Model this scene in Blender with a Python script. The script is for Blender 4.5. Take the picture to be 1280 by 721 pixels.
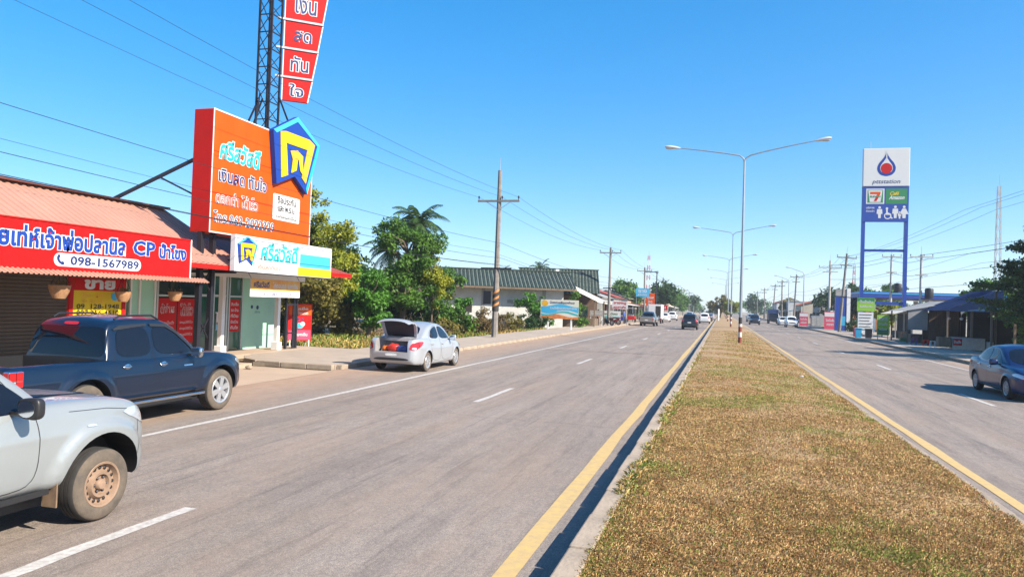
import bpy, bmesh, math, random
import numpy as np
from mathutils import Vector, Matrix
from mathutils.bvhtree import BVHTree

for o in list(bpy.data.objects): bpy.data.objects.remove(o)
scene = bpy.context.scene
C = scene.collection
R = math.radians
random.seed(7); rng = np.random.default_rng(7)

# ------------------------------------------------------------------ camera, sky, sun, exposure
cam = bpy.data.cameras.new('camera'); camo = bpy.data.objects.new('camera', cam); C.objects.link(camo)
cam.sensor_width = 36; cam.lens = 25.99; cam.clip_end = 4000; cam.clip_start = 0.05
camo.matrix_world = Matrix.Translation((0, 0, 2.2)) @ (Matrix.Rotation(R(15.874), 4, 'Z') @ Matrix.Rotation(R(91.137), 4, 'X') @ Matrix.Rotation(R(2.0), 4, 'Z'))
scene.camera = camo

SUN_AZ = -16.0      # degrees from +X (right of the road), negative = behind the photographer
SUN_EL = 36.5
world = bpy.data.worlds.new('World'); scene.world = world; world.use_nodes = True
wn = world.node_tree; wn.nodes.clear()
sky = wn.nodes.new('ShaderNodeTexSky'); sky.sky_type = 'NISHITA'; sky.sun_disc = False
sky.sun_elevation = R(SUN_EL); sky.sun_rotation = R(90 - SUN_AZ)
sky.altitude = 0; sky.air_density = 0.7; sky.dust_density = 0.4; sky.ozone_density = 2.0
gam = wn.nodes.new('ShaderNodeGamma'); gam.inputs['Gamma'].default_value = 0.6
hsv = wn.nodes.new('ShaderNodeHueSaturation'); hsv.inputs['Saturation'].default_value = 1.95; hsv.inputs['Value'].default_value = 1.33
bg = wn.nodes.new('ShaderNodeBackground'); bg.inputs['Strength'].default_value = 0.15
wo = wn.nodes.new('ShaderNodeOutputWorld')
wn.links.new(sky.outputs[0], gam.inputs['Color']); wn.links.new(gam.outputs[0], hsv.inputs['Color']); wn.links.new(hsv.outputs[0], bg.inputs['Color']); wn.links.new(bg.outputs[0], wo.inputs['Surface'])
sl = bpy.data.lights.new('sun', 'SUN'); sl.energy = 5.0; sl.angle = R(0.53); sl.color = (1.0, 0.91, 0.77)
so = bpy.data.objects.new('sun', sl); C.objects.link(so)
sd = Vector((math.cos(R(SUN_EL)) * math.cos(R(SUN_AZ)), math.cos(R(SUN_EL)) * math.sin(R(SUN_AZ)), math.sin(R(SUN_EL))))
so.rotation_euler = sd.to_track_quat('Z', 'Y').to_euler(); so.location = (30, -10, 40)
vs = scene.view_settings; vs.view_transform = 'Standard'; vs.look = 'None'; vs.gamma = 1.0; vs.exposure = 1.2
try: vs.use_curve_mapping = False
except Exception: pass
scene.cycles.max_bounces = 6; scene.cycles.transparent_max_bounces = 8

# ------------------------------------------------------------------ materials
def mat(name, col, rough=0.6, metal=0.0, var=0.12, scale=3.0, bump=0.0, bscale=40.0, col2=None, coat=0.0, spec=0.5, stretch=(1, 1, 1)):
    col = tuple(c * .87 for c in col); col2 = tuple(c * .87 for c in col2) if col2 else None
    m = bpy.data.materials.new(name); m.use_nodes = True
    n = m.node_tree.nodes; l = m.node_tree.links; b = n['Principled BSDF']
    b.inputs['Roughness'].default_value = rough; b.inputs['Metallic'].default_value = metal
    b.inputs['Coat Weight'].default_value = coat; b.inputs['Coat Roughness'].default_value = 0.05
    b.inputs['Specular IOR Level'].default_value = spec
    tc = n.new('ShaderNodeTexCoord'); mp = n.new('ShaderNodeMapping'); mp.inputs['Scale'].default_value = stretch
    l.new(tc.outputs['Object'], mp.inputs['Vector'])
    if var > 0 or col2:
        t = n.new('ShaderNodeTexNoise'); t.inputs['Scale'].default_value = scale; t.inputs['Detail'].default_value = 6; t.inputs['Roughness'].default_value = 0.65
        l.new(mp.outputs[0], t.inputs['Vector'])
        r = n.new('ShaderNodeValToRGB'); r.color_ramp.elements[0].position = 0.3; r.color_ramp.elements[1].position = 0.7
        c2 = col2 or tuple(min(1, c * (1 + var)) for c in col)
        c1 = col if col2 else tuple(c * (1 - var) for c in col)
        r.color_ramp.elements[0].color = (*c1, 1); r.color_ramp.elements[1].color = (*c2, 1)
        l.new(t.outputs['Fac'], r.inputs['Fac']); l.new(r.outputs[0], b.inputs['Base Color'])
    else:
        b.inputs['Base Color'].default_value = (*col, 1)
    if bump > 0:
        t2 = n.new('ShaderNodeTexNoise'); t2.inputs['Scale'].default_value = bscale; t2.inputs['Detail'].default_value = 4
        l.new(mp.outputs[0], t2.inputs['Vector'])
        bp = n.new('ShaderNodeBump'); bp.inputs['Strength'].default_value = bump; bp.inputs['Distance'].default_value = 0.02
        l.new(t2.outputs['Fac'], bp.inputs['Height']); l.new(bp.outputs[0], b.inputs['Normal'])
    return m

def leaf_mat(name, c1, c2, scale=0.9, trans=0.35):
    m = bpy.data.materials.new(name); m.use_nodes = True
    n = m.node_tree.nodes; l = m.node_tree.links; n.clear()
    tc = n.new('ShaderNodeTexCoord'); t = n.new('ShaderNodeTexNoise'); t.inputs['Scale'].default_value = scale; t.inputs['Detail'].default_value = 7; t.inputs['Roughness'].default_value = 0.75
    l.new(tc.outputs['Object'], t.inputs['Vector'])
    r = n.new('ShaderNodeValToRGB'); r.color_ramp.elements[0].position = 0.36; r.color_ramp.elements[1].position = 0.64
    r.color_ramp.elements[0].color = (*c1, 1); r.color_ramp.elements[1].color = (*c2, 1); l.new(t.outputs['Fac'], r.inputs['Fac'])
    b = n.new('ShaderNodeBsdfPrincipled'); b.inputs['Roughness'].default_value = 0.55; b.inputs['Specular IOR Level'].default_value = 0.3
    tr = n.new('ShaderNodeBsdfTranslucent'); mx = n.new('ShaderNodeMixShader'); mx.inputs[0].default_value = trans
    l.new(r.outputs[0], b.inputs['Base Color']); l.new(r.outputs[0], tr.inputs['Color'])
    l.new(b.outputs[0], mx.inputs[1]); l.new(tr.outputs[0], mx.inputs[2])
    o = n.new('ShaderNodeOutputMaterial'); l.new(mx.outputs[0], o.inputs['Surface'])
    return m

def attr_leaf_mat(name, trans=0.25):
    m = bpy.data.materials.new(name); m.use_nodes = True
    n = m.node_tree.nodes; l = m.node_tree.links; n.clear()
    a = n.new('ShaderNodeAttribute'); a.attribute_name = 'tint'
    b = n.new('ShaderNodeBsdfPrincipled'); b.inputs['Roughness'].default_value = 0.7; b.inputs['Specular IOR Level'].default_value = 0.2
    tr = n.new('ShaderNodeBsdfTranslucent'); mx = n.new('ShaderNodeMixShader'); mx.inputs[0].default_value = trans
    l.new(a.outputs['Color'], b.inputs['Base Color']); l.new(a.outputs['Color'], tr.inputs['Color'])
    l.new(b.outputs[0], mx.inputs[1]); l.new(tr.outputs[0], mx.inputs[2])
    o = n.new('ShaderNodeOutputMaterial'); l.new(mx.outputs[0], o.inputs['Surface'])
    return m

M = {}
M['white'] = mat('white paint', (.78, .78, .77), .5, var=.05)
M['panel_white'] = mat('white sign sheet', (.66, .66, .66), .45, var=.02)
M['red'] = mat('red sign sheet', (.52, .008, .008), .55, var=.10, scale=1.5, spec=.15, stretch=(2.5, 2.5, .5))
M['orange'] = mat('orange sign sheet', (.66, .080, .004), .55, var=.09, scale=1.2, spec=.15, stretch=(2.5, 2.5, .5))
M['darkred'] = mat('red sign edge', (.46, .010, .006), .55, var=.08, spec=.2)
M['cyan'] = mat('turquoise print', (.02, .42, .45), .4, var=0)
M['skyblue'] = mat('light blue print', (.05, .42, .68), .4, var=0)
M['blue'] = mat('royal blue print', (.010, .05, .30), .5, var=0, spec=.25)
M['navy'] = mat('navy print', (.012, .03, .14), .4, var=0)
M['yellow'] = mat('yellow print', (.72, .48, .012), .5, var=0, spec=.2)
M['gold'] = mat('gold print', (.80, .42, .02), .4, var=0)
M['black'] = mat('black print', (.012, .012, .014), .5, var=0)
M['green'] = mat('green print', (.03, .22, .08), .4, var=0)
M['lime'] = mat('lime print', (.30, .55, .05), .4, var=.1, scale=6)
M['pink'] = mat('pink print', (.62, .05, .12), .4, var=0)
M['dark_metal'] = mat('dark painted steel', (.02, .02, .028), .5, .3, var=.2)
M['steel'] = mat('galvanised steel', (.42, .44, .46), .4, .6, var=.15, scale=8)
M['pole_paint'] = mat('grey lamp post paint', (.36, .40, .44), .4, .5, var=.1)
M['concrete'] = mat('weathered concrete', (.36, .33, .29), .85, var=.22, scale=2.5, bump=.3, bscale=30)
M['pole_concrete'] = mat('pole concrete', (.21, .19, .175), .85, var=.25, scale=4, bump=.3)
M['pole_pale'] = mat('pale pole concrete', (.42, .40, .37), .85, var=.2, scale=4)
M['kerb'] = mat('kerb concrete', (.33, .265, .20), .85, var=.3, scale=1.7, bump=.4, bscale=25)
M['green_wall'] = mat('mint green wall paint', (.36, .64, .49), .7, var=.07, scale=1)
M['white_wall'] = mat('dirty white render', (.58, .58, .56), .85, var=.16, scale=1.2)
M['cream_wall'] = mat('cream render', (.60, .52, .40), .85, var=.14, scale=1.2)
M['grey_wall'] = mat('grey cement wall', (.33, .32, .31), .9, var=.2, scale=1.2)
M['brown_wall'] = mat('brown plank wall', (.12, .07, .045), .85, var=.3, scale=2, stretch=(6, 6, .6))
M['salmon'] = mat('salmon sheet roof', (.42, .225, .165), .55, .1, var=.10, scale=.8)
M['salmon_edge'] = mat('brown ridge flashing', (.12, .035, .025), .6, var=.2)
M['red_roof'] = mat('red brown sheet roof', (.30, .06, .045), .55, var=.2, scale=1.5)
M['tile_roof'] = mat('orange tile roof', (.42, .11, .06), .8, var=.2, scale=4)
M['green_roof'] = mat('green cement tile', (.018, .036, .028), .7, var=.35, scale=2.2)
M['green_light'] = mat('pale tile rib', (.10, .125, .105), .7, var=.3, scale=2.2)
M['grey_roof'] = mat('old zinc sheet', (.40, .39, .37), .5, .35, var=.25, scale=1.3)
M['blue_roof'] = mat('blue sheet roof', (.03, .11, .30), .5, var=.15)
M['blue_frame'] = mat('blue sign frame paint', (.010, .055, .33), .45, var=.08)
M['glass'] = mat('dark shop glass', (.012, .03, .028), .06, var=0, spec=.8)
M['green_glass'] = mat('green tinted shop glass', (.02, .10, .07), .06, var=0, spec=.8)
M['aluminium'] = mat('aluminium frame', (.55, .60, .57), .35, .5, var=.05)
M['shutter'] = mat('brown roller shutter', (.10, .075, .055), .5, .3, var=.15, scale=2)
M['dark_in'] = mat('interior shade and dark board', (.022, .018, .015), .9, var=.3)  # near-black paints in the shade of openings and stalls; also one dark board
M['wire'] = mat('cable sheath', (.012, .012, .014), .6, var=0)
M['wood'] = mat('grey wood', (.17, .12, .08), .8, var=.3, scale=4, stretch=(4, 4, .5))
M['bark'] = mat('bark', (.13, .095, .065), .9, var=.35, scale=5, bump=.6, bscale=20)
M['palm_bark'] = mat('palm bark', (.19, .15, .11), .9, var=.3, scale=5, stretch=(1, 1, 6))
M['coir'] = mat('coir pot', (.36, .19, .09), .9, var=.25, scale=10, bump=.4)
M['canvas'] = mat('pale canvas', (.62, .58, .52), .8, var=.1)

L = {}
L['yellowgreen'] = leaf_mat('yellow green leaves', (.12, .17, .014), (.38, .38, .035), .8)
L['green'] = leaf_mat('green leaves', (.028, .085, .012), (.13, .26, .03), 1.0)
L['deep'] = leaf_mat('deep green leaves', (.010, .035, .008), (.045, .11, .02), .9)
L['bright'] = leaf_mat('bright green leaves', (.035, .12, .015), (.12, .29, .032), 1.1)
L['dry'] = leaf_mat('dry leaves', (.10, .06, .03), (.22, .16, .06), 1.2)
L['olive'] = leaf_mat('olive leaves', (.07, .08, .016), (.26, .21, .045), 1.0)
L['palm'] = leaf_mat('palm fronds', (.018, .05, .012), (.065, .13, .03), 1.2)
L['tint'] = attr_leaf_mat('mixed grass blades')

# ------------------------------------------------------------------ mesh helpers
def raw_mesh(name, V, F):
    """V (n,3) floats, F (m,k) ints: one bulk mesh"""
    V = np.asarray(V, np.float32); F = np.asarray(F, np.int32); k = F.shape[1]
    me = bpy.data.meshes.new(name); me.vertices.add(len(V)); me.vertices.foreach_set('co', V.ravel())
    me.loops.add(F.size); me.loops.foreach_set('vertex_index', F.ravel())
    me.polygons.add(len(F)); me.polygons.foreach_set('loop_start', np.arange(0, F.size, k, dtype=np.int32))
    me.update(calc_edges=True); return me

def link(name, me, m=None, parent=None, smooth=False):
    if m is not None: me.materials.clear(); me.materials.append(m)
    if smooth: me.polygons.foreach_set('use_smooth', [True] * len(me.polygons))
    o = bpy.data.objects.new(name, me); C.objects.link(o)
    if parent is not None: o.parent = parent
    return o

def tag(o, label, cat, group=None, kind=None):
    if label: o['label'] = label
    if cat: o['category'] = cat
    if group: o['group'] = group
    if kind: o['kind'] = kind
    return o

def thing(name, label, cat, loc=(0, 0, 0), rz=0.0, group=None):
    o = bpy.data.objects.new(name, None); C.objects.link(o); o.empty_display_size = .2
    o.location = loc; o.rotation_euler = (0, 0, rz)
    return tag(o, label, cat, group)

def struct(o): o['kind'] = 'structure'; return o

def copy_tree(o, parent=None):
    c = o.copy(); C.objects.link(c); c.parent = parent
    for ch in list(o.children): copy_tree(ch, c)
    return c

class MB:
    """collects shapes; build() makes ONE mesh object. Coordinates are world; the parent's base is subtracted."""
    def __init__(s): s.v = []; s.f = []
    def add(s, V, F):
        n = len(s.v); s.v += [tuple(p) for p in V]; s.f += [tuple(i + n for i in f) for f in F]; return s
    def box(s, x0, x1, y0, y1, z0, z1):
        return s.add([(x0, y0, z0), (x1, y0, z0), (x1, y1, z0), (x0, y1, z0), (x0, y0, z1), (x1, y0, z1), (x1, y1, z1), (x0, y1, z1)],
                     [(0, 3, 2, 1), (4, 5, 6, 7), (0, 1, 5, 4), (1, 2, 6, 5), (2, 3, 7, 6), (3, 0, 4, 7)])
    def bar(s, p, q, w, h=None, up=(0, 0, 1)):
        p = Vector(p); q = Vector(q); h = h or w; d = (q - p).normalized(); u = Vector(up)
        if abs(d.dot(u)) > .98: u = Vector((0, 1, 0))
        a = d.cross(u).normalized() * (w / 2); b = a.cross(d).normalized() * (h / 2)
        return s.add([p - a - b, p + a - b, p + a + b, p - a + b, q - a - b, q + a - b, q + a + b, q - a + b],
                     [(0, 3, 2, 1), (4, 5, 6, 7), (0, 1, 5, 4), (1, 2, 6, 5), (2, 3, 7, 6), (3, 0, 4, 7)])
    def tube(s, pts, rad, n=10, cap=True):
        pts = [Vector(p) for p in pts]; rad = rad if isinstance(rad, (list, tuple)) else [rad] * len(pts)
        V = []; F = []; prev = None
        for i, p in enumerate(pts):
            d = (pts[min(i + 1, len(pts) - 1)] - pts[max(i - 1, 0)]).normalized()
            if prev is None:
                u = Vector((0, 0, 1)) if abs(d.z) < .9 else Vector((1, 0, 0))
                a = d.cross(u).normalized()
            else:
                a = (prev - d * prev.dot(d)).normalized()
            prev = a; b = d.cross(a)
            for k in range(n):
                t = 2 * math.pi * k / n; V.append(p + (a * math.cos(t) + b * math.sin(t)) * rad[i])
        for i in range(len(pts) - 1):
            for k in range(n):
                k2 = (k + 1) % n; F.append((i * n + k, i * n + k2, i * n + n + k2, i * n + n + k))
        if cap: F.append(tuple(range(n - 1, -1, -1))); F.append(tuple(range((len(pts) - 1) * n, len(pts) * n)))
        return s.add(V, F)
    def prism(s, poly, ext):
        """poly: 3D points (planar loop); ext: extrusion vector"""
        e = Vector(ext); P = [Vector(p) for p in poly]; n = len(P)
        return s.add(P + [p + e for p in P], [tuple(range(n - 1, -1, -1)), tuple(range(n, 2 * n))] + [(i, (i + 1) % n, n + (i + 1) % n, n + i) for i in range(n)])
    def lathe(s, prof, center, axis='z', n=24):
        """prof: (r, h) pairs"""
        V = []; F = []; c = Vector(center)
        for r, h in prof:
            for k in range(n):
                t = 2 * math.pi * k / n; a, b = r * math.cos(t), r * math.sin(t)
                V.append(c + Vector({'z': (a, b, h), 'x': (h, a, b), 'y': (b, h, a)}[axis]))
        for i in range(len(prof) - 1):
            for k in range(n):
                k2 = (k + 1) % n; F.append((i * n + k, i * n + k2, i * n + n + k2, i * n + n + k))
        return s.add(V, F)
    def ball(s, c, rx, ry, rz, n=12, m=8):
        return s.add([(c[0] + rx * math.sin(math.pi * i / m) * math.cos(2 * math.pi * k / n), c[1] + ry * math.sin(math.pi * i / m) * math.sin(2 * math.pi * k / n), c[2] + rz * math.cos(math.pi * i / m)) for i in range(m + 1) for k in range(n)],
                     [(i * n + k, i * n + n + k, i * n + n + (k + 1) % n, i * n + (k + 1) % n) for i in range(m) for k in range(n)])
    def build(s, name, m, parent=None, smooth=False, bevel=0.0, off=None):
        o0 = Vector((0, 0, 0))
        if off is not None: o0 = Vector(off)
        elif parent is not None:
            p = parent
            while p is not None: o0 += Vector(p.location); p = p.parent
        me = bpy.data.meshes.new(name); me.from_pydata([(v[0] - o0.x, v[1] - o0.y, v[2] - o0.z) for v in s.v], [], s.f)
        o = link(name, me, m, parent, smooth)
        if smooth: me.set_sharp_from_angle(angle=R(40))
        if bevel > 0:
            b = o.modifiers.new('edge', 'BEVEL'); b.width = bevel; b.segments = 2; b.limit_method = 'ANGLE'
        return o

def corrugated(name, m, parent, a, b, c, pitch=.2, amp=.03, thick=.004, off=None, prof=((0, 0), (.5, 0), (.6, 1), (.9, 1))):
    """ribbed sheet: a->b along the eave (ribs repeat), a->c down the slope"""
    a, b, c = Vector(a), Vector(b), Vector(c); e = b - a; d = c - a; n = e.cross(d).normalized()
    if n.z < 0: n = -n
    N = max(1, int(round(e.length / pitch))); us = []
    for i in range(N):
        for t, h in prof: us.append(((i + t) / N, h * amp))
    us.append((1, 0))
    V = []; F = []
    for k in (0, 1):
        for u, h in us: V.append(a + e * u + d * k + n * h)
    K = len(us)
    for i in range(K - 1): F.append((i, i + 1, K + i + 1, K + i))
    mb = MB().add(V, F); o = mb.build(name, m, parent, off=off)
    s = o.modifiers.new('sheet', 'SOLIDIFY'); s.thickness = thick; s.offset = 0
    return o

# flat print on a board: n = facing direction (horizontal), r = reading direction
def frame(nx, ny):
    n = Vector((nx, ny, 0)).normalized(); return n, Vector((-n.y, n.x, 0))

def panel_poly(name, pts, origin, nrm, m, parent, off=.004, thick=.003):
    n, r = frame(*nrm); o = Vector(origin)
    P = [o + r * p[0] + Vector((0, 0, p[1])) + n * off for p in pts]
    return MB().prism(P, n * thick).build(name, m, parent)

def rect(w, h, cx=0, cz=0): return [(cx - w / 2, cz - h / 2), (cx + w / 2, cz - h / 2), (cx + w / 2, cz + h / 2), (cx - w / 2, cz + h / 2)]
def rrect(w, h, cx, cz, rad, k=5):
    out = []
    for sx, sz, a0 in ((1, -1, -90), (1, 1, 0), (-1, 1, 90), (-1, -1, 180)):
        for i in range(k + 1):
            a = R(a0 + 90 * i / k); out.append((cx + sx * (w / 2 - rad) + rad * math.cos(a), cz + sz * (h / 2 - rad) + rad * math.sin(a)))
    return out
def circ(rad, cx, cz, k=20, ry=None): return [(cx + rad * math.cos(2 * math.pi * i / k), cz + (ry or rad) * math.sin(2 * math.pi * i / k)) for i in range(k)]

def lettering(s, name, origin, nrm, m, parent, w, h, cx=0, cz=0, off=.006, bold=.012, keep=False, slant=0.0, res=2):
    """words as a flat mesh; islands are staggered by a fraction of a millimetre so no two faces share a plane"""
    cu = bpy.data.curves.new('text', 'FONT'); cu.body = s; cu.offset = bold; cu.resolution_u = res; cu.shear = slant
    to = bpy.data.objects.new('text', cu); C.objects.link(to)
    dg = bpy.context.evaluated_depsgraph_get(); me = bpy.data.meshes.new_from_object(to.evaluated_get(dg))
    bpy.data.objects.remove(to); bpy.data.curves.remove(cu)
    n, r = frame(*nrm); o = Vector(origin)
    if parent is not None:
        p = parent
        while p is not None: o = o - Vector(p.location); p = p.parent
    co = np.zeros(len(me.vertices) * 3); me.vertices.foreach_get('co', co); co = co.reshape(-1, 3)
    x0, x1 = co[:, 0].min(), co[:, 0].max(); y0, y1 = co[:, 1].min(), co[:, 1].max()
    sx = w / (x1 - x0); sy = h / (y1 - y0)
    if keep: sx = sy = min(sx, sy)
    # islands
    par = list(range(len(co)))
    def find(i):
        while par[i] != i: par[i] = par[par[i]]; i = par[i]
        return i
    for e in me.edges:
        a, b = find(e.vertices[0]), find(e.vertices[1])
        if a != b: par[a] = b
    ids = {}; stag = np.array([ids.setdefault(find(i), len(ids)) for i in range(len(co))]) % 12
    px = (co[:, 0] - (x0 + x1) / 2) * sx + cx; pz = (co[:, 1] - (y0 + y1) / 2) * sy + cz
    d = off + stag * .0004
    V = np.stack([o.x + r.x * px + n.x * d, o.y + r.y * px + n.y * d, o.z + pz], 1)
    me.vertices.foreach_set('co', V.ravel().astype(np.float32)); me.update()
    me.name = name
    return link(name, me, m, parent)

def outlined(s, name, origin, nrm, m, m2, parent, w, h, cx=0, cz=0, off=.006, bold=.02, halo=.055, **k):
    """letters with a painted outline behind"""
    g = h * 0.06
    lettering(s, name + '_outline', origin, nrm, m2, parent, w + g * 1.4, h + g * 1.4, cx, cz, off, halo, **k)
    return lettering(s, name, origin, nrm, m, parent, w, h, cx, cz, off + .008, bold, **k)
# ------------------------------------------------------------------ ground, roads, kerbs
def ground_mat():
    m = mat('sandy earth', (.30, .21, .14), .95, col2=(.24, .20, .10), scale=.35, bump=.4, bscale=12)
    return m

def road_mat(name, x_dirt, side, xm):
    m = bpy.data.materials.new(name); m.use_nodes = True
    n = m.node_tree.nodes; l = m.node_tree.links; b = n['Principled BSDF']; b.inputs['Roughness'].default_value = .82
    b.inputs['Specular IOR Level'].default_value = .35
    tc = n.new('ShaderNodeTexCoord')
    def noise(scale, st, det=5, rough=.6):
        mp = n.new('ShaderNodeMapping'); mp.inputs['Scale'].default_value = st; l.new(tc.outputs['Object'], mp.inputs['Vector'])
        t = n.new('ShaderNodeTexNoise'); t.inputs['Scale'].default_value = scale; t.inputs['Detail'].default_value = det; t.inputs['Roughness'].default_value = rough
        l.new(mp.outputs[0], t.inputs['Vector']); return t.outputs['Fac']
    def ramp(f, p0, c0, p1, c1):
        r = n.new('ShaderNodeValToRGB'); e = r.color_ramp.elements; e[0].position = p0; e[1].position = p1; e[0].color = (*c0, 1); e[1].color = (*c1, 1)
        l.new(f, r.inputs['Fac']); return r.outputs[0]
    def mix(f, a, c, mode='MIX'):
        x = n.new('ShaderNodeMix'); x.data_type = 'RGBA'; x.blend_type = mode
        if isinstance(f, float): x.inputs['Factor'].default_value = f
        else: l.new(f, x.inputs['Factor'])
        l.new(a, x.inputs['A']); l.new(c, x.inputs['B']); return x.outputs['Result']
    base = ramp(noise(.5, (1, .25, 1), 8, .7), .3, (.180, .154, .138), .7, (.235, .204, .184))
    streak = ramp(noise(1.6, (1.6, .035, 1), 4), .35, (.87, .87, .87), .65, (1.06, 1.05, 1.04))
    c = mix(1.0, base, streak, 'MULTIPLY')
    c = mix(1.0, c, ramp(noise(7, (1, .5, 1), 6, .75), .35, (.86, .86, .87), .62, (1.09, 1.08, 1.06)), 'MULTIPLY')
    c = mix(1.0, c, ramp(noise(1.1, (1.4, .22, 1), 5, .7), .30, (.80, .79, .79), .46, (1.02, 1.02, 1.01)), 'MULTIPLY')
    c = mix(1.0, c, ramp(noise(26, (1, .8, 1), 3, .8), .36, (.80, .80, .80), .62, (1.18, 1.17, 1.16)), 'MULTIPLY')
    c = mix(1.0, c, ramp(noise(6.5, (1, .045, 1), 5, .75), .34, (.74, .74, .75), .47, (1.02, 1.02, 1.02)), 'MULTIPLY')
    speck = ramp(noise(85, (1, 1, 1), 3, .8), .34, (.5, .5, .5), .64, (1.5, 1.47, 1.44))
    c = mix(1.0, c, speck, 'MULTIPLY')
    # sandy dust that collects on the verge side
    sp = n.new('ShaderNodeSeparateXYZ'); l.new(tc.outputs['Object'], sp.inputs[0])
    mr = n.new('ShaderNodeMapRange'); mr.inputs['From Min'].default_value = x_dirt; mr.inputs['From Max'].default_value = x_dirt + side * 2.2
    l.new(sp.outputs['X'], mr.inputs['Value'])
    ad = n.new('ShaderNodeMath'); ad.operation = 'MULTIPLY_ADD'; ad.inputs[1].default_value = 1.4; ad.inputs[2].default_value = -.62
    l.new(noise(.9, (1, .2, 1), 6, .7), ad.inputs[0])
    a2 = n.new('ShaderNodeMath'); a2.operation = 'ADD'; l.new(mr.outputs[0], a2.inputs[0]); l.new(ad.outputs[0], a2.inputs[1]); a2.use_clamp = True
    dirt = ramp(noise(3.0, (1, .6, 1), 5), .3, (.265, .18, .125), .7, (.335, .24, .175))
    c = mix(a2.outputs[0], c, dirt)
    l.new(c, b.inputs['Base Color'])
    bp = n.new('ShaderNodeBump'); bp.inputs['Strength'].default_value = .45; bp.inputs['Distance'].default_value = .012
    l.new(noise(70, (1, 1, 1), 3, .8), bp.inputs['Height']); l.new(bp.outputs[0], b.inputs['Normal'])
    return m

def sheet(name, x0, x1, y0, y1, z, m, nx=1, ny=1):
    xs = np.linspace(x0, x1, nx + 1); ys = np.linspace(y0, y1, ny + 1)
    V = [(x, y, z) for y in ys for x in xs]; F = [(j * (nx + 1) + i, j * (nx + 1) + i + 1, (j + 1) * (nx + 1) + i + 1, (j + 1) * (nx + 1) + i) for j in range(ny) for i in range(nx)]
    return link(name, raw_mesh(name, V, F), m)

M['earth'] = ground_mat()
M['paving'] = mat('dusty concrete paving', (.42, .34, .27), .9, col2=(.33, .27, .22), scale=1.1, bump=.3, bscale=18)
M['slab'] = mat('forecourt concrete', (.46, .34, .245), .9, col2=(.38, .28, .20), scale=.8, bump=.3, bscale=22)
M['paint_white'] = mat('worn white road paint', (.62, .59, .55), .7, col2=(.34, .31, .29), scale=16)
M['paint_yellow'] = mat('worn yellow road paint', (.60, .41, .13), .7, col2=(.44, .32, .17), scale=9)
struct(sheet('ground', -900, 900, -60, 1800, -.03, M['earth']))
road_l = struct(sheet('road_left', -11.2, -1.14, -40, 900, 0, road_mat('left carriageway asphalt', -8.6, -1, -5)))
road_r = struct(sheet('road_right', 3.05, 11.75, -40, 900, 0, road_mat('right carriageway asphalt', 10.2, 1, 7)))
struct(sheet('forecourt', -17.2, -11.0, -40, 19.6, .006, M['slab']))
struct(sheet('driveway_right', 11.6, 30, 86, 120, .008, M['paving']))

def strip(name, x0, x1, y0, y1, m, parent, z=.005, jag=.012):
    """painted line with slightly worn edges"""
    n = max(2, int((y1 - y0) / .35)) if y1 - y0 < 80 else 200
    ys = y0 + (y1 - y0) * (np.linspace(0, 1, n + 1) ** (1.0 if y1 - y0 < 80 else 2.2))
    V = []; F = []
    for i, y in enumerate(ys):
        V += [(x0 + rng.normal(0, jag), y, z), (x1 + rng.normal(0, jag), y, z)]
    for i in range(n): F.append((2 * i, 2 * i + 1, 2 * i + 3, 2 * i + 2))
    return link(name, raw_mesh(name, V, F), m, parent)

strip('yellow_line', -1.73, -1.545, -20, 700, M['paint_yellow'], road_l)
strip('yellow_line', 3.38, 3.56, -20, 700, M['paint_yellow'], road_r)
strip('edge_line', -8.42, -8.29, -20, 700, M['paint_white'], road_l)
strip('edge_line', 10.2, 10.32, -20, 700, M['paint_white'], road_r)
for k in range(24):
    strip('lane_dash', -5.22, -5.08, 3.45 + 12.05 * k, 6.42 + 12.05 * k, M['paint_white'], road_l)
    strip('lane_dash', 6.72, 6.85, 9.6 + 12.05 * k, 12.5 + 12.05 * k, M['paint_white'], road_r)
M['crack'] = mat('tar filled crack', (.035, .033, .032), .7, var=.2)
def crack(parent, x0, x1, y, w=.05, drift=.0):
    n = 40; V = []; F = []; yy = y
    for i in range(n + 1):
        x = x0 + (x1 - x0) * i / n; yy += rng.normal(drift, .05); ww = w * rng.uniform(.4, 1.3)
        V += [(x, yy - ww, .004), (x, yy + ww, .004)]
    for i in range(n): F.append((2 * i, 2 * i + 2, 2 * i + 3, 2 * i + 1))
    link('crack', raw_mesh('crack', V, F), M['crack'], parent)
for y, w in ((35.2, .05), (57, .05), (23.5, .010), (14.2, .005), (44, .02), (81, .06)): crack(road_l, -8.3, -1.8, y, w)
for y, w in ((41.5, .07), (46, .05), (33, .03), (60, .07), (74, .08), (91, .1)): crack(road_r, 3.7, 10.8, y, w)
for x, y0 in ():
    n = 90; V = []; F = []; xx = x
    for i in range(n + 1):
        xx += rng.normal(0, .02); V += [(xx - .007, y0 + i * .4, .004), (xx + .007, y0 + i * .4, .004)]
    for i in range(n): F.append((2 * i, 2 * i + 1, 2 * i + 3, 2 * i + 2))
    link('crack', raw_mesh('crack', V, F), M['crack'], road_l)

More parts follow.
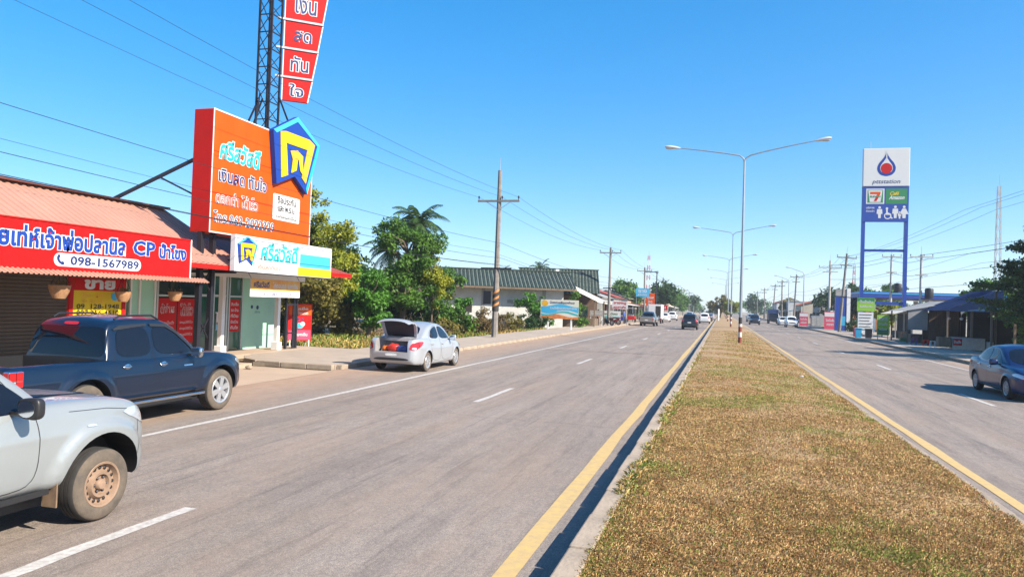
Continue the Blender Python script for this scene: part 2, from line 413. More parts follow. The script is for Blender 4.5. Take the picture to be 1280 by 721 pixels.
# raised walkways and kerbs; every kerb stone near the camera is a piece of its own
def kerb(name, x0, x1, y0, y1, h, far, step=1.0):
    me = None; root = struct(MB().box(x0 + .02, x1 - .02, y0, y1, -.02, h - .05).build(name, M['kerb']))
    stone = MB().box(x0, x1, 0, step - .012, 0, h).build('kerb_stone', M['kerb'], root, bevel=.018)
    n = int((y1 - y0) / step)
    for i in range(n):
        o = stone if i == 0 else stone.copy()
        if i: C.objects.link(o)
        o.location = (rng.normal(0, .004), y0 + i * step, rng.normal(0, .004)); o.rotation_euler = (0, 0, rng.normal(0, .003))
    f = MB().box(x0, x1, y0 + n * step, far, -.02, h).build('far_kerb', M['kerb'], root)
    return root
kerb('kerb_left', -11.25, -11.05, 20.25, 90.25, .15, 600)
kerb('kerb_right', 11.7, 11.9, 20, 90, .15, 600)
kerb('kerb_median_left', -1.15, -.94, -2, 70, .235, 700)
kerb('kerb_median_right', 2.86, 3.05, 2, 70, .16, 700)
# the return of the left kerb, facing the shop forecourt
kr = struct(MB().box(-14.0, -11.3, 20.02, 20.2, -.02, .09).build('kerb_return', M['kerb']))
for i, (xa, xb, ya, yb) in enumerate([(-11.25, -12.1, 20.0, 19.98), (-12.11, -13.0, 19.98, 19.97), (-13.01, -13.9, 19.97, 20.05), (-13.9, -14.7, 20.05, 20.6), (-14.7, -15.2, 20.6, 21.3)]):
    MB().bar((xa, ya + .1, .065), (xb, yb + .1, .065), .2, .17).build('kerb_stone', M['kerb'], kr, bevel=.02)
MB_w = MB().prism([(-11.24, 20.2, -.02), (-11.24, 600, -.02), (-14.2, 600, -.02), (-14.2, 27, -.02), (-17.2, 27, -.02), (-17.2, 25.4, -.02), (-15.1, 21.2, -.02), (-13.9, 20.15, -.02)][::-1], (0, 0, .158))
struct(MB_w.build('pavement_left', M['paving']))
struct(sheet('pavement_right', 11.88, 16.0, -20, 600, .142, M['paving']))
# low sandbag lump beside the driveway
# ------------------------------------------------------------------ median strip with dry mown grass
M['turf'] = mat('dry turf soil', (.30, .185, .09), .95, col2=(.38, .26, .13), scale=3.5, bump=.5, bscale=30)
def med_h(x, y):
    t = np.clip((x + 1.06) / 3.92, 0, 1)
    return .20 + .07 * np.sin(np.pi * t) + .02 * np.sin(1.7 * x + .9 * y) * np.sin(.6 * y + 1.3)
xs = np.linspace(-.95, 2.87, 22); ys = np.concatenate([np.linspace(-4, 30, 120), np.linspace(31, 700, 160)])
V = [(x, y, float(med_h(x, y)) if 0 < i < 21 else (.205 if i == 0 else .15)) for y in ys for i, x in enumerate(xs)]
F = [(j * 22 + i, j * 22 + i + 1, j * 22 + 23 + i, j * 22 + 22 + i) for j in range(len(ys) - 1) for i in range(21)]
struct(link('median_ground', raw_mesh('median', V, F), M['turf'], smooth=True))

def vnoise(x, y, s, seed):
    r = np.random.default_rng(seed); G = r.random((64, 64)); u = x * s; v = y * s
    i = np.floor(u).astype(int); j = np.floor(v).astype(int); fu = u - i; fv = v - j; fu = fu * fu * (3 - 2 * fu); fv = fv * fv * (3 - 2 * fv)
    g = lambda a, b: G[a % 64, b % 64]
    return (g(i, j) * (1 - fu) + g(i + 1, j) * fu) * (1 - fv) + (g(i, j + 1) * (1 - fu) + g(i + 1, j + 1) * fu) * fv

def blades(name, label, x, y, z, lo, hi, w, lean, pal, green, seed):
    N = len(x); r = np.random.default_rng(seed)
    a = 9 * vnoise(np.asarray(x) + 50, np.asarray(y), 4.1, seed + 1) + r.normal(0, 1.5, N); ln = r.uniform(lo, hi, N); t = np.clip(r.normal(lean, .28, N), .1, 1.5)
    dx = np.cos(a) * np.sin(t) * ln; dy = np.sin(a) * np.sin(t) * ln; dz = np.cos(t) * ln
    px = -np.sin(a) * w; py = np.cos(a) * w
    V = np.empty((N, 4, 3), np.float32)
    V[:, 0] = np.stack([x - px, y - py, z - .01], 1); V[:, 1] = np.stack([x + px, y + py, z - .01], 1)
    V[:, 2] = np.stack([x + dx * .55 + px * .8, y + dy * .55 + py * .8, z + dz * .75], 1); V[:, 3] = np.stack([x + dx, y + dy, z + dz * .85], 1)
    base = np.arange(N)[:, None] * 4
    F = np.concatenate([base + [0, 1, 2], base + [0, 2, 3]], 0)
    me = raw_mesh(name, V.reshape(-1, 3), F)
    pal = np.array(pal); k = r.integers(0, len(pal) - 2, N); g = r.random(N) < green
    col = np.where(g[:, None], pal[len(pal) - 2 + r.integers(0, 2, N)], pal[k]) * r.uniform(.62, 1.3, (N, 1))
    at = me.attributes.new('tint', 'FLOAT_COLOR', 'POINT'); cc = np.ones((N, 4, 4), np.float32); cc[:, :, :3] = col[:, None, :]
    at.data.foreach_set('color', cc.ravel())
    o = link(name, me, L['tint']); tag(o, label, 'grass', kind='stuff'); return o
N = 680000
u = rng.random(N); y0, y1 = 4.3, 75.0
yy = 1 / (1 / y0 + u * (1 / y1 - 1 / y0)); xx = rng.uniform(-.98, 2.9, N)
den = .18 + 1.05 * vnoise(xx, yy, 1.1, 3) * (.4 + 1.1 * vnoise(xx, yy, 4.3, 4))
keep = rng.random(N) < den; xx, yy = xx[keep], yy[keep]
gr = np.clip((vnoise(xx, yy, .55, 5) * .6 + vnoise(xx, yy, 2.1, 6) * .4 - .50) * 3.4, .14, .7) + np.clip(.35 - (xx + 1.0), 0, .25)
wid = .0008 + .00024 * yy
blades('median_grass', 'dry mown straw coloured grass on the median strip', xx, yy, med_h(xx, yy), .016, .052, wid, 1.0,
       [(.47, .30, .135), (.40, .22, .092), (.56, .40, .20), (.29, .14, .06), (.44, .275, .11), (.17, .215, .04), (.28, .285, .068)], gr, 11)
# longer tufts hanging over the kerb edge
n2 = 3000; yy = 1 / (1 / 4.5 + rng.random(n2) * (1 / 40 - 1 / 4.5)); xx = -1.0 + np.abs(rng.normal(0, .09, n2)); k = vnoise(xx * 0, yy, 1.6, 9) > .55; xx, yy = xx[k], yy[k]
blades('kerb_tufts', 'longer green and straw tufts along the left kerb of the median', xx, yy, np.full(len(xx), .215), .05, .14, .0026 + .0004 * yy, .9,
       [(.46, .33, .13), (.38, .24, .09), (.14, .20, .03), (.20, .24, .05)], .35, 12)
# ------------------------------------------------------------------ vehicles (local frame: +y forward, x right, origin on the ground at mid wheelbase)
M['tyre'] = mat('tyre rubber', (.028, .026, .025), .85, var=.25, scale=12)
M['tyre_dusty'] = mat('dusty tyre rubber', (.15, .115, .085), .9, col2=(.07, .06, .05), scale=7, bump=.2, bscale=60)
M['alloy'] = mat('alloy wheel', (.62, .63, .65), .3, .7, var=.05)
M['rust_rim'] = mat('dust coated steel rim', (.28, .185, .125), .7, .1, var=.2, scale=14)
M['chrome'] = mat('chrome', (.75, .75, .76), .12, 1.0, var=0)
M['plastic'] = mat('black plastic', (.018, .018, .02), .45, var=.1)
M['car_glass'] = mat('tinted car glass', (.006, .008, .014), .03, var=0, spec=.45)
M['lamp_red'] = mat('red lamp lens', (.45, .012, .015), .15, var=0, coat=.5)
M['lamp_clear'] = mat('clear lamp lens', (.55, .60, .66), .08, .4, var=0, coat=1)
M['trim_grey'] = mat('grey boot lining', (.26, .25, .25), .9, var=.15)
M['plate'] = mat('number plate', (.70, .70, .68), .5, var=.05)
M['mud'] = mat('muddy rubber flap', (.20, .13, .08), .9, var=.3, scale=9)
def paint(name, c, metal=.35, rough=.32): return mat(name, c, rough, metal, var=.03, scale=2, coat=.55 if sum(c) < .3 else .9)
P_ = {'silver_white': paint('pale silver paint', (.31, .335, .345), .3, .36), 'navy': paint('dark navy paint', (.004, .012, .032), .12, .28), 'silver': paint('silver paint', (.47, .49, .52), .4, .38),
      'blue': paint('deep blue paint', (.004, .016, .085), .25, .3), 'black': paint('black paint', (.012, .013, .016), .2, .3), 'white': paint('white car paint', (.72, .72, .71), 0, .4), 'grey': paint('beige grey paint', (.30, .28, .26), .4, .4)}

def interp(tab, x):
    xs = np.array([t[0] for t in tab], float); ys = np.array([t[1] for t in tab], float); x = np.asarray(x, float)
    h = np.diff(xs); d = np.diff(ys) / h; m = np.zeros(len(xs)); m[0], m[-1] = d[0], d[-1]
    for i in range(1, len(xs) - 1):
        m[i] = 0 if d[i - 1] * d[i] <= 0 else 2 * d[i - 1] * d[i] / (d[i - 1] + d[i])
    k = np.clip(np.searchsorted(xs, x) - 1, 0, len(h) - 1); t = np.clip((x - xs[k]) / h[k], 0, 1); H = h[k]
    return (2 * t**3 - 3 * t**2 + 1) * ys[k] + (t**3 - 2 * t**2 + t) * H * m[k] + (-2 * t**3 + 3 * t**2) * ys[k + 1] + (t**3 - t**2) * H * m[k + 1]

def loft(rings):
    """rings: list of half rings [(x,z)...] from bottom centre to top centre with y -> closed mesh arrays"""
    V = []; F = []; n = None
    for y, half in rings:
        full = [(x, z) for x, z in half] + [(-x, z) for x, z in half[-2:0:-1]]
        n = len(full); V += [(x, y, z) for x, z in full]
    for j in range(len(rings) - 1):
        for i in range(n):
            i2 = (i + 1) % n; F.append((j * n + i, j * n + i2, (j + 1) * n + i2, (j + 1) * n + i))
    F.append(tuple(range(n))); F.append(tuple(range((len(rings) - 1) * n + n - 1, (len(rings) - 1) * n - 1, -1)))
    return V, F

def make_tmp(V, F, m=None):
    me = bpy.data.meshes.new('tmp'); me.from_pydata(V, [], F); me.validate(); me.update()
    bm = bmesh.new(); bm.from_mesh(me); bmesh.ops.recalc_face_normals(bm, faces=bm.faces); bm.to_mesh(me); bm.free()
    o = bpy.data.objects.new('tmp', me); C.objects.link(o); return o

def boolean_cut(o, cutters):
    for c in cutters:
        b = o.modifiers.new('cut', 'BOOLEAN'); b.operation = 'DIFFERENCE'; b.object = c; b.solver = 'EXACT'
    dg = bpy.context.evaluated_depsgraph_get(); me = bpy.data.meshes.new_from_object(o.evaluated_get(dg))
    for c in cutters: bpy.data.objects.remove(c)
    bpy.data.objects.remove(o); return me

def chaikin(p, k=2):
    for _ in range(k):
        q = []
        for i in range(len(p)):
            a, b = p[i], p[(i + 1) % len(p)]
            q += [(a[0] * .8 + b[0] * .2, a[1] * .8 + b[1] * .2), (a[0] * .2 + b[0] * .8, a[1] * .2 + b[1] * .8)]
        p = q
    return p

def patch(name, bvh, poly, ang, m, parent, off=.004, cell=.07, rnd=2, flip=False, smooth=True):
    """a panel laid on the body: outline poly in (a, z) seen from horizontal direction ang (0 = from the right, 90 = from the front, -90 = from behind)"""
    if flip: poly = [(-a, z) for a, z in poly][::-1]
    if rnd: poly = chaikin(poly, rnd)
    n, r = frame(math.cos(R(ang)), math.sin(R(ang)))
    bm = bmesh.new(); vs = [bm.verts.new((a, z, 0)) for a, z in poly]; bm.faces.new(vs)
    a0, a1 = min(p[0] for p in poly), max(p[0] for p in poly); z0, z1 = min(p[1] for p in poly), max(p[1] for p in poly)
    for ax, lo, hi in ((0, a0, a1), (1, z0, z1)):
        k = int((hi - lo) / cell)
        for i in range(1, k + 1):
            c = lo + (hi - lo) * i / (k + 1); co = [0, 0, 0]; no = [0, 0, 0]; co[ax] = c; no[ax] = 1
            bmesh.ops.bisect_plane(bm, geom=bm.verts[:] + bm.edges[:] + bm.faces[:], plane_co=co, plane_no=no)
    bad = []
    for v in bm.verts:
        o = n * 6 + r * v.co.x + Vector((0, 0, v.co.y)); h, nn, _, _ = bvh.ray_cast(o, -n)
        if h is None: bad.append(v); continue
        if nn.dot(n) < 0: nn = -nn
        v.co = h + nn * off
    if bad: bmesh.ops.delete(bm, geom=bad, context='VERTS')
    bmesh.ops.recalc_face_normals(bm, faces=bm.faces)
    for f in bm.faces:
        if f.normal.dot(n) < 0: bmesh.ops.reverse_faces(bm, faces=[f])
    me = bpy.data.meshes.new(name); bm.to_mesh(me); bm.free()
    return link(name, me, m, parent, smooth)

def ribbon(poly, w):
    """closed outline -> list of thin quads drawn as one ring polygon strip (returned as separate small polys)"""
    out = []
    for i in range(len(poly)):
        a, b = Vector(poly[i]), Vector(poly[(i + 1) % len(poly)]); d = (b - a)
        if d.length < 1e-6: continue
        d.normalize(); p = Vector((-d.y, d.x)) * w / 2
        out.append([tuple(a - p - d * w / 2), tuple(b - p + d * w / 2), tuple(b + p + d * w / 2), tuple(a + p - d * w / 2)])
    return out

def seam(name, bvh, poly, ang, parent, w=.009, off=.006, flip=False):
    n, r = frame(math.cos(R(ang)), math.sin(R(ang))); mb = MB()
    if flip: poly = [(-a, z) for a, z in poly][::-1]
    pts = chaikin(poly, 2); P = []
    for i in range(len(pts)):
        a, b = pts[i], pts[(i + 1) % len(pts)]; k = max(1, int(math.hypot(b[0] - a[0], b[1] - a[1]) / .08))
        for t in range(k): P.append((a[0] + (b[0] - a[0]) * t / k, a[1] + (b[1] - a[1]) * t / k))
    rows = []
    for i, p in enumerate(P):
        q = P[(i + 1) % len(P)]; o_ = P[i - 1]; d = Vector((q[0] - o_[0], q[1] - o_[1])); d.normalize(); e = Vector((-d.y, d.x)) * w / 2; row = []
        for s in (-1, 1):
            o = n * 6 + r * (p[0] + s * e.x) + Vector((0, 0, p[1] + s * e.y)); h, nn, _, _ = bvh.ray_cast(o, -n)
            row.append(None if h is None else h + (nn if nn.dot(n) > 0 else -nn) * off)
        rows.append(row)
    for i in range(len(rows)):
        a, b = rows[i], rows[(i + 1) % len(rows)]
        if None in a or None in b: continue
        mb.add([a[0], b[0], b[1], a[1]], [(0, 1, 2, 3)])
    return mb.build(name, M['black'], parent, off=(0, 0, 0))

def make_wheel(parent, x, y, Rw, w, style, tyre_m, rim_m, side):
    """wheel = tyre mesh; rim, nuts and slots are its children. side=+1: outer face looks to +x"""
    rr = Rw * (.60 if style == 'steel' else .63)
    pr = [(rr, -w / 2 + .012), (rr + .03, -w / 2), (Rw * .90, -w / 2 + .004), (Rw * .965, -w / 2 + .022), (Rw * .993, -w / 2 + .05), (Rw, -w * .2), (Rw - .008, -w * .195), (Rw - .008, -w * .165), (Rw, -w * .16),
          (Rw, -w * .02), (Rw - .008, -w * .015), (Rw - .008, w * .015), (Rw, w * .02), (Rw, w * .16), (Rw - .008, w * .165), (Rw - .008, w * .195), (Rw, w * .2), (Rw * .993, w / 2 - .05), (Rw * .965, w / 2 - .022), (Rw * .90, w / 2 - .004), (rr + .03, w / 2), (rr, w / 2 - .012), (rr - .01, 0), (rr, -w / 2 + .012)]
    t = MB().lathe(pr, (0, 0, 0), 'x', 44).build('wheel', tyre_m, None, smooth=True, off=(0, 0, 0)); t.parent = parent; t.location = (x, y, Rw); t.data.materials.append(M['tyre'])
    for p in t.data.polygons:
        if math.hypot(p.center.y, p.center.z) > Rw * .97: p.material_index = 1
    s = side
    if style == 'steel':
        p = [(rr + .012, s * (w / 2 - .012)), (rr + .005, s * (w / 2 - .002)), (rr - .012, s * (w / 2 - .006)), (rr - .03, s * (w / 2 - .05)), (rr - .065, s * (w / 2 - .055)), (rr * .58, s * (w / 2 - .018)), (rr * .46, s * (w / 2 - .02)), (rr * .40, s * (w / 2 - .05)), (rr * .27, s * (w / 2 - .05)), (rr * .25, s * (w / 2 - .02)), (rr * .20, s * (w / 2 - .008)), (.001, s * (w / 2 - .006))]
        MB().lathe(p, (0, 0, 0), 'x', 44).build('rim', rim_m, t, smooth=True, off=(0, 0, 0))
        for k in range(16):
            a = 2 * math.pi * k / 16; c = (s * (w / 2 - .044), math.cos(a) * (rr - .048), math.sin(a) * (rr - .048))
            MB().ball(c, .007, .017, .017, 8, 5).build('vent_hole', M['black'], t, smooth=True, off=(0, 0, 0))
        for k in range(6):
            a = 2 * math.pi * k / 6; c = (s * (w / 2 - .04), math.cos(a) * rr * .335, math.sin(a) * rr * .335)
            MB().ball(c, .02, .014, .014, 6, 4).build('wheel_nut', M['dark_metal'], t, off=(0, 0, 0))
    else:
        p = [(rr + .012, s * (w / 2 - .010)), (rr + .004, s * (w / 2 - .001)), (rr - .02, s * (w / 2 - .01)), (rr - .03, s * (w / 2 - .06)), (rr - .035, -s * w * .3)]
        rim = MB().lathe(p, (0, 0, 0), 'x', 40)
        nsp = 6 if style == 'six' else 10
        for k in range(nsp):
            a = 2 * math.pi * k / nsp + .3; d = Vector((0, math.cos(a), math.sin(a))); q = Vector((0, -math.sin(a), math.cos(a)))
            f = .30 if style == 'six' else .16; xo = s * (w / 2 - .012); xi = s * (w / 2 - .045)
            w0, w1 = rr * f * .55, rr * f * .95
            V = [d * .05 - q * w0 + Vector((xo, 0, 0)), d * .05 + q * w0 + Vector((xo, 0, 0)), d * (rr - .018) + q * w1 * .8 + Vector((xo, 0, 0)), d * (rr - .018) - q * w1 * .8 + Vector((xo, 0, 0))]
            V += [v + Vector((xi - xo, 0, 0)) for v in V]
            rim.add(V, [(0, 1, 2, 3), (7, 6, 5, 4), (0, 4, 5, 1), (1, 5, 6, 2), (2, 6, 7, 3), (3, 7, 4, 0)])
        rim.ball((s * (w / 2 - .02), 0, 0), .018, .06, .06, 14, 6)
        rim.build('rim', rim_m, t, smooth=True, off=(0, 0, 0))
        MB().lathe([(rr - .03, s * w * .08), (.001, s * w * .08)], (0, 0, 0), 'x', 24).build('brake_disc', M['plastic'], t, off=(0, 0, 0))
    return t

def build_vehicle(t, S, fine=True):
    """t: the Empty; S: shape tables. Returns bvh for extra panels"""
    pm = S['paint']; ya, yb = S['y0'], S['y1']; wb = S['wb'] / 2; Rw = S['R']; Ra = S.get('arch', Rw + .065)
    ny = 90 if fine else 36
    e = np.array([0, .012, .035, .07, .12, .2]); ys = np.concatenate([ya + e, np.linspace(ya + .27, yb - .27, ny), (yb - e)[::-1]])
    zb, zt, hw = interp(S['zb'], ys), interp(S['zt'], ys), interp(S['hw'], ys)
    ns = 26 if fine else 12; sprof = S.get('side', [(0, .90), (.06, .955), (.2, .985), (.45, 1.0), (.62, .998), (.70, .985), (.88, .955), (.96, .925), (1, .875)])
    rings = []
    for y, b, tp, h in zip(ys, zb, zt, hw):
        half = [(0, b), (h * .45, b), (h * .8, b)]
        for t_ in np.linspace(0, 1, ns):
            z = b + (tp - b) * t_; x = h * float(interp(sprof, t_))
            for cy in (wb, -wb):
                d = math.hypot(y - cy, z - Rw); f = min(1, max(0, (Ra + S.get('flare_w', .13) - d) / S.get('flare_s', .05))); f = f * f * (3 - 2 * f)
                x += S.get('flare', .025) * f * (1 - max(0, t_ - .8) * 5)
            half.append((x, z))
        xs_ = half[-1][0]
        for k in range(1, 9):
            x = xs_ * (1 - k / 8); half.append((x, tp + S.get('crown', .03) * (1 - (x / max(xs_, 1e-4)) ** 2)))
        rings.append((y, half))
    body = make_tmp(*loft(rings))
    tris = [body.data]
    # cabin
    gys = np.linspace(S['gy0'], S['gy1'], 60 if fine else 24); zr = interp(S['roof'], gys); gb = interp(S['gbase'], gys); gw = interp(S['gw'], gys)
    rings = []
    for y, r_, b, h in zip(gys, zr, gb, gw):
        b = b - .08; r_ = max(r_, b + .02); half = [(0, b), (h * .6, b)]; H = r_ - b; cr = min(S.get('corner', .11), H * .45)
        top = h - H * S.get('tumble', .30)
        for t_ in np.linspace(0, 1, 10):
            z = b + (H - cr) * t_; half.append((h - (h - top) * (z - b) / H - .012 * math.sin(math.pi * t_) * -1, z))
        x0_, z0_ = half[-1]
        for k in range(1, 7):
            a = R(90 * k / 6); half.append((x0_ - cr * .30 - cr * .9 * (1 - math.cos(a)) + cr * .3 * (math.cos(a)), z0_ + cr * math.sin(a)))
        x1_ = half[-1][0]
        for k in range(1, 7):
            x = x1_ * (1 - k / 6); half.append((x, r_ + S.get('rcrown', .045) * (1 - (x / max(x1_, 1e-3)) ** 2)))
        rings.append((y, half))
    cab = make_tmp(*loft(rings)); 
    VV = [v.co.copy() for v in body.data.vertices] + [v.co.copy() for v in cab.data.vertices]; n0 = len(body.data.vertices)
    FF = [tuple(p.vertices) for p in body.data.polygons] + [tuple(i + n0 for i in p.vertices) for p in cab.data.polygons]
    bvh = BVHTree.FromPolygons(VV, FF); bvh_body = BVHTree.FromPolygons(VV[:n0], [f for f in FF if f[0] < n0])
    cut = []
    for cy in (wb, -wb):
        for sx in (1, -1):
            c = MB(); x0_, x1_ = (S['hwmax'] - .36, S['hwmax'] + .3); c.lathe([(.001, sx * x0_), (Ra, sx * x0_), (Ra, sx * x1_), (.001, sx * x1_)], (0, cy, Rw + .01), 'x', 40)
            cut.append(make_tmp(c.v, c.f))
    for bx in S.get('cutboxes', []):
        c = MB().box(*bx); cut.append(make_tmp(c.v, c.f))
    me = boolean_cut(body, cut); me.name = 'body'
    me.materials.clear(); me.materials.append(pm); me.materials.append(M['plastic']); me.materials.append(M['trim_grey'])
    for p in me.polygons:
        c = p.center; p.use_smooth = True
        for cy in (wb, -wb):
            if math.hypot(c.y - cy, c.z - Rw - .01) < Ra + .004 and (abs(abs(c.x) - (S['hwmax'] - .36)) < .004 or abs(math.hypot(p.normal.y, p.normal.z) - 1) < .02 and math.hypot(c.y - cy, c.z - Rw - .01) > Ra - .01): p.material_index = 1
        for bx in S.get('cutboxes', []):
            if bx[0] - .002 < c.x < bx[1] + .002 and bx[2] - .002 < c.y < bx[3] + .002 and bx[4] - .002 < c.z < bx[5] + .002: p.material_index = 2 if S.get('lining') else 1
    me.set_sharp_from_angle(angle=R(32))
    bo = bpy.data.objects.new('body', me); C.objects.link(bo); bo.parent = t
    cm = cab.data.copy(); bpy.data.objects.remove(cab); cm.name = 'cabin'; cb = link('cabin', cm, pm, t, True); cm.set_sharp_from_angle(angle=R(50))
    for cy in (wb, -wb):
        for sx in (1, -1):
            st = S.get('rim', 'multi'); make_wheel(t, sx * (S['hwmax'] - S.get('inset', .02) - S['ww'] / 2), cy, Rw, S['ww'], st, S.get('tyre_m', M['tyre']), S.get('rim_m', M['alloy']), sx)
    # underbody
    MB().box(-S['hwmax'] * .72, S['hwmax'] * .72, ya + .35, yb - .35, .24, .5).build('underbody', M['plastic'], t, off=(0, 0, 0))
    for sx in (1, -1):
        fl = sx < 0; ang = 0 if sx > 0 else 180
        for w_ in S.get('windows', []): patch('side_window', bvh, w_, ang, M['car_glass'], t, .005, .09, 2, fl)
        for b_ in S.get('blackouts', []): patch('pillar_trim', bvh, b_, ang, M['plastic'], t, .004, .09, 1, fl)
        for k, d_ in enumerate(S.get('doors', [])):
            d = seam('door_seam', bvh_body if S.get('seam_body') else bvh, d_, ang, t, .007, .003, fl)
        for (hy, hz) in S.get('handles', []):
            h, nn, _, _ = bvh.ray_cast(Vector((sx * 6, hy, hz)), Vector((-sx, 0, 0)))
            if h: MB().ball((h.x + sx * .022, hy, hz), .022, .095, .022, 12, 8).ball((h.x + sx * .002, hy + .02, hz - .004), .008, .07, .05, 12, 6).build('door_handle', S.get('handle_m', M['chrome']), t, True, off=(0, 0, 0))
        if 'mirror' in S:
            my, mz, mx = S['mirror']; ml = MB().ball((0, 0, 0), 1, 1, 1, 28, 16); sq = lambda q, e_: math.copysign(abs(q) ** e_, q)
            for v_i, v in enumerate(ml.v):
                vx, vy, vz = sq(v[0], .55), sq(v[1], .7), sq(v[2], .55); ml.v[v_i] = (sx * (mx + .10) + .115 * vx * (1 - .15 * vz * 0), my + (.085 * vy if vy > 0 else .03 * vy), mz + .088 * vz * (1 + .12 * vx * sx))
            mo = ml.build('wing_mirror', S.get('mirror_m', pm), t, True, off=(0, 0, 0))
            MB().bar((sx * (mx - .08), my + .01, mz - .05), (sx * (mx + .04), my, mz - .05), .05, .035).build('mirror_arm', M['plastic'], mo, off=(0, 0, 0))
            MB().prism([(sx * (mx + .10) + .09 * math.cos(a), my - .0305, mz + .07 * math.sin(a)) for a in np.linspace(0, 2 * math.pi, 18)[:-1]], (0, -.002, 0)).build('mirror_glass', M['chrome'], mo, off=(0, 0, 0))
        for nm, poly, ang2, mm, of in S.get('corner_patches', []):
            if ang2:
                ca = -math.sin(R(ang2)) * S['hwmax'] * .85 + math.cos(R(ang2)) * ((yb - .25) if ang2 > 0 else (ya + .2)); poly = [(a_ + ca, z_) for a_, z_ in poly]
            patch(nm, bvh, poly, ang2 if sx > 0 else 180 - ang2, mm, t, of, .05, 1, fl)
    for nm, poly, ang2, mm, of in S.get('patches', []): patch(nm, bvh, poly, ang2, mm, t, of, .07, 2)
    return bvh

# --- shape tables
def pickup_spec(pm, **k):
    S = dict(paint=pm, y0=-2.82, y1=2.43, wb=3.095, R=.385, ww=.25, hwmax=.925, gy0=-1.13, gy1=1.18, flare=.035, flare_w=.15, flare_s=.06, arch=.46,
        zb=[(-2.82, .52), (-2.5, .46), (-1.5, .44), (1.5, .42), (2.1, .36), (2.43, .42)],
        zt=[(-2.82, 1.07), (-2.75, 1.10), (-1.2, 1.10), (-1.0, 1.09), (.9, 1.10), (1.15, 1.11), (1.8, 1.06), (2.2, .97), (2.38, .86), (2.43, .78)],
        hw=[(-2.82, .84), (-2.76, .885), (-2.4, .90), (0, .905), (1.4, .905), (1.9, .88), (2.2, .81), (2.36, .69), (2.43, .58)],
        roof=[(-1.13, 1.05), (-1.08, 1.35), (-1.0, 1.62), (-.85, 1.70), (-.4, 1.735), (.05, 1.725), (.3, 1.67), (.55, 1.52), (1.18, 1.05)],
        gbase=[(-1.13, 1.08), (1.18, 1.08)], gw=[(-1.13, .80), (-.9, .835), (.6, .84), (1.18, .74)], tumble=.28, corner=.10,
        windows=[[(-.92, 1.13), (-.19, 1.12), (-.19, 1.50), (-.30, 1.60), (-.78, 1.58), (-.88, 1.48)], [(-.10, 1.12), (.86, 1.13), (.80, 1.22), (.44, 1.48), (.22, 1.58), (-.10, 1.605)]],
        doors=[[(-.93, .52), (-.16, .50), (-.16, 1.12), (-.17, 1.62), (-.80, 1.60), (-.97, 1.1), (-1.02, .95)], [(-.13, .50), (.92, .50), (.96, 1.10), (.50, 1.50), (.25, 1.63), (-.13, 1.63)]],
        handles=[(-.78, .98), (.02, .97)], mirror=(.66, 1.14, .92), rim='six')
    S.update(k); return S
def sedan_spec(pm, **k):
    S = dict(paint=pm, y0=-2.22, y1=2.18, wb=2.6, R=.305, ww=.19, hwmax=.85, gy0=-1.62, gy1=1.12, flare=.014, flare_w=.07, flare_s=.05, arch=.345, crown=.02,
        zb=[(-2.22, .36), (-2.1, .26), (-1.3, .22), (1.3, .20), (2.0, .20), (2.18, .28)],
        zt=[(-2.22, .86), (-2.15, .985), (-1.9, 1.02), (-1.45, 1.03), (-.9, .985), (0, .95), (.8, .945), (1.1, .93), (1.6, .83), (2.0, .70), (2.13, .60), (2.18, .54)],
        hw=[(-2.22, .62), (-2.14, .74), (-1.95, .81), (-1.3, .845), (0, .85), (1.3, .84), (1.8, .79), (2.05, .68), (2.18, .50)],
        roof=[(-1.62, .98), (-1.3, 1.16), (-.95, 1.34), (-.6, 1.43), (-.2, 1.465), (.15, 1.44), (.42, 1.35), (.8, 1.13), (1.12, .92)],
        gbase=[(-1.62, 1.0), (-.9, .97), (0, .94), (1.12, .92)], gw=[(-1.62, .70), (-1.2, .775), (-.6, .80), (.4, .795), (1.12, .70)], tumble=.36, corner=.12,
        windows=[[(-1.08, 1.02), (-.30, .985), (-.28, 1.37), (-.55, 1.355), (-.85, 1.24)], [(-.22, .985), (.72, .965), (.62, 1.06), (.32, 1.27), (.10, 1.36), (-.20, 1.375)]],
        doors=[[(-.98, .55), (-.85, .32), (-.24, .30), (-.24, .97), (-.24, 1.40), (-.60, 1.38), (-1.10, 1.12), (-1.12, .9)], [(-.21, .30), (.86, .30), (.90, .93), (.40, 1.30), (.12, 1.40), (-.21, 1.40)]],
        handles=[(-.95, .84), (-.06, .82)], mirror=(.60, .99, .83), rim='multi', handle_m=pm, ww_=0)
    S.update(k); return S

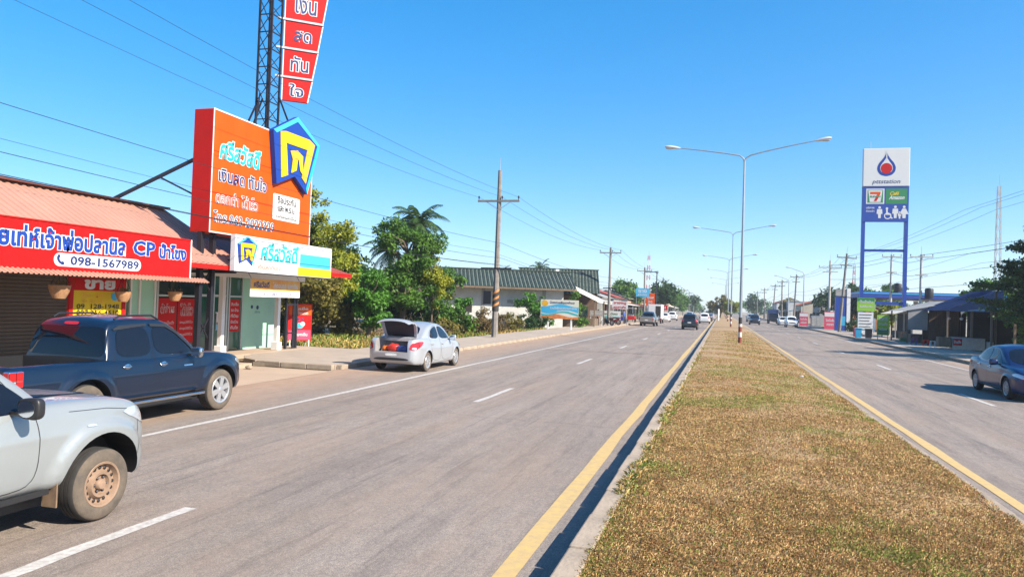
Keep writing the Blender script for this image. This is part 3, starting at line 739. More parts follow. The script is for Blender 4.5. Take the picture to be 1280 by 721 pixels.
# --- the pale pickup nearest to the camera (runs out of the picture on the left)
t = thing('pickup_truck', 'pale silver pickup with dusty brown steel wheel, cropped at the left edge', 'pickup truck', (-6.50, 4.20, 0), R(1.0), 'vehicles on the road')
S = pickup_spec(P_['silver_white'], rim='steel', rim_m=M['rust_rim'], tyre_m=M['tyre_dusty'], R=.342, arch=.485, flare=.04, flare_s=.06, flare_w=.15, y1=2.36, ww=.235, inset=.015,
    zt=[(-2.82, 1.07), (-2.75, 1.10), (-1.2, 1.10), (-1.0, 1.13), (.7, 1.165), (1.15, 1.16), (1.75, 1.13), (2.05, 1.065), (2.22, .96), (2.32, .82), (2.36, .72)],
    hw=[(-2.82, .84), (-2.76, .885), (-2.4, .90), (0, .905), (1.4, .905), (1.85, .885), (2.12, .81), (2.28, .68), (2.36, .55)],
    zb=[(-2.82, .52), (-2.5, .46), (-1.5, .44), (1.2, .42), (1.9, .36), (2.1, .34), (2.36, .40)],
    doors=[[(-.13, .50), (.70, .47), (.82, .58), (.84, .95), (.80, 1.12), (.50, 1.50), (.25, 1.63), (-.13, 1.63)]], handles=[(.02, .97)], mirror=(.60, 1.19, .93), mirror_m=M['plastic'],
    corner_patches=[('headlamp', [(-.26, .985), (.06, .82), (.42, .78), (.44, .90), (.20, .99), (-.16, 1.035)], 52, M['lamp_clear'], .006), ('fog_recess', [(.20, .52), (.40, .52), (.40, .60), (.20, .60)], 60, M['plastic'], .004)],
    patches=[('windscreen', [(-.62, 1.13), (.62, 1.13), (.50, 1.60), (-.50, 1.60)], 90, M['car_glass'], .006), ('rear_window', [(-.60, 1.2), (.60, 1.2), (.52, 1.58), (-.52, 1.58)], -90, M['car_glass'], .006), ('grille', [(-.45, .70), (.45, .70), (.48, .90), (-.48, .90)], 90, M['plastic'], .006)],
    cutboxes=[(-.74, .74, -2.72, -1.2, .62, 1.5)])
bv = build_vehicle(t, S)
for sx in (1, -1):
    patch('side_indicator', bv, [(1.33, .915), (1.43, .915), (1.42, .935), (1.34, .935)], 0 if sx > 0 else 180, M['lamp_clear'], t, .008, .05, 1, sx < 0)
    MB().box(sx * .74, sx * .90, 1.03, 1.045, .25, .47).build('mudflap', M['mud'], t, off=(0, 0, 0))
    MB().bar((sx * .80, -1.0, .40), (sx * .80, 1.0, .40), .10, .05).build('sill', M['plastic'], t, off=(0, 0, 0))
    patch('bumper_gap', bv, [(1.985, .56), (1.992, .56), (2.02, .72), (2.062, .90), (2.055, .90), (2.012, .72)], 0 if sx > 0 else 180, M['black'], t, .003, .05, 0, sx < 0)
    patch('bonnet_gap', bv, [(1.16, 1.075), (1.6, 1.055), (1.9, 1.012), (1.9, 1.017), (1.6, 1.060), (1.16, 1.080)], 0 if sx > 0 else 180, M['black'], t, .003, .05, 0, sx < 0)

# --- the navy double cab parked at the shop
t = thing('pickup_truck', 'dark navy double cab pickup with chrome mirror parked at the shop', 'pickup truck', (-9.93, 10.42, 0), R(0.6), 'vehicles parked on the left')
S = pickup_spec(P_['navy'], tyre_m=M['tyre_dusty'], rim_m=M['alloy'], mirror_m=M['chrome'], cutboxes=[(-.74, .74, -2.72, -1.2, .62, 1.5)],
    patches=[('rear_window', [(-.74, 1.15), (-.5, 1.14), (.5, 1.14), (.74, 1.15), (.66, 1.58), (.5, 1.60), (-.5, 1.60), (-.66, 1.58)], -90, M['car_glass'], .006), ('windscreen', [(-.62, 1.13), (.62, 1.13), (.50, 1.60), (-.50, 1.60)], 90, M['car_glass'], .006), ('brake_light', [(-.14, 1.62), (.14, 1.62), (.14, 1.665), (-.14, 1.665)], -90, M['lamp_red'], .012),
             ('number_plate', [(-.17, .62), (.17, .62), (.17, .76), (-.17, .76)], -90, M['plate'], .012)],
    corner_patches=[('headlamp', [(-.14, .90), (.12, .76), (.40, .72), (.42, .84), (.15, .92), (-.08, .95)], 52, M['lamp_clear'], .006), ('bumper_trim', [(.05, .44), (.40, .44), (.40, .60), (.10, .62)], 52, M['plastic'], .007)])
bv = build_vehicle(t, S)
for sx in (1, -1):
    a = 0 if sx > 0 else 180; fl = sx < 0
    # tail lamp: chrome frame with red and clear cells, wrapping the rear corner
    fr = MB().box(sx * .80, sx * .905, -2.845, -2.62, .68, 1.06).build('tail_lamp', M['chrome'], t, bevel=.02, off=(0, 0, 0))
    for (za, zc, mm) in ((.93, 1.045, 'lamp_red'), (.845, .92, 'lamp_red'), (.75, .835, 'lamp_red')):
        MB().box(sx * .9055, sx * .915, -2.735, -2.635, za, zc).build('lens', M[mm], fr, bevel=.008, off=(0, 0, 0))
    for (za, zc, mm) in ((.93, 1.045, 'lamp_red'), (.845, .92, 'lamp_clear'), (.75, .835, 'lamp_clear'), (.69, .74, 'lamp_red')):
        MB().box(sx * .9055, sx * .913, -2.838, -2.745, za, zc).build('lens', M[mm], fr, bevel=.008, off=(0, 0, 0))
        MB().box(sx * .81, sx * .895, -2.856, -2.8455, za, zc).build('lens', M[mm], fr, bevel=.008, off=(0, 0, 0))
    MB().bar((sx * .93, -.98, .40), (sx * .93, .98, .40), .13, .05).build('side_step', M['chrome'], t, off=(0, 0, 0), bevel=.015)
    MB().tube([(sx * .60, -.80, 1.72), (sx * .60, -.7, 1.775), (sx * .60, .0, 1.78), (sx * .60, .18, 1.70)], .017, 8).build('roof_rail', M['dark_metal'], t, True, off=(0, 0, 0))
    patch('rain_visor', bv, [(-.90, 1.545), (-.30, 1.60), (-.20, 1.60), (-.20, 1.645), (-.78, 1.62), (-.92, 1.56)], a, M['plastic'], t, .018, .09, 0, fl)
    patch('rain_visor', bv, [(-.12, 1.595), (.24, 1.575), (.46, 1.46), (.85, 1.14), (.89, 1.14), (.48, 1.51), (.26, 1.63), (-.12, 1.645)], a, M['plastic'], t, .018, .09, 0, fl)
    patch('badge', bv, [(.52, .90), (.74, .90), (.74, .925), (.52, .925)], a, M['chrome'], t, .006, .09, 0, fl)
MB().box(-.66, .66, -2.84, -2.825, .60, 1.04).build('tailgate', P_['navy'], t, bevel=.01, off=(0, 0, 0))
MB().box(-.80, .80, -2.95, -2.80, .42, .56).build('rear_bumper', M['chrome'], t, bevel=.03, off=(0, 0, 0))
# --- silver saloon with its boot open
t = thing('saloon_car', 'silver saloon car with its boot lid raised, parked at the kerb', 'car', (-9.52, 22.60, 0), R(0.8), 'vehicles parked on the left')
S = sedan_spec(P_['silver'], tyre_m=M['tyre_dusty'], lining=True, cutboxes=[(-.52, .52, -2.5, -1.42, .62, 1.3)],
    patches=[('rear_window', [(-.52, 1.06), (.52, 1.06), (.42, 1.38), (-.42, 1.38)], -90, M['car_glass'], .006), ('windscreen', [(-.60, .98), (.60, .98), (.48, 1.38), (-.48, 1.38)], 90, M['car_glass'], .006),
             ('bumper_trim', [(-.62, .37), (.62, .37), (.46, .45), (-.46, .45)], -90, M['plastic'], .008), ('number_plate', [(-.19, .50), (.19, .50), (.19, .58), (-.19, .58)], -90, M['plate'], .01)],
    corner_patches=[('tail_lamp', [(-.24, .70), (-.06, .68), (.22, .82), (.30, .93), (.05, .94), (-.20, .88)], -52, M['lamp_red'], .008), ('headlamp', [(-.2, .72), (.16, .58), (.22, .68), (-.06, .80)], 55, M['lamp_clear'], .006)])
bv = build_vehicle(t, S)
lid = MB(); prof = [(-1.44, 1.05), (-1.53, 1.16), (-1.60, 1.32), (-1.68, 1.46), (-1.82, 1.545), (-2.02, 1.56), (-2.16, 1.53)]
hwid = [.50, .535, .56, .575, .575, .56, .52]; thick = .035
for (y, z), h in zip(prof, hwid): pass
V = []; F = []; nx = 9
for j, ((y, z), h) in enumerate(zip(prof, hwid)):
    for s_ in (0, 1):
        for i in range(nx):
            u_ = -1 + 2 * i / (nx - 1); V.append((h * u_, y - s_ * .03, z + .05 * (1 - u_ * u_) - s_ * .035 - .045 * abs(u_) ** 6))
for j in range(len(prof) - 1):
    for i in range(nx - 1):
        a0 = j * 2 * nx + i; b0 = a0 + 2 * nx
        F.append((a0, a0 + 1, b0 + 1, b0)); F.append((a0 + nx, b0 + nx, b0 + nx + 1, a0 + nx + 1))
    for i in (0, nx - 1):
        a0 = j * 2 * nx + i; b0 = a0 + 2 * nx; F.append((a0, b0, b0 + nx, a0 + nx))
for j in (0, len(prof) - 1):
    for i in range(nx - 1): a0 = j * 2 * nx + i; F.append((a0, a0 + 1, a0 + nx + 1, a0 + nx))
lo = MB().add(V, F).build('boot_lid', P_['silver'], t, True, off=(0, 0, 0))
# lining on the underside of the lid
V = []; F = []
for j, ((y, z), h) in enumerate(zip(prof[:-2], hwid[:-2])):
    for i in range(nx):
        u_ = -1 + 2 * i / (nx - 1); V.append((h * .84 * u_, y - .040, z + .05 * (1 - (.84 * u_) ** 2) - .045))
for j in range(len(prof) - 3):
    for i in range(nx - 1): a0 = j * nx + i; F.append((a0, a0 + nx, a0 + nx + 1, a0 + 1))
M['lid_lining'] = mat('dark lid lining', (.02, .025, .04), .5, var=.1)
MB().add(V, F).build('lid_lining', M['lid_lining'], lo, True, off=(0, 0, 0))
for sx in (1, -1):
    MB().tube([(sx * .47, -1.42, .95), (sx * .49, -1.50, 1.10), (sx * .50, -1.56, 1.20)], .018, 8).build('hinge', M['plastic'], t, True, off=(0, 0, 0))
    patch('reversing_lens', bv, [(-.27 - .58, .715), (-.13 - .58, .70), (-.10 - .58, .76), (-.24 - .58, .78)], -52 if sx > 0 else 232, M['lamp_clear'], t, .012, .05, 1, sx < 0)
# what is in the boot
def lump(name, label, cat, c, rx, ry, rz, m, seed):
    r = random.Random(seed); b = MB().ball((0, 0, rz * .8), rx, ry, rz, 18, 12)
    b.v = [(x * (1 + .18 * math.sin(5 * x / rx + seed) * math.cos(4 * z / rz)), y * (1 + .15 * math.cos(6 * y / ry + seed)), max(0, z + .1 * rz * math.sin(7 * x / rx + 3 * y / ry + seed))) for x, y, z in b.v]
    o = b.build(name, m, None, True, off=(0, 0, 0)); o.location = c; tag(o, label, cat); return o
M['red_cloth'] = mat('red plastic bag', (.50, .03, .02), .4, var=.25, scale=9)
bx_ = lambda x, y, z: (-9.52 + x, 22.60 + y, z)
lump('shopping_bag', 'crumpled red bag in the open boot of the silver saloon', 'bag', bx_(-.02, -1.95, .625), .20, .16, .13, M['red_cloth'], 3)
lump('shopping_bag', 'small orange red bag at the left in the silver saloon boot', 'bag', bx_(-.30, -1.92, .625), .12, .12, .09, mat('orange bag', (.55, .12, .02), .4, var=.2, scale=9), 5)
o = MB().box(-.17, .17, -.22, .22, 0, .16).build('storage_box', mat('blue crate plastic', (.02, .06, .22), .5), None, bevel=.02, off=(0, 0, 0)); o.location = bx_(.30, -1.85, .625); tag(o, 'blue plastic box at the right in the silver saloon boot', 'box')

# --- deep blue saloon coming towards us on the right carriageway
t = thing('saloon_car', 'deep blue saloon car driving towards the camera on the right carriageway', 'car', (8.55, 25.1, 0), R(180), 'vehicles on the road')
S = sedan_spec(P_['blue'], rim_m=M['steel'], y1=2.22, handle_m=M['chrome'],
    patches=[('rear_window', [(-.52, 1.06), (.52, 1.06), (.42, 1.38), (-.42, 1.38)], -90, M['car_glass'], .006), ('windscreen', [(-.62, .97), (.62, .97), (.50, 1.39), (-.50, 1.39)], 90, M['car_glass'], .006), ('grille', [(-.5, .52), (.5, .52), (.45, .62), (-.45, .62)], 90, M['plastic'], .008), ('number_plate', [(-.18, .38), (.18, .38), (.18, .48), (-.18, .48)], 90, M['plate'], .012)],
    corner_patches=[('headlamp', [(-.30, .70), (.20, .60), (.24, .68), (-.10, .77)], 52, M['lamp_clear'], .008), ('tail_lamp', [(-.25, .76), (.20, .80), (.26, .92), (-.2, .90)], -52, M['lamp_red'], .006), ('sill_strip', [(-1.0, .27), (1.0, .27), (1.0, .30), (-1.0, .30)], 0, M['chrome'], .008)])
S['zt'] = [(a, b if a < 1.3 else b + .05) for a, b in S['zt']]
build_vehicle(t, S)

# --- traffic farther along: one saloon, one hatch-backed utility car and one pickup, copied
def suv_spec(pm):
    return sedan_spec(pm, y0=-2.15, y1=2.15, R=.34, arch=.39, hwmax=.88, gy0=-2.08, gy1=1.15, tumble=.26, gw=[(-2.08, .70), (-1.9, .77), (.4, .81), (1.15, .72)],
        zt=[(-2.15, .85), (-2.1, 1.05), (0, 1.06), (.9, 1.08), (1.1, 1.06), (1.7, .98), (2.0, .86), (2.15, .66)], zb=[(-2.15, .42), (-1.3, .30), (1.3, .28), (2.15, .38)], hw=[(-2.15, .70), (-2.05, .83), (-1.3, .88), (1.3, .88), (1.9, .80), (2.15, .58)],
        roof=[(-2.08, 1.02), (-1.95, 1.40), (-1.75, 1.62), (-1.2, 1.70), (0, 1.70), (.35, 1.60), (1.15, 1.05)], gbase=[(-2.08, 1.05), (1.15, 1.05)],
        windows=[[(-1.75, 1.15), (-.9, 1.12), (-.9, 1.52), (-1.65, 1.50)], [(-.85, 1.12), (-.05, 1.10), (-.05, 1.55), (-.85, 1.53)], [(0, 1.10), (.85, 1.10), (.45, 1.42), (.2, 1.55), (0, 1.56)]],
        doors=[], handles=[(-.7, 1.0), (.1, 1.0)], mirror=(.68, 1.14, .86),
        patches=[('rear_window', [(-.58, 1.16), (.58, 1.16), (.50, 1.55), (-.50, 1.55)], -90, M['car_glass'], .008), ('windscreen', [(-.62, 1.12), (.62, 1.12), (.5, 1.55), (-.5, 1.55)], 90, M['car_glass'], .008), ('number_plate', [(-.2, .72), (.2, .72), (.2, .84), (-.2, .84)], -90, M['plate'], .014), ('grille', [(-.5, .66), (.5, .66), (.5, .82), (-.5, .82)], 90, M['plastic'], .01)],
        corner_patches=[('tail_lamp', [(-.22, .85), (.02, .85), (.02, 1.15), (-.18, 1.15)], -62, M['lamp_red'], .01), ('headlamp', [(-.2, .82), (.2, .76), (.24, .88), (-.1, .96)], 55, M['lamp_clear'], .008)])
def recolour(root, pm_from, pm_to):
    for o in [root] + list(root.children_recursive):
        if o.type != 'MESH': continue
        for i, s in enumerate(o.material_slots):
            if s.material == pm_from: s.link = 'OBJECT'; s.material = pm_to
suv = thing('utility_car', 'black utility car driving away in the right lane of the left carriageway', 'car', (-3.3, 84, 0), 0, 'vehicles on the road')
build_vehicle(suv, suv_spec(P_['black']), False)
pk = thing('pickup_truck', 'beige grey pickup parked by the distant shops on the left', 'pickup truck', (-8.6, 93, 0), R(-2), 'vehicles parked on the left')
SP = pickup_spec(P_['grey'], doors=[], cutboxes=[(-.74, .74, -2.72, -1.2, .62, 1.5)], patches=[('rear_window', [(-.66, 1.18), (.66, 1.18), (.58, 1.58), (-.58, 1.58)], -90, M['car_glass'], .006), ('windscreen', [(-.62, 1.13), (.62, 1.13), (.50, 1.60), (-.50, 1.60)], 90, M['car_glass'], .006), ('number_plate', [(-.2, .66), (.2, .66), (.2, .8), (-.2, .8)], -90, M['plate'], .014)],
    corner_patches=[('tail_lamp', [(-.12, .72), (.04, .72), (.04, 1.03), (-.12, 1.03)], -60, M['lamp_red'], .01)])
build_vehicle(pk, SP, False)
sal = thing('saloon_car', 'white saloon car parked at the right kerb beyond the banners', 'car', (10.4, 138, 0), R(180), 'vehicles parked on the right')
build_vehicle(sal, sedan_spec(P_['white'], doors=[], patches=[('windscreen', [(-.62, .97), (.62, .97), (.50, 1.39), (-.50, 1.39)], 90, M['car_glass'], .006), ('rear_window', [(-.52, 1.06), (.52, 1.06), (.42, 1.38), (-.42, 1.38)], -90, M['car_glass'], .006), ('grille', [(-.5, .52), (.5, .52), (.45, .62), (-.45, .62)], 90, M['plastic'], .008)],
    corner_patches=[('headlamp', [(-.30, .64), (.20, .56), (.24, .66), (-.10, .74)], 52, M['lamp_clear'], .008), ('tail_lamp', [(-.25, .76), (.20, .80), (.26, .92), (-.2, .90)], -52, M['lamp_red'], .006)]), False)
def traffic(src, frm, to, loc, rz, label, group):
    c = copy_tree(src); c.location = loc; c.rotation_euler = (0, 0, R(rz)); c['label'] = label; c['group'] = group
    if to is not frm: recolour(c, frm, to)
    return c
traffic(suv, P_['black'], P_['white'], (-2.6, 124, 0), 0, 'white utility car driving away just beyond the black car', 'vehicles on the road')
traffic(sal, P_['white'], P_['black'], (-2.5, 150, 0), 0, 'black saloon car driving away, third car in the left carriageway', 'vehicles on the road')
traffic(sal, P_['white'], P_['silver'], (-2.3, 172, 0), 0, 'silver saloon car driving away, far along the left carriageway', 'vehicles on the road')
traffic(suv, P_['black'], P_['silver'], (-6.4, 160, 0), 0, 'silver utility car far along the inner left lane', 'vehicles on the road')
traffic(sal, P_['white'], P_['white'], (-9.0, 126, 0), 0, 'white saloon car parked beyond the white box truck', 'vehicles parked on the left')
traffic(suv, P_['black'], P_['white'], (-8.8, 142, 0), 0, 'white utility car parked far along the left shoulder', 'vehicles parked on the left')
traffic(suv, P_['black'], P_['navy'], (5.4, 132, 0), 180, 'dark blue utility car coming towards us near the median', 'vehicles on the road')
traffic(suv, P_['black'], P_['white'], (10.3, 121, 0), 180, 'white utility car parked before the red banners on the right', 'vehicles parked on the right')
traffic(pk, P_['grey'], P_['silver'], (6.0, 165, 0), 180, 'silver pickup coming towards us far along the right carriageway', 'vehicles on the road')
# box truck
def box_truck(loc, rz, label, boxm, cabm, group):
    t = thing('box_truck', label, 'truck', loc, R(rz), group); z = (0, 0, 0)
    MB().box(-.95, .95, -2.6, 1.2, .75, 2.75).build('cargo_box', boxm, t, bevel=.03, off=z)
    MB().box(-.86, .86, -2.625, -2.602, .85, 2.62).build('rear_shutter', M['panel_white'], t, off=z)
    MB().box(.12, .84, -2.64, -2.627, .9, 2.5).build('doorway_shade', M['dark_in'], t, off=z)  # dark plate painted as the shade inside the open box
    cab = MB().prism([(-.88, 1.28, .55), (-.88, 2.9, .55), (-.88, 2.95, 1.1), (-.88, 2.55, 2.05), (-.88, 1.28, 2.1)], (1.76, 0, 0)).build('cab', cabm, t, bevel=.06, off=z)
    for s_ in (-1, 1): MB().prism([(s_ * .885, 1.6, 1.25), (s_ * .885, 2.65, 1.25), (s_ * .885, 2.42, 1.9), (s_ * .885, 1.6, 1.9)], (s_ * .006, 0, 0)).build('side_window', M['car_glass'], cab, off=z)
    MB().prism([(-.74, 2.885, 1.25), (.74, 2.885, 1.25), (.70, 2.605, 1.95), (-.70, 2.605, 1.95)], (0, .05, .02)).build('windscreen', M['car_glass'], cab, off=z)
    MB().box(-.5, .5, -2.5, 2.6, .45, .72).build('chassis', M['plastic'], t, off=z)
    for y in (2.1, -1.6):
        for s_ in (-1, 1): make_wheel(t, s_ * .82, y, .38, .22, 'multi', M['tyre'], M['steel'], s_)
    for s_ in (-1, 1): MB().box(s_ * .8 - .1, s_ * .8 + .1, -2.66, -2.6, .55, .68).build('tail_lamp', M['lamp_red'], t, off=z)
    return t
box_truck((-9.2, 110, 0), 0, 'white box truck with an open rear, parked on the left shoulder', M['panel_white'], P_['white'], 'vehicles parked on the left')
box_truck((9.6, 152, 0), 180, 'dark blue box truck far along the right kerb', mat('dark blue cargo box', (.02, .05, .16), .5), P_['navy'], 'vehicles parked on the right')
# ------------------------------------------------------------------ left: shop with the salmon roof and the loan shop beside it
XP = (1, 0)      # facing the road
t = thing('shop_building', 'single storey shop with salmon sheet roof and brown roller shutter', 'building', (-17, 13, 0))
MB().box(-24, -17, 6, 18.0, 0, 2.9).build('wall', M['cream_wall'], t)
MB().box(-17.0, -13.6, 6, 19.4, .0, .12).build('floor_slab', M['slab'], t)
sh = MB().box(-17.0, -16.985, 7.5, 17.7, .12, 2.75).build('roller_shutter', M['shutter'], t)
sl_ = MB().box(-16.984, -16.962, 7.5, 17.7, 0, .085).build('slat', M['shutter'], sh, bevel=.01)
for k in range(28):
    o = sl_ if k == 0 else sl_.copy()
    if k: C.objects.link(o)
    o.location = (0, 0, .13 + .093 * k)
for y in (7.4, 12.6, 17.75): MB().box(-16.99, -16.86, y - .07, y + .07, .12, 2.9).build('shutter_rail', M['dark_metal'], t)
def on_roof(x): return 4.76 - (x + 17) * -1 * (-.565) if False else 4.76 - (x + 17) * .565
corrugated('roof', M['salmon'], t, (-17, 5.5, on_roof(-17)), (-17, 15.75, on_roof(-17)), (-12.9, 5.5, on_roof(-12.9)), .22, .03)
corrugated('roof', M['salmon'], t, (-17, 15.75, on_roof(-17)), (-17, 19.3, on_roof(-17)), (-13.85, 15.75, on_roof(-13.85)), .22, .03)
corrugated('rear_roof', M['salmon'], t, (-17, 5.5, 4.78), (-17, 19.3, 4.78), (-22.5, 5.5, 3.3), .22, .03)
MB().bar((-17.0, 5.4, 4.80), (-17.0, 19.4, 4.80), .42, .05).build('ridge_cap', M['salmon_edge'], t)
MB().bar((-17.0, 19.32, 4.70), (-13.85, 19.32, on_roof(-13.85) - .04), .05, .14).build('barge_board', M['salmon_edge'], t)
MB().bar((-13.83, 15.8, 2.93), (-13.83, 19.3, 2.93), .04, .13).build('fascia', M['darkred'], t)
MB().prism([(-17, 19.1, 2.9), (-17, 19.1, 4.7), (-14.2, 19.1, 3.12), (-14.2, 19.1, 2.9)], (0, .04, 0)).build('gable_end', M['cream_wall'], t)
for y in (6.2, 10.9, 15.6, 19.0): MB().bar((-17, y, 2.82), (-13.2 if y < 15.7 else -14, y, 2.6 if y < 15.7 else 2.85), .06, .10).build('rafter', M['dark_metal'], t)
MB().box(-13.3, -13.22, 5.5, 15.7, 2.52, 2.62).build('eave_beam', M['dark_metal'], t)
for y in (7.2,): MB().box(-13.36, -13.24, y - .06, y + .06, .0, 2.6).build('post', M['white'], t)

# red name board
sg = thing('shop_sign', 'long red name board with blue and white lettering on the salmon roof', 'sign', (-12.95, 11, 2.5))
MB().box(-13.02, -12.95, 6.4, 15.72, 2.55, 3.49).build('board', M['red'], sg)
MB().box(-13.05, -12.93, 15.72, 15.75, 2.53, 3.51).build('edge_trim', M['white'], sg); MB().box(-13.05, -12.93, 6.4, 15.72, 3.49, 3.515).build('edge_trim', M['darkred'], sg)
for (y0_, y1_) in ((7.6, 8.0), (12.0, 12.4), (15.2, 15.5)): MB().bar((-13.02, y0_, 3.3), (-13.9, y0_, 3.0), .05).build('bracket', M['dark_metal'], sg)
O = (-12.95, 0, 0)
outlined('ขายเท่ห์เจ้าพ่อปลานิล', 'lettering', O, XP, M['blue'], M['panel_white'], sg, 3.45, .43, 11.88, 3.17, bold=.035, halo=.085)
outlined('CP', 'lettering', O, XP, M['blue'], M['panel_white'], sg, .68, .34, 14.17, 3.17, bold=.03, halo=.075)
outlined('น้ำโขง', 'lettering', O, XP, M['blue'], M['panel_white'], sg, .92, .36, 15.11, 3.16, bold=.035, halo=.09)
panel_poly('phone_strip', rrect(2.32, .27, 12.93, 2.765, .13), O, XP, M['panel_white'], sg)
lettering('098-1567989', 'lettering', O, XP, M['navy'], sg, 1.86, .19, 13.09, 2.765, off=.012, bold=.02)
hs = [(-.09, .05), (-.06, .10), (-.02, .09), (-.01, .05), (-.035, .03), (-.02, -.02), (.02, -.05), (.045, -.035), (.09, -.06), (.08, -.10), (.04, -.11), (-.04, -.07), (-.085, -.01)]
panel_poly('phone_symbol', [(a + 11.93, b + 2.77) for a, b in hs], O, XP, M['navy'], sg, .009)
corrugated('eave_fringe', M['salmon'], sg, (-12.98, 6.4, 2.545), (-12.98, 16.3, 2.545), (-12.80, 6.4, 2.44), .11, .025)

# for sale board under the eave
sb = thing('sale_board', 'yellow and red for sale board hanging under the salmon eave', 'sign', (-13.75, 13.7, 1.6))
MB().box(-13.79, -13.75, 13.05, 14.42, 1.66, 2.50).build('board', M['yellow'], sb)
panel_poly('red_header', rect(1.37, .28, 13.735, 2.36), (-13.75, 0, 0), XP, M['red'], sb, .002)
lettering('ขาย', 'lettering', (-13.75, 0, 0), XP, M['panel_white'], sb, .88, .22, 13.75, 2.36, off=.008, bold=.05)
lettering('ปลา-ผัก', 'lettering', (-13.75, 0, 0), XP, M['gold'], sb, .6, .11, 13.55, 2.13, off=.006, bold=.02)
lettering('สด สะอาด', 'lettering', (-13.75, 0, 0), XP, M['gold'], sb, .6, .11, 13.55, 1.99, off=.006, bold=.02)
panel_poly('fish_mark', circ(.11, 14.2, 2.10, 16, .10), (-13.75, 0, 0), XP, M['skyblue'], sb, .004)
lettering('09  128-1948', 'lettering', (-13.75, 0, 0), XP, M['black'], sb, 1.2, .11, 13.73, 1.865, off=.006, bold=.012)
lettering('097 256-4610', 'lettering', (-13.75, 0, 0), XP, M['black'], sb, 1.2, .11, 13.73, 1.725, off=.006, bold=.012)
for y in (13.2, 14.3): MB().tube([(-13.77, y, 2.5), (-13.72, y, 2.95)], .006, 5).build('hanging_wire', M['wire'], sb)
for y in (12.98, 14.46): MB().box(-13.80, -13.73, y - .05, y + .05, 1.5, 2.52).build('side_frame', M['darkred'], sb)
sb.location.z -= .07

# hanging coir pots
def pot(y, z, sc, label):
    p = thing('hanging_pot', label, 'plant pot', (-13.35, y, z), 0, 'hanging pots under the eave')
    MB().lathe([(.001, -.17 * sc), (.10 * sc, -.17 * sc), (.16 * sc, -.05 * sc), (.185 * sc, .06 * sc), (.19 * sc, .075 * sc), (.165 * sc, .07 * sc), (.13 * sc, .02 * sc), (.001, .0)], (-13.35, y, z), 'z', 18).build('pot', M['coir'], p, True)
    for k in range(3):
        a = 2.1 * k + .4; MB().tube([(-13.35 + .18 * sc * math.cos(a), y + .18 * sc * math.sin(a), z + .07 * sc), (-13.35, y, z + .48)], .006, 5).build('cord', M['wire'], p)
    MB().tube([(-13.35, y, z + .47), (-13.30, y, 2.60)], .005, 5).build('hook', M['dark_metal'], p)
    V = []; F = []
    for k in range(26):
        a = rng.uniform(0, 6.28); rr_ = rng.uniform(.02, .15) * sc; c = Vector((-13.35 + rr_ * math.cos(a), y + rr_ * math.sin(a), z + .07 * sc)); d = Vector((math.cos(a) * rng.uniform(.2, 1), math.sin(a) * rng.uniform(.2, 1), rng.uniform(.2, .9))) * .14 * sc; s_ = Vector((-d.y, d.x, 0)).normalized() * .02
        n = len(V); V += [c - s_, c + d * .6 + s_, c + d, c + d * .6 - s_]; F.append((n, n + 1, n + 2, n + 3))
    MB().add(V, F).build('dry_plant', L['dry'], p)
pot(12.31, 2.16, 1.15, 'brown coir pot hanging left of the for sale board')
pot(14.03, 2.08, .95, 'brown coir pot hanging right of the for sale board')
pot(15.72, 2.12, .95, 'brown coir pot hanging in front of the red window posters')

# loan shop: mint green front with glass
t = thing('shop_building', 'mint green loan shop with glass front and white columns', 'building', (-17, 21.5, 0))
MB().box(-24, -17.0, 18.05, 25.6, 0, 3.25).build('wall', M['green_wall'], t)
MB().box(-17.0, -15.6, 18.1, 25.9, .0, .15).build('floor_slab', M['slab'], t)
MB().box(-17.0, -16.95, 18.05, 19.1, .15, 2.8).build('side_panel', M['green_wall'], t)
for y in (18.07, 18.42, 19.05): MB().box(-16.949, -16.90, y - .03, y + .03, .15, 2.8).build('mullion', M['white'], t)
g1 = MB().box(-17.0, -16.96, 19.12, 21.0, .15, 2.75).build('shop_window', M['glass'], t)
for y in (19.15, 20.97): MB().box(-16.958, -16.90, y - .035, y + .035, .15, 2.78).build('window_frame', M['aluminium'], g1)
for z in (.19, 2.06, 2.74): MB().box(-16.958, -16.905, 19.19, 20.93, z - .03, z + .03).build('window_frame', M['aluminium'], g1)
PO = (-16.955, 0, 0)
ps = panel_poly('poster', rect(.86, 1.45, 19.63, 1.25), PO, XP, M['red'], g1, .001); ps2 = panel_poly('poster', rect(.82, 1.45, 20.52, 1.25), PO, XP, M['red'], g1, .001)
outlined('กู้ง่าย', 'lettering', PO, XP, M['darkred'], M['panel_white'], g1, .60, .34, 19.65, 1.62, off=.008, bold=.01, halo=.05)
outlined('ได้เร็ว', 'lettering', PO, XP, M['darkred'], M['panel_white'], g1, .60, .38, 20.52, 1.62, off=.008, bold=.01, halo=.05)
for k in range(3): lettering('ดอกเบี้ยต่ำ', 'lettering', PO, XP, M['panel_white'], g1, .6, .11, 19.65, 1.20 - .2 * k, off=.008, bold=.0); lettering('อนุมัติไว', 'lettering', PO, XP, M['panel_white'], g1, .6, .11, 20.52, 1.20 - .2 * k, off=.008, bold=.0)
g2 = MB().box(-17.0, -16.96, 21.05, 22.55, .15, 2.85).build('glass_door', M['green_glass'], t)
for y in (21.08, 21.80, 22.52): MB().box(-16.958, -16.90, y - .04, y + .04, .15, 2.88).build('door_frame', M['aluminium'], g2)
for z in (.20, 2.1, 2.84): MB().box(-16.958, -16.905, 21.13, 22.47, z - .04, z + .04).build('door_frame', M['aluminium'], g2)
for y in (21.70, 21.92): MB().box(-16.90, -16.86, y - .015, y + .015, .9, 1.5).build('pull_handle', M['chrome'], g2)
panel_poly('notice', rect(.42, .36, 22.18, 1.35), PO, XP, M['panel_white'], g2, .002); panel_poly('notice', rect(.36, .2, 22.2, 1.0), PO, XP, M['skyblue'], g2, .002)
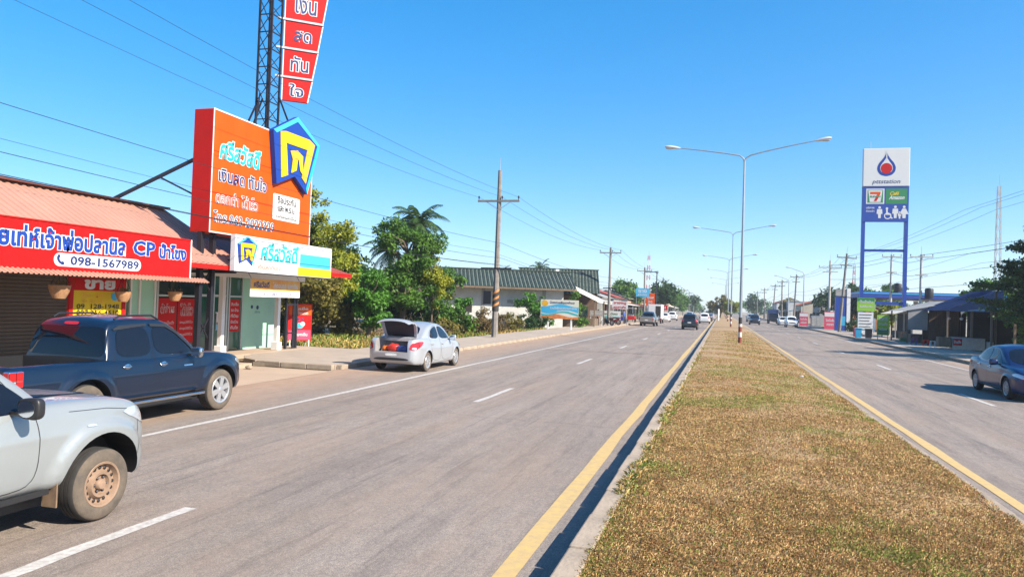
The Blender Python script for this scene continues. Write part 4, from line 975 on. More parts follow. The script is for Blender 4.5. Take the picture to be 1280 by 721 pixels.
g3 = MB().box(-17.0, -16.96, 22.62, 23.42, .15, 2.85).build('shop_window', M['green_glass'], t)
for y in (22.65, 23.39): MB().box(-16.958, -16.90, y - .03, y + .03, .15, 2.88).build('window_frame', M['aluminium'], g3)
MB().box(-16.958, -16.905, 22.69, 23.35, 2.06, 2.12).build('window_frame', M['aluminium'], g3)
panel_poly('poster', rect(.56, 1.15, 23.02, 1.40), PO, XP, M['red'], g3, .001)
for k, s_ in enumerate(('สินเชื่อ', 'รถ บ้าน', 'ที่ดิน', 'เงินด่วน', 'ทันใจ')): lettering(s_, 'lettering', PO, XP, M['panel_white'], g3, .42, .13, 23.02, 1.82 - .21 * k, off=.008, bold=.012)
for (cy, cz, rr_) in ((24.1, 1.72, .07), (24.45, 1.70, .08)): panel_poly('house_number_mark', circ(rr_, cy, cz, 12), (-17.0, 0, 0), XP, M['navy'], t, .004)
lettering('บริการ', 'wall_mark', (-17.0, 0, 0), XP, M['navy'], t, .34, .09, 24.45, 1.53, off=.004, bold=0)
MB().box(-17.0, -15.7, 18.1, 25.9, 2.95, 3.05).build('ceiling', M['white_wall'], t)
corrugated('roof', M['red_roof'], t, (-24.3, 18.1, 3.35), (-24.3, 26.8, 3.35), (-14.6, 18.1, 3.2), .22, .03) if False else None
corrugated('roof', M['red_roof'], t, (-19.5, 19.4, 4.55), (-19.5, 27.2, 4.55), (-14.6, 19.4, 3.12), .22, .03)
corrugated('rear_roof', M['red_roof'], t, (-19.5, 19.4, 4.57), (-19.5, 27.2, 4.57), (-24.5, 19.4, 3.2), .22, .03)
MB().prism([(-24.2, 25.55, 3.2), (-19.5, 25.55, 4.5), (-15, 25.55, 3.2)], (0, .06, 0)).build('gable_end', M['green_wall'], t)
MB().bar((-14.58, 19.4, 3.06), (-14.58, 27.2, 3.06), .04, .16).build('fascia', M['darkred'], t)
for y in (21.05, 24.27):
    MB().box(-16.08, -15.92, y - .08, y + .08, .15, 3.0).build('column', M['white'], t, bevel=.01); MB().box(-16.14, -15.86, y - .14, y + .14, .15, .45).build('column_base', M['white'], t, bevel=.01)
MB().box(-16.12, -15.88, 18.1, 25.9, 2.75, 2.95).build('beam', M['white'], t)

# big orange billboard, a deep box on steel legs
b = thing('billboard', 'big orange billboard with red side and white Thai lettering', 'billboard', (-14.5, 20.6, 0))
MB().box(-14.85, -14.2, 17.97, 23.3, 3.95, 7.5).build('box', M['orange'], b)
MB().box(-14.83, -14.22, 17.95, 17.968, 3.97, 7.48).build('side_panel', M['darkred'], b)
for (y, z0_, z1_) in ((17.975, 3.93, 7.52), (23.29, 3.93, 7.52)): MB().box(-14.195, -14.185, y - .02, y + .02, z0_, z1_).build('edge_trim', M['panel_white'], b)
for z in (3.955, 7.495): MB().box(-14.195, -14.185, 18.0, 23.27, z - .02, z + .02).build('edge_trim', M['panel_white'], b)
for z in (5.1, 6.3): MB().box(-14.197, -14.192, 18.0, 23.27, z - .006, z + .006).build('sheet_joint', M['darkred'], b)
OB = (-14.192, 0, 0)
outlined('ศรีสวัสดิ์', 'lettering', OB, XP, M['cyan'], M['panel_white'], b, 2.0, .60, 19.27, 6.42, bold=.03, halo=.075, slant=.12)
outlined('เงินสด ทันใจ', 'lettering', OB, XP, M['navy'], M['panel_white'], b, 2.35, .44, 19.45, 5.68, bold=.012, halo=.06)
outlined('ดอกต่ำ ได้เร็ว', 'lettering', OB, XP, M['darkred'], M['panel_white'], b, 2.02, .38, 19.20, 5.0, bold=-.006, halo=.045)
outlined('โทร.063-2022329', 'lettering', OB, XP, M['navy'], M['panel_white'], b, 3.0, .34, 19.62, 4.42, bold=-.004, halo=.05)
panel_poly('white_box', rrect(1.58, .85, 21.80, 5.10, .06), OB, XP, M['panel_white'], b, .004)
lettering('ซื้อประกัน', 'lettering', OB, XP, M['black'], b, 1.1, .26, 21.80, 5.36, off=.012, bold=.02)
lettering('และ พ.ร.บ.', 'lettering', OB, XP, M['black'], b, 1.05, .18, 21.80, 5.06, off=.012, bold=.02)
lettering('ทุกชนิดที่นี่', 'lettering', OB, XP, M['black'], b, 1.15, .17, 21.80, 4.80, off=.012, bold=.0)
for y in (18.03, 18.55):
    MB().box(-14.58, -14.44, y - .07, y + .07, 0, 3.95).build('leg', M['dark_metal'], b)
for za, zb_ in ((.8, 1.5), (1.5, .8), (2.2, 2.9), (2.9, 2.2)): MB().bar((-14.51, 18.05, za), (-14.51, 18.53, zb_), .04).build('leg_brace', M['dark_metal'], b)
MB().bar((-14.7, 18.2, 6.2), (-17.2, 17.3, 4.7), .09).build('stay', M['dark_metal'], b); MB().bar((-15.8, 17.75, 5.5), (-14.8, 18.1, 5.0), .05).build('stay', M['dark_metal'], b)
MB().bar((-14.5, 18.0, 3.85), (-14.5, 23.2, 3.85), .1).build('cross_beam', M['dark_metal'], b)

# pentagon shield emblem: a thick blue house shape with a yellow figure
def shield(parent, x, cy, cz, s, th):
    o = (x, 0, 0)
    f = lambda pts: [(cy + a * s, cz + b_ * s) for a, b_ in pts]
    outer = [(-1.05, -.98), (-.28, -.62), (.05, -.55), (.66, -1.0), (1.05, .62), (.02, 1.10), (-1.10, .52)]
    outer = [(-.93, -.95), (-.05, -.60), (.62, -1.02), (1.22, .55), (-.02, 1.12), (-1.18, .50)]
    a = panel_poly('emblem', f(outer), o, XP, M['blue'], parent, .01, th)
    k = th + .012
    panel_poly('emblem_rim', f([(-1.18, .50), (-.02, 1.12), (1.22, .55), (1.08, .50), (-.02, .98), (-1.03, .44)]), o, XP, M['skyblue'], a, k, .01)
    panel_poly('emblem_rim', f([(1.22, .55), (.62, -1.02), (.55, -.86), (1.08, .50)]), o, XP, M['cyan'], a, k, .01)
    panel_poly('emblem_figure', f([(-.86, .52), (-.60, .58), (-.42, -.62), (-.74, -.74)]), o, XP, M['yellow'], a, k, .02)
    panel_poly('emblem_figure', f([(-.60, .58), (.62, .60), (.55, .28), (-.54, .26)]), o, XP, M['yellow'], a, k + .003, .02)
    panel_poly('emblem_figure', f([(.62, .60), (.92, .50), (.50, -.72), (.28, -.58)]), o, XP, M['gold'], a, k + .006, .02)
    panel_poly('emblem_figure', f([(-.36, .08), (.0, .16), (.30, .04), (.30, -.20), (.0, -.08), (-.22, -.14)]), o, XP, M['gold'], a, k + .009, .02)
    panel_poly('emblem_figure', f([(.08, -.12), (.30, -.20), (.36, -.52), (.18, -.40)]), o, XP, M['yellow'], a, k + .012, .02)
    panel_poly('emblem_figure', f([(-.22, -.14), (.02, -.10), (-.02, -.42), (-.28, -.54)]), o, XP, M['yellow'], a, k + .015, .02)
    return a
shield(b, -14.19, 22.02, 6.93, 1.18, .16)

# white name board of the loan shop
w = thing('shop_sign', 'white name board with blue and yellow blocks under the orange billboard', 'sign', (-13.6, 21, 2.8))
MB().box(-13.75, -13.6, 18.37, 23.87, 2.86, 3.92).build('board', M['panel_white'], w)
MB().box(-13.76, -13.598, 18.35, 23.89, 2.83, 2.858).build('edge_trim', M['dark_metal'], w)
OW = (-13.6, 0, 0)
shield(w, -13.6, 18.93, 3.46, .40, .01)
outlined('ศรีสวัสดิ์', 'lettering', OW, XP, M['cyan'], M['panel_white'], w, 2.1, .58, 20.65, 3.53, bold=.03, halo=.05, slant=.12)
lettering('เงินสดทันใจ', 'lettering', OW, XP, M['orange'], w, 1.2, .15, 20.1, 3.05, off=.006, bold=0)
panel_poly('blue_block', rect(1.98, .43, 22.80, 3.38), OW, XP, M['skyblue'], w, .003); panel_poly('yellow_block', rect(2.15, .27, 22.78, 3.01), OW, XP, M['yellow'], w, .003)
for y in (18.8, 21.2, 23.5): MB().bar((-13.76, y, 3.2), (-14.55, y, 3.15), .05).build('bracket', M['dark_metal'], w)
# orange cloth banner below it
w = thing('banner', 'small orange and white cloth banner hung below the white name board', 'banner', (-14.2, 21.4, 2.1))
MB().box(-14.225, -14.2, 20.02, 22.84, 2.12, 2.70).build('cloth', M['panel_white'], w)
panel_poly('orange_print', rect(2.8, .36, 21.43, 2.51), (-14.2, 0, 0), XP, mat('orange banner print', (.82, .30, .04), .6, col2=(.85, .50, .12), scale=3), w, .002)
lettering('ศรีสวัสดิ์', 'lettering', (-14.2, 0, 0), XP, M['navy'], w, .85, .2, 20.6, 2.52, off=.007, bold=.03); lettering('ไถ่ถอนรถ แลกเงิน', 'lettering', (-14.2, 0, 0), XP, M['panel_white'], w, 1.5, .2, 21.95, 2.52, off=.007, bold=.02)
lettering('สาขา 063-2022329', 'lettering', (-14.2, 0, 0), XP, M['navy'], w, 1.6, .1, 21.5, 2.22, off=.004, bold=0)
for y in (20.06, 22.8): MB().tube([(-14.21, y, 2.7), (-14.4, y, 2.98)], .008, 5).build('tie', M['wire'], w)

# lattice mast with the stepped red panels
mst = thing('lattice_mast', 'dark steel lattice mast standing behind the orange billboard', 'mast', (-15.75, 22.75, 0))
LX = (-16.0, -15.5); LY = (22.45, 23.05); TOP = 16.0
for x in LX:
    for y in LY: MB().box(x - .03, x + .03, y - .03, y + .03, 3.42, TOP).build('leg', M['dark_metal'], mst)
dz = .62; nlev = int((TOP - 3.4) / dz)
bx1 = MB().bar((-15.465, 22.45, 0), (-15.465, 23.05, dz), .022).build('brace', M['dark_metal'], mst); bx2 = MB().bar((-16.035, 23.05, 0), (-16.035, 22.45, dz), .022).build('brace', M['dark_metal'], mst)
by1 = MB().bar((-16.0, 22.415, 0), (-15.5, 22.415, dz), .022).build('brace', M['dark_metal'], mst); by2 = MB().bar((-15.5, 23.085, 0), (-16.0, 23.085, dz), .022).build('brace', M['dark_metal'], mst)
h1 = MB().box(-15.52, -15.48, 22.48, 23.02, -.015, .015).build('cross_bar', M['dark_metal'], mst); h2 = MB().box(-15.97, -15.53, 22.43, 22.47, -.015, .015).build('cross_bar', M['dark_metal'], mst)
for k in range(nlev):
    for o in (bx1, bx2, by1, by2, h1, h2):
        c = o if k == 0 else o.copy()
        if k: C.objects.link(c)
        c.location = (0, 0, 3.4 + k * dz)
for (p, q) in (((-15.9, 22.5, 9.3), (-15.3, 21.4, 7.52)), ((-15.9, 22.4, 9.0), (-15.6, 21.2, 7.52)), ((-15.5, 23.05, 9.3), (-14.7, 23.1, 7.52)), ((-16.0, 22.8, 9.2), (-17.5, 22.4, 4.2))):
    MB().bar(p, q, .05).build('stay', M['dark_metal'], mst)
NP = (.62, -.78); n_, r_ = frame(*NP)
pst = thing('panel_sign', 'stepped red panels with white outlined Thai words on the lattice mast', 'sign', (-15.45, 23.12, 9.2))
tiers = [(9.22, 10.02, .92, 1.06, 'ใจ'), (10.10, 11.06, 1.06, 1.22, 'ทัน'), (11.16, 12.10, 1.22, 1.36, 'สด'), (12.20, 13.30, 1.36, 1.52, 'เงิน'), (13.40, 14.4, 1.52, 1.66, 'ด่วน')]
po = Vector((-15.45, 23.12, 0)); 
for z0_, z1_, w0, w1, s_ in tiers:
    P0 = [po + r_ * a + Vector((0, 0, z)) for a, z in ((.02, z0_), (w0, z0_), (w1, z1_), (.02, z1_))]
    bd = MB().prism(P0, -n_ * .14).build('panel', M['red'], pst)
    MB().prism([po + r_ * a + Vector((0, 0, z)) + n_ * .002 for a, z in ((.0, z0_), (.03, z0_), (.03, z1_), (.0, z1_))], n_ * .006).build('panel_edge', M['panel_white'], bd)
    MB().prism([po + r_ * a + Vector((0, 0, z)) + n_ * .002 for a, z in ((w0 - .02, z0_), (w0 + .02, z0_), (w1 + .02, z1_), (w1 - .02, z1_))], n_ * .006).build('panel_edge', M['panel_white'], bd)
    MB().bar(po + r_ * -.25 + Vector((0, 0, z1_ + .045)), po + r_ * (w1 + .02) + Vector((0, 0, z1_ + .045)), .08, .07).build('shelf_bar', M['steel'], pst)
    ww_ = {'ใจ': .50, 'ทัน': .62, 'สด': .62, 'เงิน': .74, 'ด่วน': .8}[s_]
    outlined(s_, 'lettering', po, NP, M['navy'], M['panel_white'], pst, ww_, (z1_ - z0_) * (.58 if s_ != 'สด' else .42), (w0 + w1) / 4 + .02, (z0_ + z1_) / 2 - (.0 if s_ != 'สด' else .04), bold=.012, halo=.065)

# black steel stand and the red standee by the white column
st = thing('support_frame', 'black steel support frame standing right of the white column', 'frame', (-16, 25.2, 0))
for y in (24.85, 25.55): MB().box(-16.04, -15.96, y - .05, y + .05, .0, 3.15).build('upright', M['dark_metal'], st); MB().box(-16.3, -15.7, y - .05, y + .05, .0, .045).build('foot', M['dark_metal'], st)
for z in (.12, .75, 1.85, 3.05): MB().box(-16.03, -15.97, 24.9, 25.5, z - .03, z + .03).build('cross_bar', M['dark_metal'], st)
MB().box(-16.02, -15.98, 25.30, 25.49, .15, 2.6).build('side_board', M['dark_metal'], st)
sd_ = thing('standee', 'tall orange to pink advertising standee beside the black frame', 'sign', (-16.6, 26.6, 0))
NS = (.8, -.6); n_, r_ = frame(*NS); po = Vector((-16.9, 26.4, 0))
MB().prism([po + r_ * a + Vector((0, 0, z)) for a, z in rect(1.0, 1.5, .5, 1.12)], -n_ * .04).build('board', M['red'], sd_)
panel_poly('print', rect(.94, .42, .5, 1.62), po, NS, M['orange'], sd_, .002); panel_poly('print', rect(.94, .4, .5, .60), po, NS, M['pink'], sd_, .002)
panel_poly('print', circ(.16, .5, .98, 14, .12), po, NS, M['skyblue'], sd_, .003); panel_poly('print', circ(.10, .62, 1.05, 12, .09), po, NS, M['panel_white'], sd_, .008)
for k, s_ in enumerate(('สินเชื่อ', 'ทะเบียนรถ', '45', 'รถแลกเงิน')): lettering(s_, 'lettering', po, NS, M['panel_white'] if k != 2 else M['navy'], sd_, .66 if k != 2 else .3, .13, .5, (1.68, 1.50, 1.24, .62)[k], off=.010, bold=.015)
for a in (.1, .9): MB().bar(po + r_ * a + Vector((0, 0, .40)), po + r_ * a + n_ * .02 + Vector((0, 0, .0)), .035).build('leg', M['white'], sd_); MB().bar(po + r_ * a - n_ * .05 + Vector((0, 0, .8)), po + r_ * a - n_ * .45, .03).build('rear_leg', M['white'], sd_)
# a little broken kerb lump on the driveway
lump('broken_brick', 'small broken brick lying on the sandy driveway by the kerb end', 'brick', (-13.2, 18.7, .006), .11, .08, .07, M['kerb'], 2)
# ------------------------------------------------------------------ trees and plants
def leaf_cloud(centers, radii, n, size, seed, droop=.3, shell=.55):
    """leaf quads spread through clumps: centers (k,3), radii (k,3)"""
    r = np.random.default_rng(seed); centers = np.array(centers, float); radii = np.array(radii, float)
    vol = radii.prod(1) ** .75; idx = r.choice(len(centers), n, p=vol / vol.sum())
    d = r.normal(size=(n, 3)); d /= np.linalg.norm(d, axis=1)[:, None]
    rad = np.where(r.random(n) < .75, r.uniform(shell, 1.08, n), r.uniform(0, 1, n)) * r.uniform(.85, 1.12, n)
    p = centers[idx] + d * radii[idx] * rad[:, None]
    nrm = d * .6 + r.normal(size=(n, 3)) * .7 + np.array([0, 0, .5]); nrm /= np.linalg.norm(nrm, axis=1)[:, None]
    a = np.cross(nrm, r.normal(size=(n, 3))); a /= np.linalg.norm(a, axis=1)[:, None]; a[:, 2] -= droop; a /= np.linalg.norm(a, axis=1)[:, None]; b = np.cross(nrm, a)
    s = size * r.uniform(.6, 1.4, n)[:, None]
    V = np.stack([p - a * s * .5, p + b * s * .28, p + a * s * .55, p - b * s * .28], 1)
    V[:, 0] += nrm * s * .05; V[:, 2] -= nrm * s * .12
    F = np.arange(n * 4).reshape(n, 4); return V.reshape(-1, 3), F

def clumps(c, rx, ry, rz, k, cr, seed, flat=1.0):
    r = np.random.default_rng(seed); out = []; rr = []
    for i in range(k):
        d = r.normal(size=3); d /= np.linalg.norm(d); q = r.uniform(.45, .95)
        out.append((c[0] + d[0] * rx * q, c[1] + d[1] * ry * q, c[2] + d[2] * rz * q)); s = cr * r.uniform(.65, 1.35); rr.append((s, s, s * .75 * flat))
    return out, rr

def tree(name, label, base, h, blobs, leafm, n, size, seed, trunk=.16, group=None, cat='tree', limbs=True, barkm=None, droop=.3):
    """blobs: (cx, cy, cz, rx, ry, rz, k, clump radius) relative to base"""
    t = thing(name, label, cat, base, 0, group); r = np.random.default_rng(seed + 500); cs = []; rs = []
    for j, (cx, cy, cz, rx, ry, rz, k, cr) in enumerate(blobs):
        a, b_ = clumps((cx, cy, cz), rx, ry, rz, k, cr, seed + j); cs += a; rs += b_
    cs2 = [(c[0] + r.normal(0, q[0] * .55), c[1] + r.normal(0, q[0] * .55), c[2] + r.normal(0, q[2] * .55)) for c, q in zip(cs, rs) for _ in range(3)]; rs2 = [tuple(w_ * f_ for w_ in q) for q in rs for f_ in (1.0, .75, .5)]
    V, F = leaf_cloud(cs2, rs2, n, size, seed, droop, .3)
    z0 = (0, 0, 0)
    V[:, 2] = np.maximum(V[:, 2], .03)
    link('crown', raw_mesh('crown', V, F), leafm, t)
    bark = barkm or M['bark']; top = max(b_[2] for b_ in blobs)
    mb = MB(); pts = [Vector((0, 0, -.05))]; k = 6
    for i in range(1, k + 1): pts.append(Vector((r.normal(0, trunk * .5), r.normal(0, trunk * .5), top * i / k)))
    mb.tube(pts, [trunk * (1.25 if i == 0 else 1 - .75 * i / k) for i in range(k + 1)], 9); mb.build('trunk', bark, t, True, off=z0)
    if limbs:
        lm = MB(); order = r.permutation(len(cs))[:min(len(cs), 16)]
        for i in order:
            c = Vector(cs[i]); a0 = Vector(pts[min(k, max(1, int(k * min(.9, max(.25, (c.z - .8) / max(top, .1))))))]); a0 = Vector((a0.x, a0.y, min(a0.z, max(.3, c.z - .3))))
            m_ = (a0 + c) / 2 + Vector((r.normal(0, .15), r.normal(0, .15), .15)); lm.tube([a0, m_, c], [trunk * .4, trunk * .25, trunk * .08], 6)
        lm.build('limbs', bark, t, True, off=z0)
    return t

def palm_tree(label, base, h, n, flen, seed, group, lean=(.3, 0), fine=True):
    t = thing('coconut_palm', label, 'palm tree', base, 0, group); r = np.random.default_rng(seed); z0 = (0, 0, 0)
    pts = [(lean[0] * (i / 8) ** 1.6, lean[1] * (i / 8) ** 1.6, h * i / 8) for i in range(9)]
    MB().tube(pts, [.22 if i == 0 else .15 - .006 * i for i in range(9)], 10).build('trunk', M['palm_bark'], t, True, off=z0)
    top = Vector(pts[-1])
    for k in range(n):
        az = 2.399 * k + r.uniform(-.2, .2); el = 1.25 - 1.75 * (k / (n - 1)) + r.uniform(-.1, .1); L_ = flen * r.uniform(.85, 1.1)
        V = []; F = []; p = top.copy(); d = Vector((math.cos(az) * math.cos(el), math.sin(az) * math.cos(el), math.sin(el))); m = 26 if fine else 14
        for i in range(m):
            s = Vector((-math.sin(az), math.cos(az), 0)); q = p + d * (L_ / m); u = d.cross(s).normalized()
            ll = (.62 * flen / 2.6) * math.sin(math.pi * min(1, (i + 2.5) / (m + 2))) ** .7; wv = d * (L_ / m) * .42
            for sd2 in (1, -1):
                tip = p + s * sd2 * ll * .82 + d * ll * .45 - Vector((0, 0, ll * (.45 + .3 * r.random()))); b0 = len(V)
                V += [p - wv, p + wv, (p + tip) / 2 + wv * .9 + Vector((0, 0, .05)), tip, (p + tip) / 2 - wv * .9 + Vector((0, 0, .05))]; F.append((b0, b0 + 1, b0 + 2, b0 + 3, b0 + 4))
            b0 = len(V); V += [p - s * .02, p + s * .02, q + s * .015, q - s * .015]; F.append((b0, b0 + 1, b0 + 2, b0 + 3))
            d = (d - Vector((0, 0, 2.1 / m * (.5 + i / m)))).normalized(); p = q
        MB().add(V, F).build('frond', L['palm'], t, off=z0)
    nb = MB()
    for k in range(7): a = k * .9; nb.ball(top + Vector((math.cos(a) * .2, math.sin(a) * .2, -.25 - .05 * (k % 3))), .12, .12, .15, 8, 6)
    nb.build('coconuts', L['olive'], t, True, off=z0)
    return t
GT = 'trees behind the left pavement'
# ground level behind the pavement is 0
tree('roadside_tree', 'tall yellow green tree rising behind the orange billboard', (-21.0, 33.5, 0), 8.5, [(0, 0, 6.2, 1.5, 1.5, 2.3, 16, .55), (1.4, .4, 5.0, 1.3, 1.3, 1.6, 12, .5), (-.6, 0, 4.0, 1.8, 1.5, 1.6, 10, .6), (2.1, .3, 3.6, .8, 1, 1.2, 7, .45)], L['yellowgreen'], 15000, .17, 21, .20, GT)
tree('roadside_tree', 'olive and straw coloured small tree beside the pink standee', (-19.4, 32.0, 0), 3.6, [(0, 0, 2.5, 1.7, 1.4, 1.0, 14, .5), (-1.2, .3, 2.9, 1.1, 1, .9, 8, .45)], L['olive'], 7500, .16, 22, .12, GT)
tree('roadside_tree', 'dark leaved slim tree between the yellow tree and the palm', (-20.4, 37.5, 0), 6.5, [(0, 0, 4.6, 1.2, 1.2, 1.5, 12, .5), (.6, 0, 3.0, 1.2, 1.2, 1.3, 8, .5)], L['deep'], 6000, .17, 23, .13, GT)
tree('mango_tree', 'bright green bushy mango tree left of the silver saloon', (-18.2, 36.0, 0), 4.2, [(0, 0, 2.7, 1.25, 1.2, 1.25, 16, .5), (.2, 0, 1.3, 1.2, 1.1, .7, 8, .45)], L['bright'], 9500, .19, 24, .14, GT)
tree('roadside_tree', 'broad dark green tree under the tall coconut palm', (-18.6, 41.5, 0), 7.0, [(0, 0, 4.6, 1.9, 1.8, 1.7, 18, .62), (.3, 0, 2.8, 2.0, 1.7, 1.2, 14, .6), (-1.0, 0, 6.0, 1.2, 1.2, .8, 7, .5), (.9, .2, 5.9, 1.0, 1.0, .8, 7, .45)], L['green'], 14000, .20, 25, .22, GT)
tree('creeper_tree', 'yellowing creeper draped down the right of the dark tree', (-17.0, 42.2, 0), 5.5, [(0, 0, 4.4, .7, .8, 1.2, 9, .38), (.4, 0, 2.8, .7, .8, 1.2, 8, .36)], L['yellowgreen'], 4500, .15, 26, .08, GT)
palm_tree('tall coconut palm rising above the broad dark green tree', (-20.0, 45.0, 0), 7.2, 30, 2.3, 31, 'coconut palms', (.6, 0))
palm_tree('short drooping palm left of the tall coconut palm', (-21.8, 46.5, 0), 5.6, 18, 2.2, 33, 'coconut palms', (-.2, 0))
tree('roadside_tree', 'thin pale tree behind the palm at the green roofed house', (-27.5, 62.0, 0), 5.8, [(0, 0, 4.6, 2.0, 1.5, 1.2, 12, .55), (-2.0, 0, 4.2, 1.8, 1.4, 1.2, 10, .55)], L['olive'], 5000, .24, 27, .15, GT)
tree('roadside_tree', 'green tree overhanging the left end of the green tiled roof', (-24.0, 57.5, 0), 4.8, [(1.2, 1.0, 3.9, 1.8, 1.2, .75, 14, .5), (-1.5, 0, 3.0, 1.6, 1.2, 1.3, 9, .5)], L['green'], 6000, .22, 28, .13, GT)
tree('papaya_plant', 'small papaya plant in front of the white wall', (-19.6, 55.0, 0), 2.4, [(0, 0, 2.0, .65, .65, .45, 8, .30)], L['bright'], 1500, .24, 29, .05, None, 'plant')
tree('shrub', 'green leafy shrub above the left corner of the blue banner', (-15.6, 63.5, 0), 3.2, [(0, 0, 2.4, 1.4, 1.0, .9, 12, .45), (.4, 0, 1.2, 1.2, .9, .9, 8, .45)], L['bright'], 5500, .20, 41, .09, 'shrubs along the left pavement', 'shrub')
tree('shrub', 'tall green shrub right of the blue banner', (-13.6, 69.5, 0), 3.0, [(0, 0, 1.9, .9, .9, 1.0, 9, .42), (.2, 0, .8, .9, .9, .6, 6, .4)], L['green'], 4500, .20, 42, .07, 'shrubs along the left pavement', 'shrub')
DRY = 'dry shrubs along the left pavement'
for i, (x, y, s_, lm, lb) in enumerate([(-15.4, 46.0, 1.0, 'dry', 'brown dry shrub just right of the near utility pole'), (-15.6, 49.5, 1.1, 'dry', 'reddish dry shrub between the utility pole and the blue banner'), (-15.5, 53.0, 1.1, 'olive', 'olive dry shrub before the white wall near the banner'), (-15.2, 57.0, 1.0, 'deep', 'dark low shrub at the left post of the blue banner'), (-14.9, 60.5, .9, 'deep', 'dark low shrub behind the blue banner posts'),
                                         (-15.9, 42.0, .9, 'olive', 'straw coloured shrub left of the near utility pole'), (-16.3, 38.5, .9, 'bright', 'light green weed clump behind the silver saloon bonnet'), (-17.5, 47.0, .9, 'green', 'green weed clump below the white wall, left end')]):
    tree('shrub', lb, (x, y, 0), 1.4, [(0, 0, .65 * s_, 1.3, 1.5, .5 * s_, 10, .35 * s_)], L[lm], 2200, .15, 60 + i, .03, DRY, 'shrub')
# dark brushwood and weeds at the back of the dry plot
for i, (x, y, s_, lb) in enumerate([(-18.6, 38.3, 1.2, 'tangle of dead brushwood behind the dry grass, left part'), (-17.6, 39.6, 1.1, 'tangle of dead brushwood behind the dry grass, middle part'), (-16.9, 41.2, 1.0, 'tangle of dead brushwood behind the silver saloon')]):
    t = thing('brushwood_pile', lb, 'brushwood', (x, y, 0), 0, 'brushwood behind the dry grass'); mb = MB(); r = np.random.default_rng(90 + i)
    for k in range(110):
        p = Vector((r.uniform(-1.1, 1.1), r.uniform(-.7, .7), r.uniform(0, .55) * s_)); d = Vector((r.normal(), r.normal() * .5, r.normal() * .35)).normalized() * r.uniform(.4, 1.2); q = p + d; q.z = max(.02, q.z); mb.tube([p, (p + q) / 2 + Vector((0, 0, .05)), q], [.016, .013, .006], 4, False)
    mb.build('branches', M['wood'], t, off=(0, 0, 0)); mbp = MB(); 
# grass plot
N = 26000; xx = rng.uniform(-20, -14.3, N); yy = rng.uniform(27.2, 62, N); k = (xx < -14.3) & (rng.random(N) < .35 + .8 * vnoise(xx, yy, .5, 21)); xx, yy = xx[k], yy[k]
blades('verge_grass', 'long dry yellow grass on the plot behind the left pavement', xx, yy, np.zeros(len(xx)), .12, .42, .012 + .0002 * yy, .55,
       [(.42, .30, .09), (.36, .22, .06), (.48, .36, .13), (.30, .22, .06), (.12, .19, .03), (.22, .26, .05)], np.clip(vnoise(xx, yy, .35, 22) * 1.6 - .5, .05, .9), 13)
N = 9000; xx = rng.uniform(12.5, 18, N); yy = rng.uniform(28, 60, N); k = xx > 15.9; xx, yy = xx[k], yy[k]
blades('verge_grass', 'dark weeds in the shade on the right verge', xx, yy, np.zeros(len(xx)), .1, .35, .014, .6, [(.30, .22, .07), (.24, .2, .06), (.10, .15, .03), (.14, .18, .04)], .6, 14)

# far trees
FT = 'trees along the far road'
for i, (nm, lb, x, y, h, rx, lm) in enumerate([
    ('roadside_tree', 'round dark green tree behind the blue sign on the left', -15.5, 126, 6.6, 3.0, 'green'), ('roadside_tree', 'dark green tree right of the blue sign on the left', -11.5, 150, 8.0, 3.2, 'deep'), ('roadside_tree', 'second dark green tree beyond the orange sign', -13.0, 166, 7.4, 3.4, 'green'),
    ('roadside_tree', 'hazy green tree far along the left pavement', -13.5, 230, 7.5, 4.0, 'green'), ('roadside_tree', 'farthest green tree at the end of the left pavement', -11.5, 290, 8.0, 4.5, 'deep'),
    ('roadside_tree', 'olive brown tree growing on the far median', -.2, 205, 6.0, 3.0, 'olive'), ('roadside_tree', 'fresh green tree on the far median right of the brown one', 2.2, 190, 5.0, 1.8, 'yellowgreen'),
    ('roadside_tree', 'large dark green tree beyond the red banners on the right', 20.0, 140, 6.8, 3.8, 'deep'), ('roadside_tree', 'dark green tree right of the large one behind the red banners', 24.0, 128, 6.2, 3.2, 'green'), ('roadside_tree', 'dark tree beside the blue pillar on the right', 18.2, 118, 7.0, 2.6, 'deep'),
    ('roadside_tree', 'blue green tree at the far end of the right kerb', 12.0, 290, 8.5, 4.5, 'deep'), ('roadside_tree', 'far green tree between the right utility poles', 16.5, 205, 5.5, 3.0, 'olive'),
    ('roadside_tree', 'small round tree seen over the station canopy, left one', 27.2, 165, 8.6, 1.4, 'green'), ('roadside_tree', 'small round tree seen over the station canopy, right one', 32.5, 160, 8.9, 2.2, 'green'),
    ('roadside_tree', 'yellowing tree behind the yellow board on the right', 18.6, 95, 4.0, 1.3, 'yellowgreen')]):
    tree(nm, lb, (x, y, 0), h, [(0, 0, h * .64, rx, rx, h * .34, 18, rx * .34)], L[lm], 3200 if y < 260 else 1800, .30 + y * .0012, 110 + i, .22, FT)
palm_tree('small palm peeping over the green roof, left one', (-25.5, 84, 0), 5.6, 14, 1.9, 51, 'palms behind the green roof', (.2, 0), False)
palm_tree('larger palm peeping over the green roof, middle one', (-22.8, 92, 0), 6.7, 16, 2.0, 52, 'palms behind the green roof', (.3, 0), False)
palm_tree('tiny palm over the right end of the green roof', (-19.8, 104, 0), 6.2, 12, 1.6, 53, 'palms behind the green roof', (.2, 0), False)
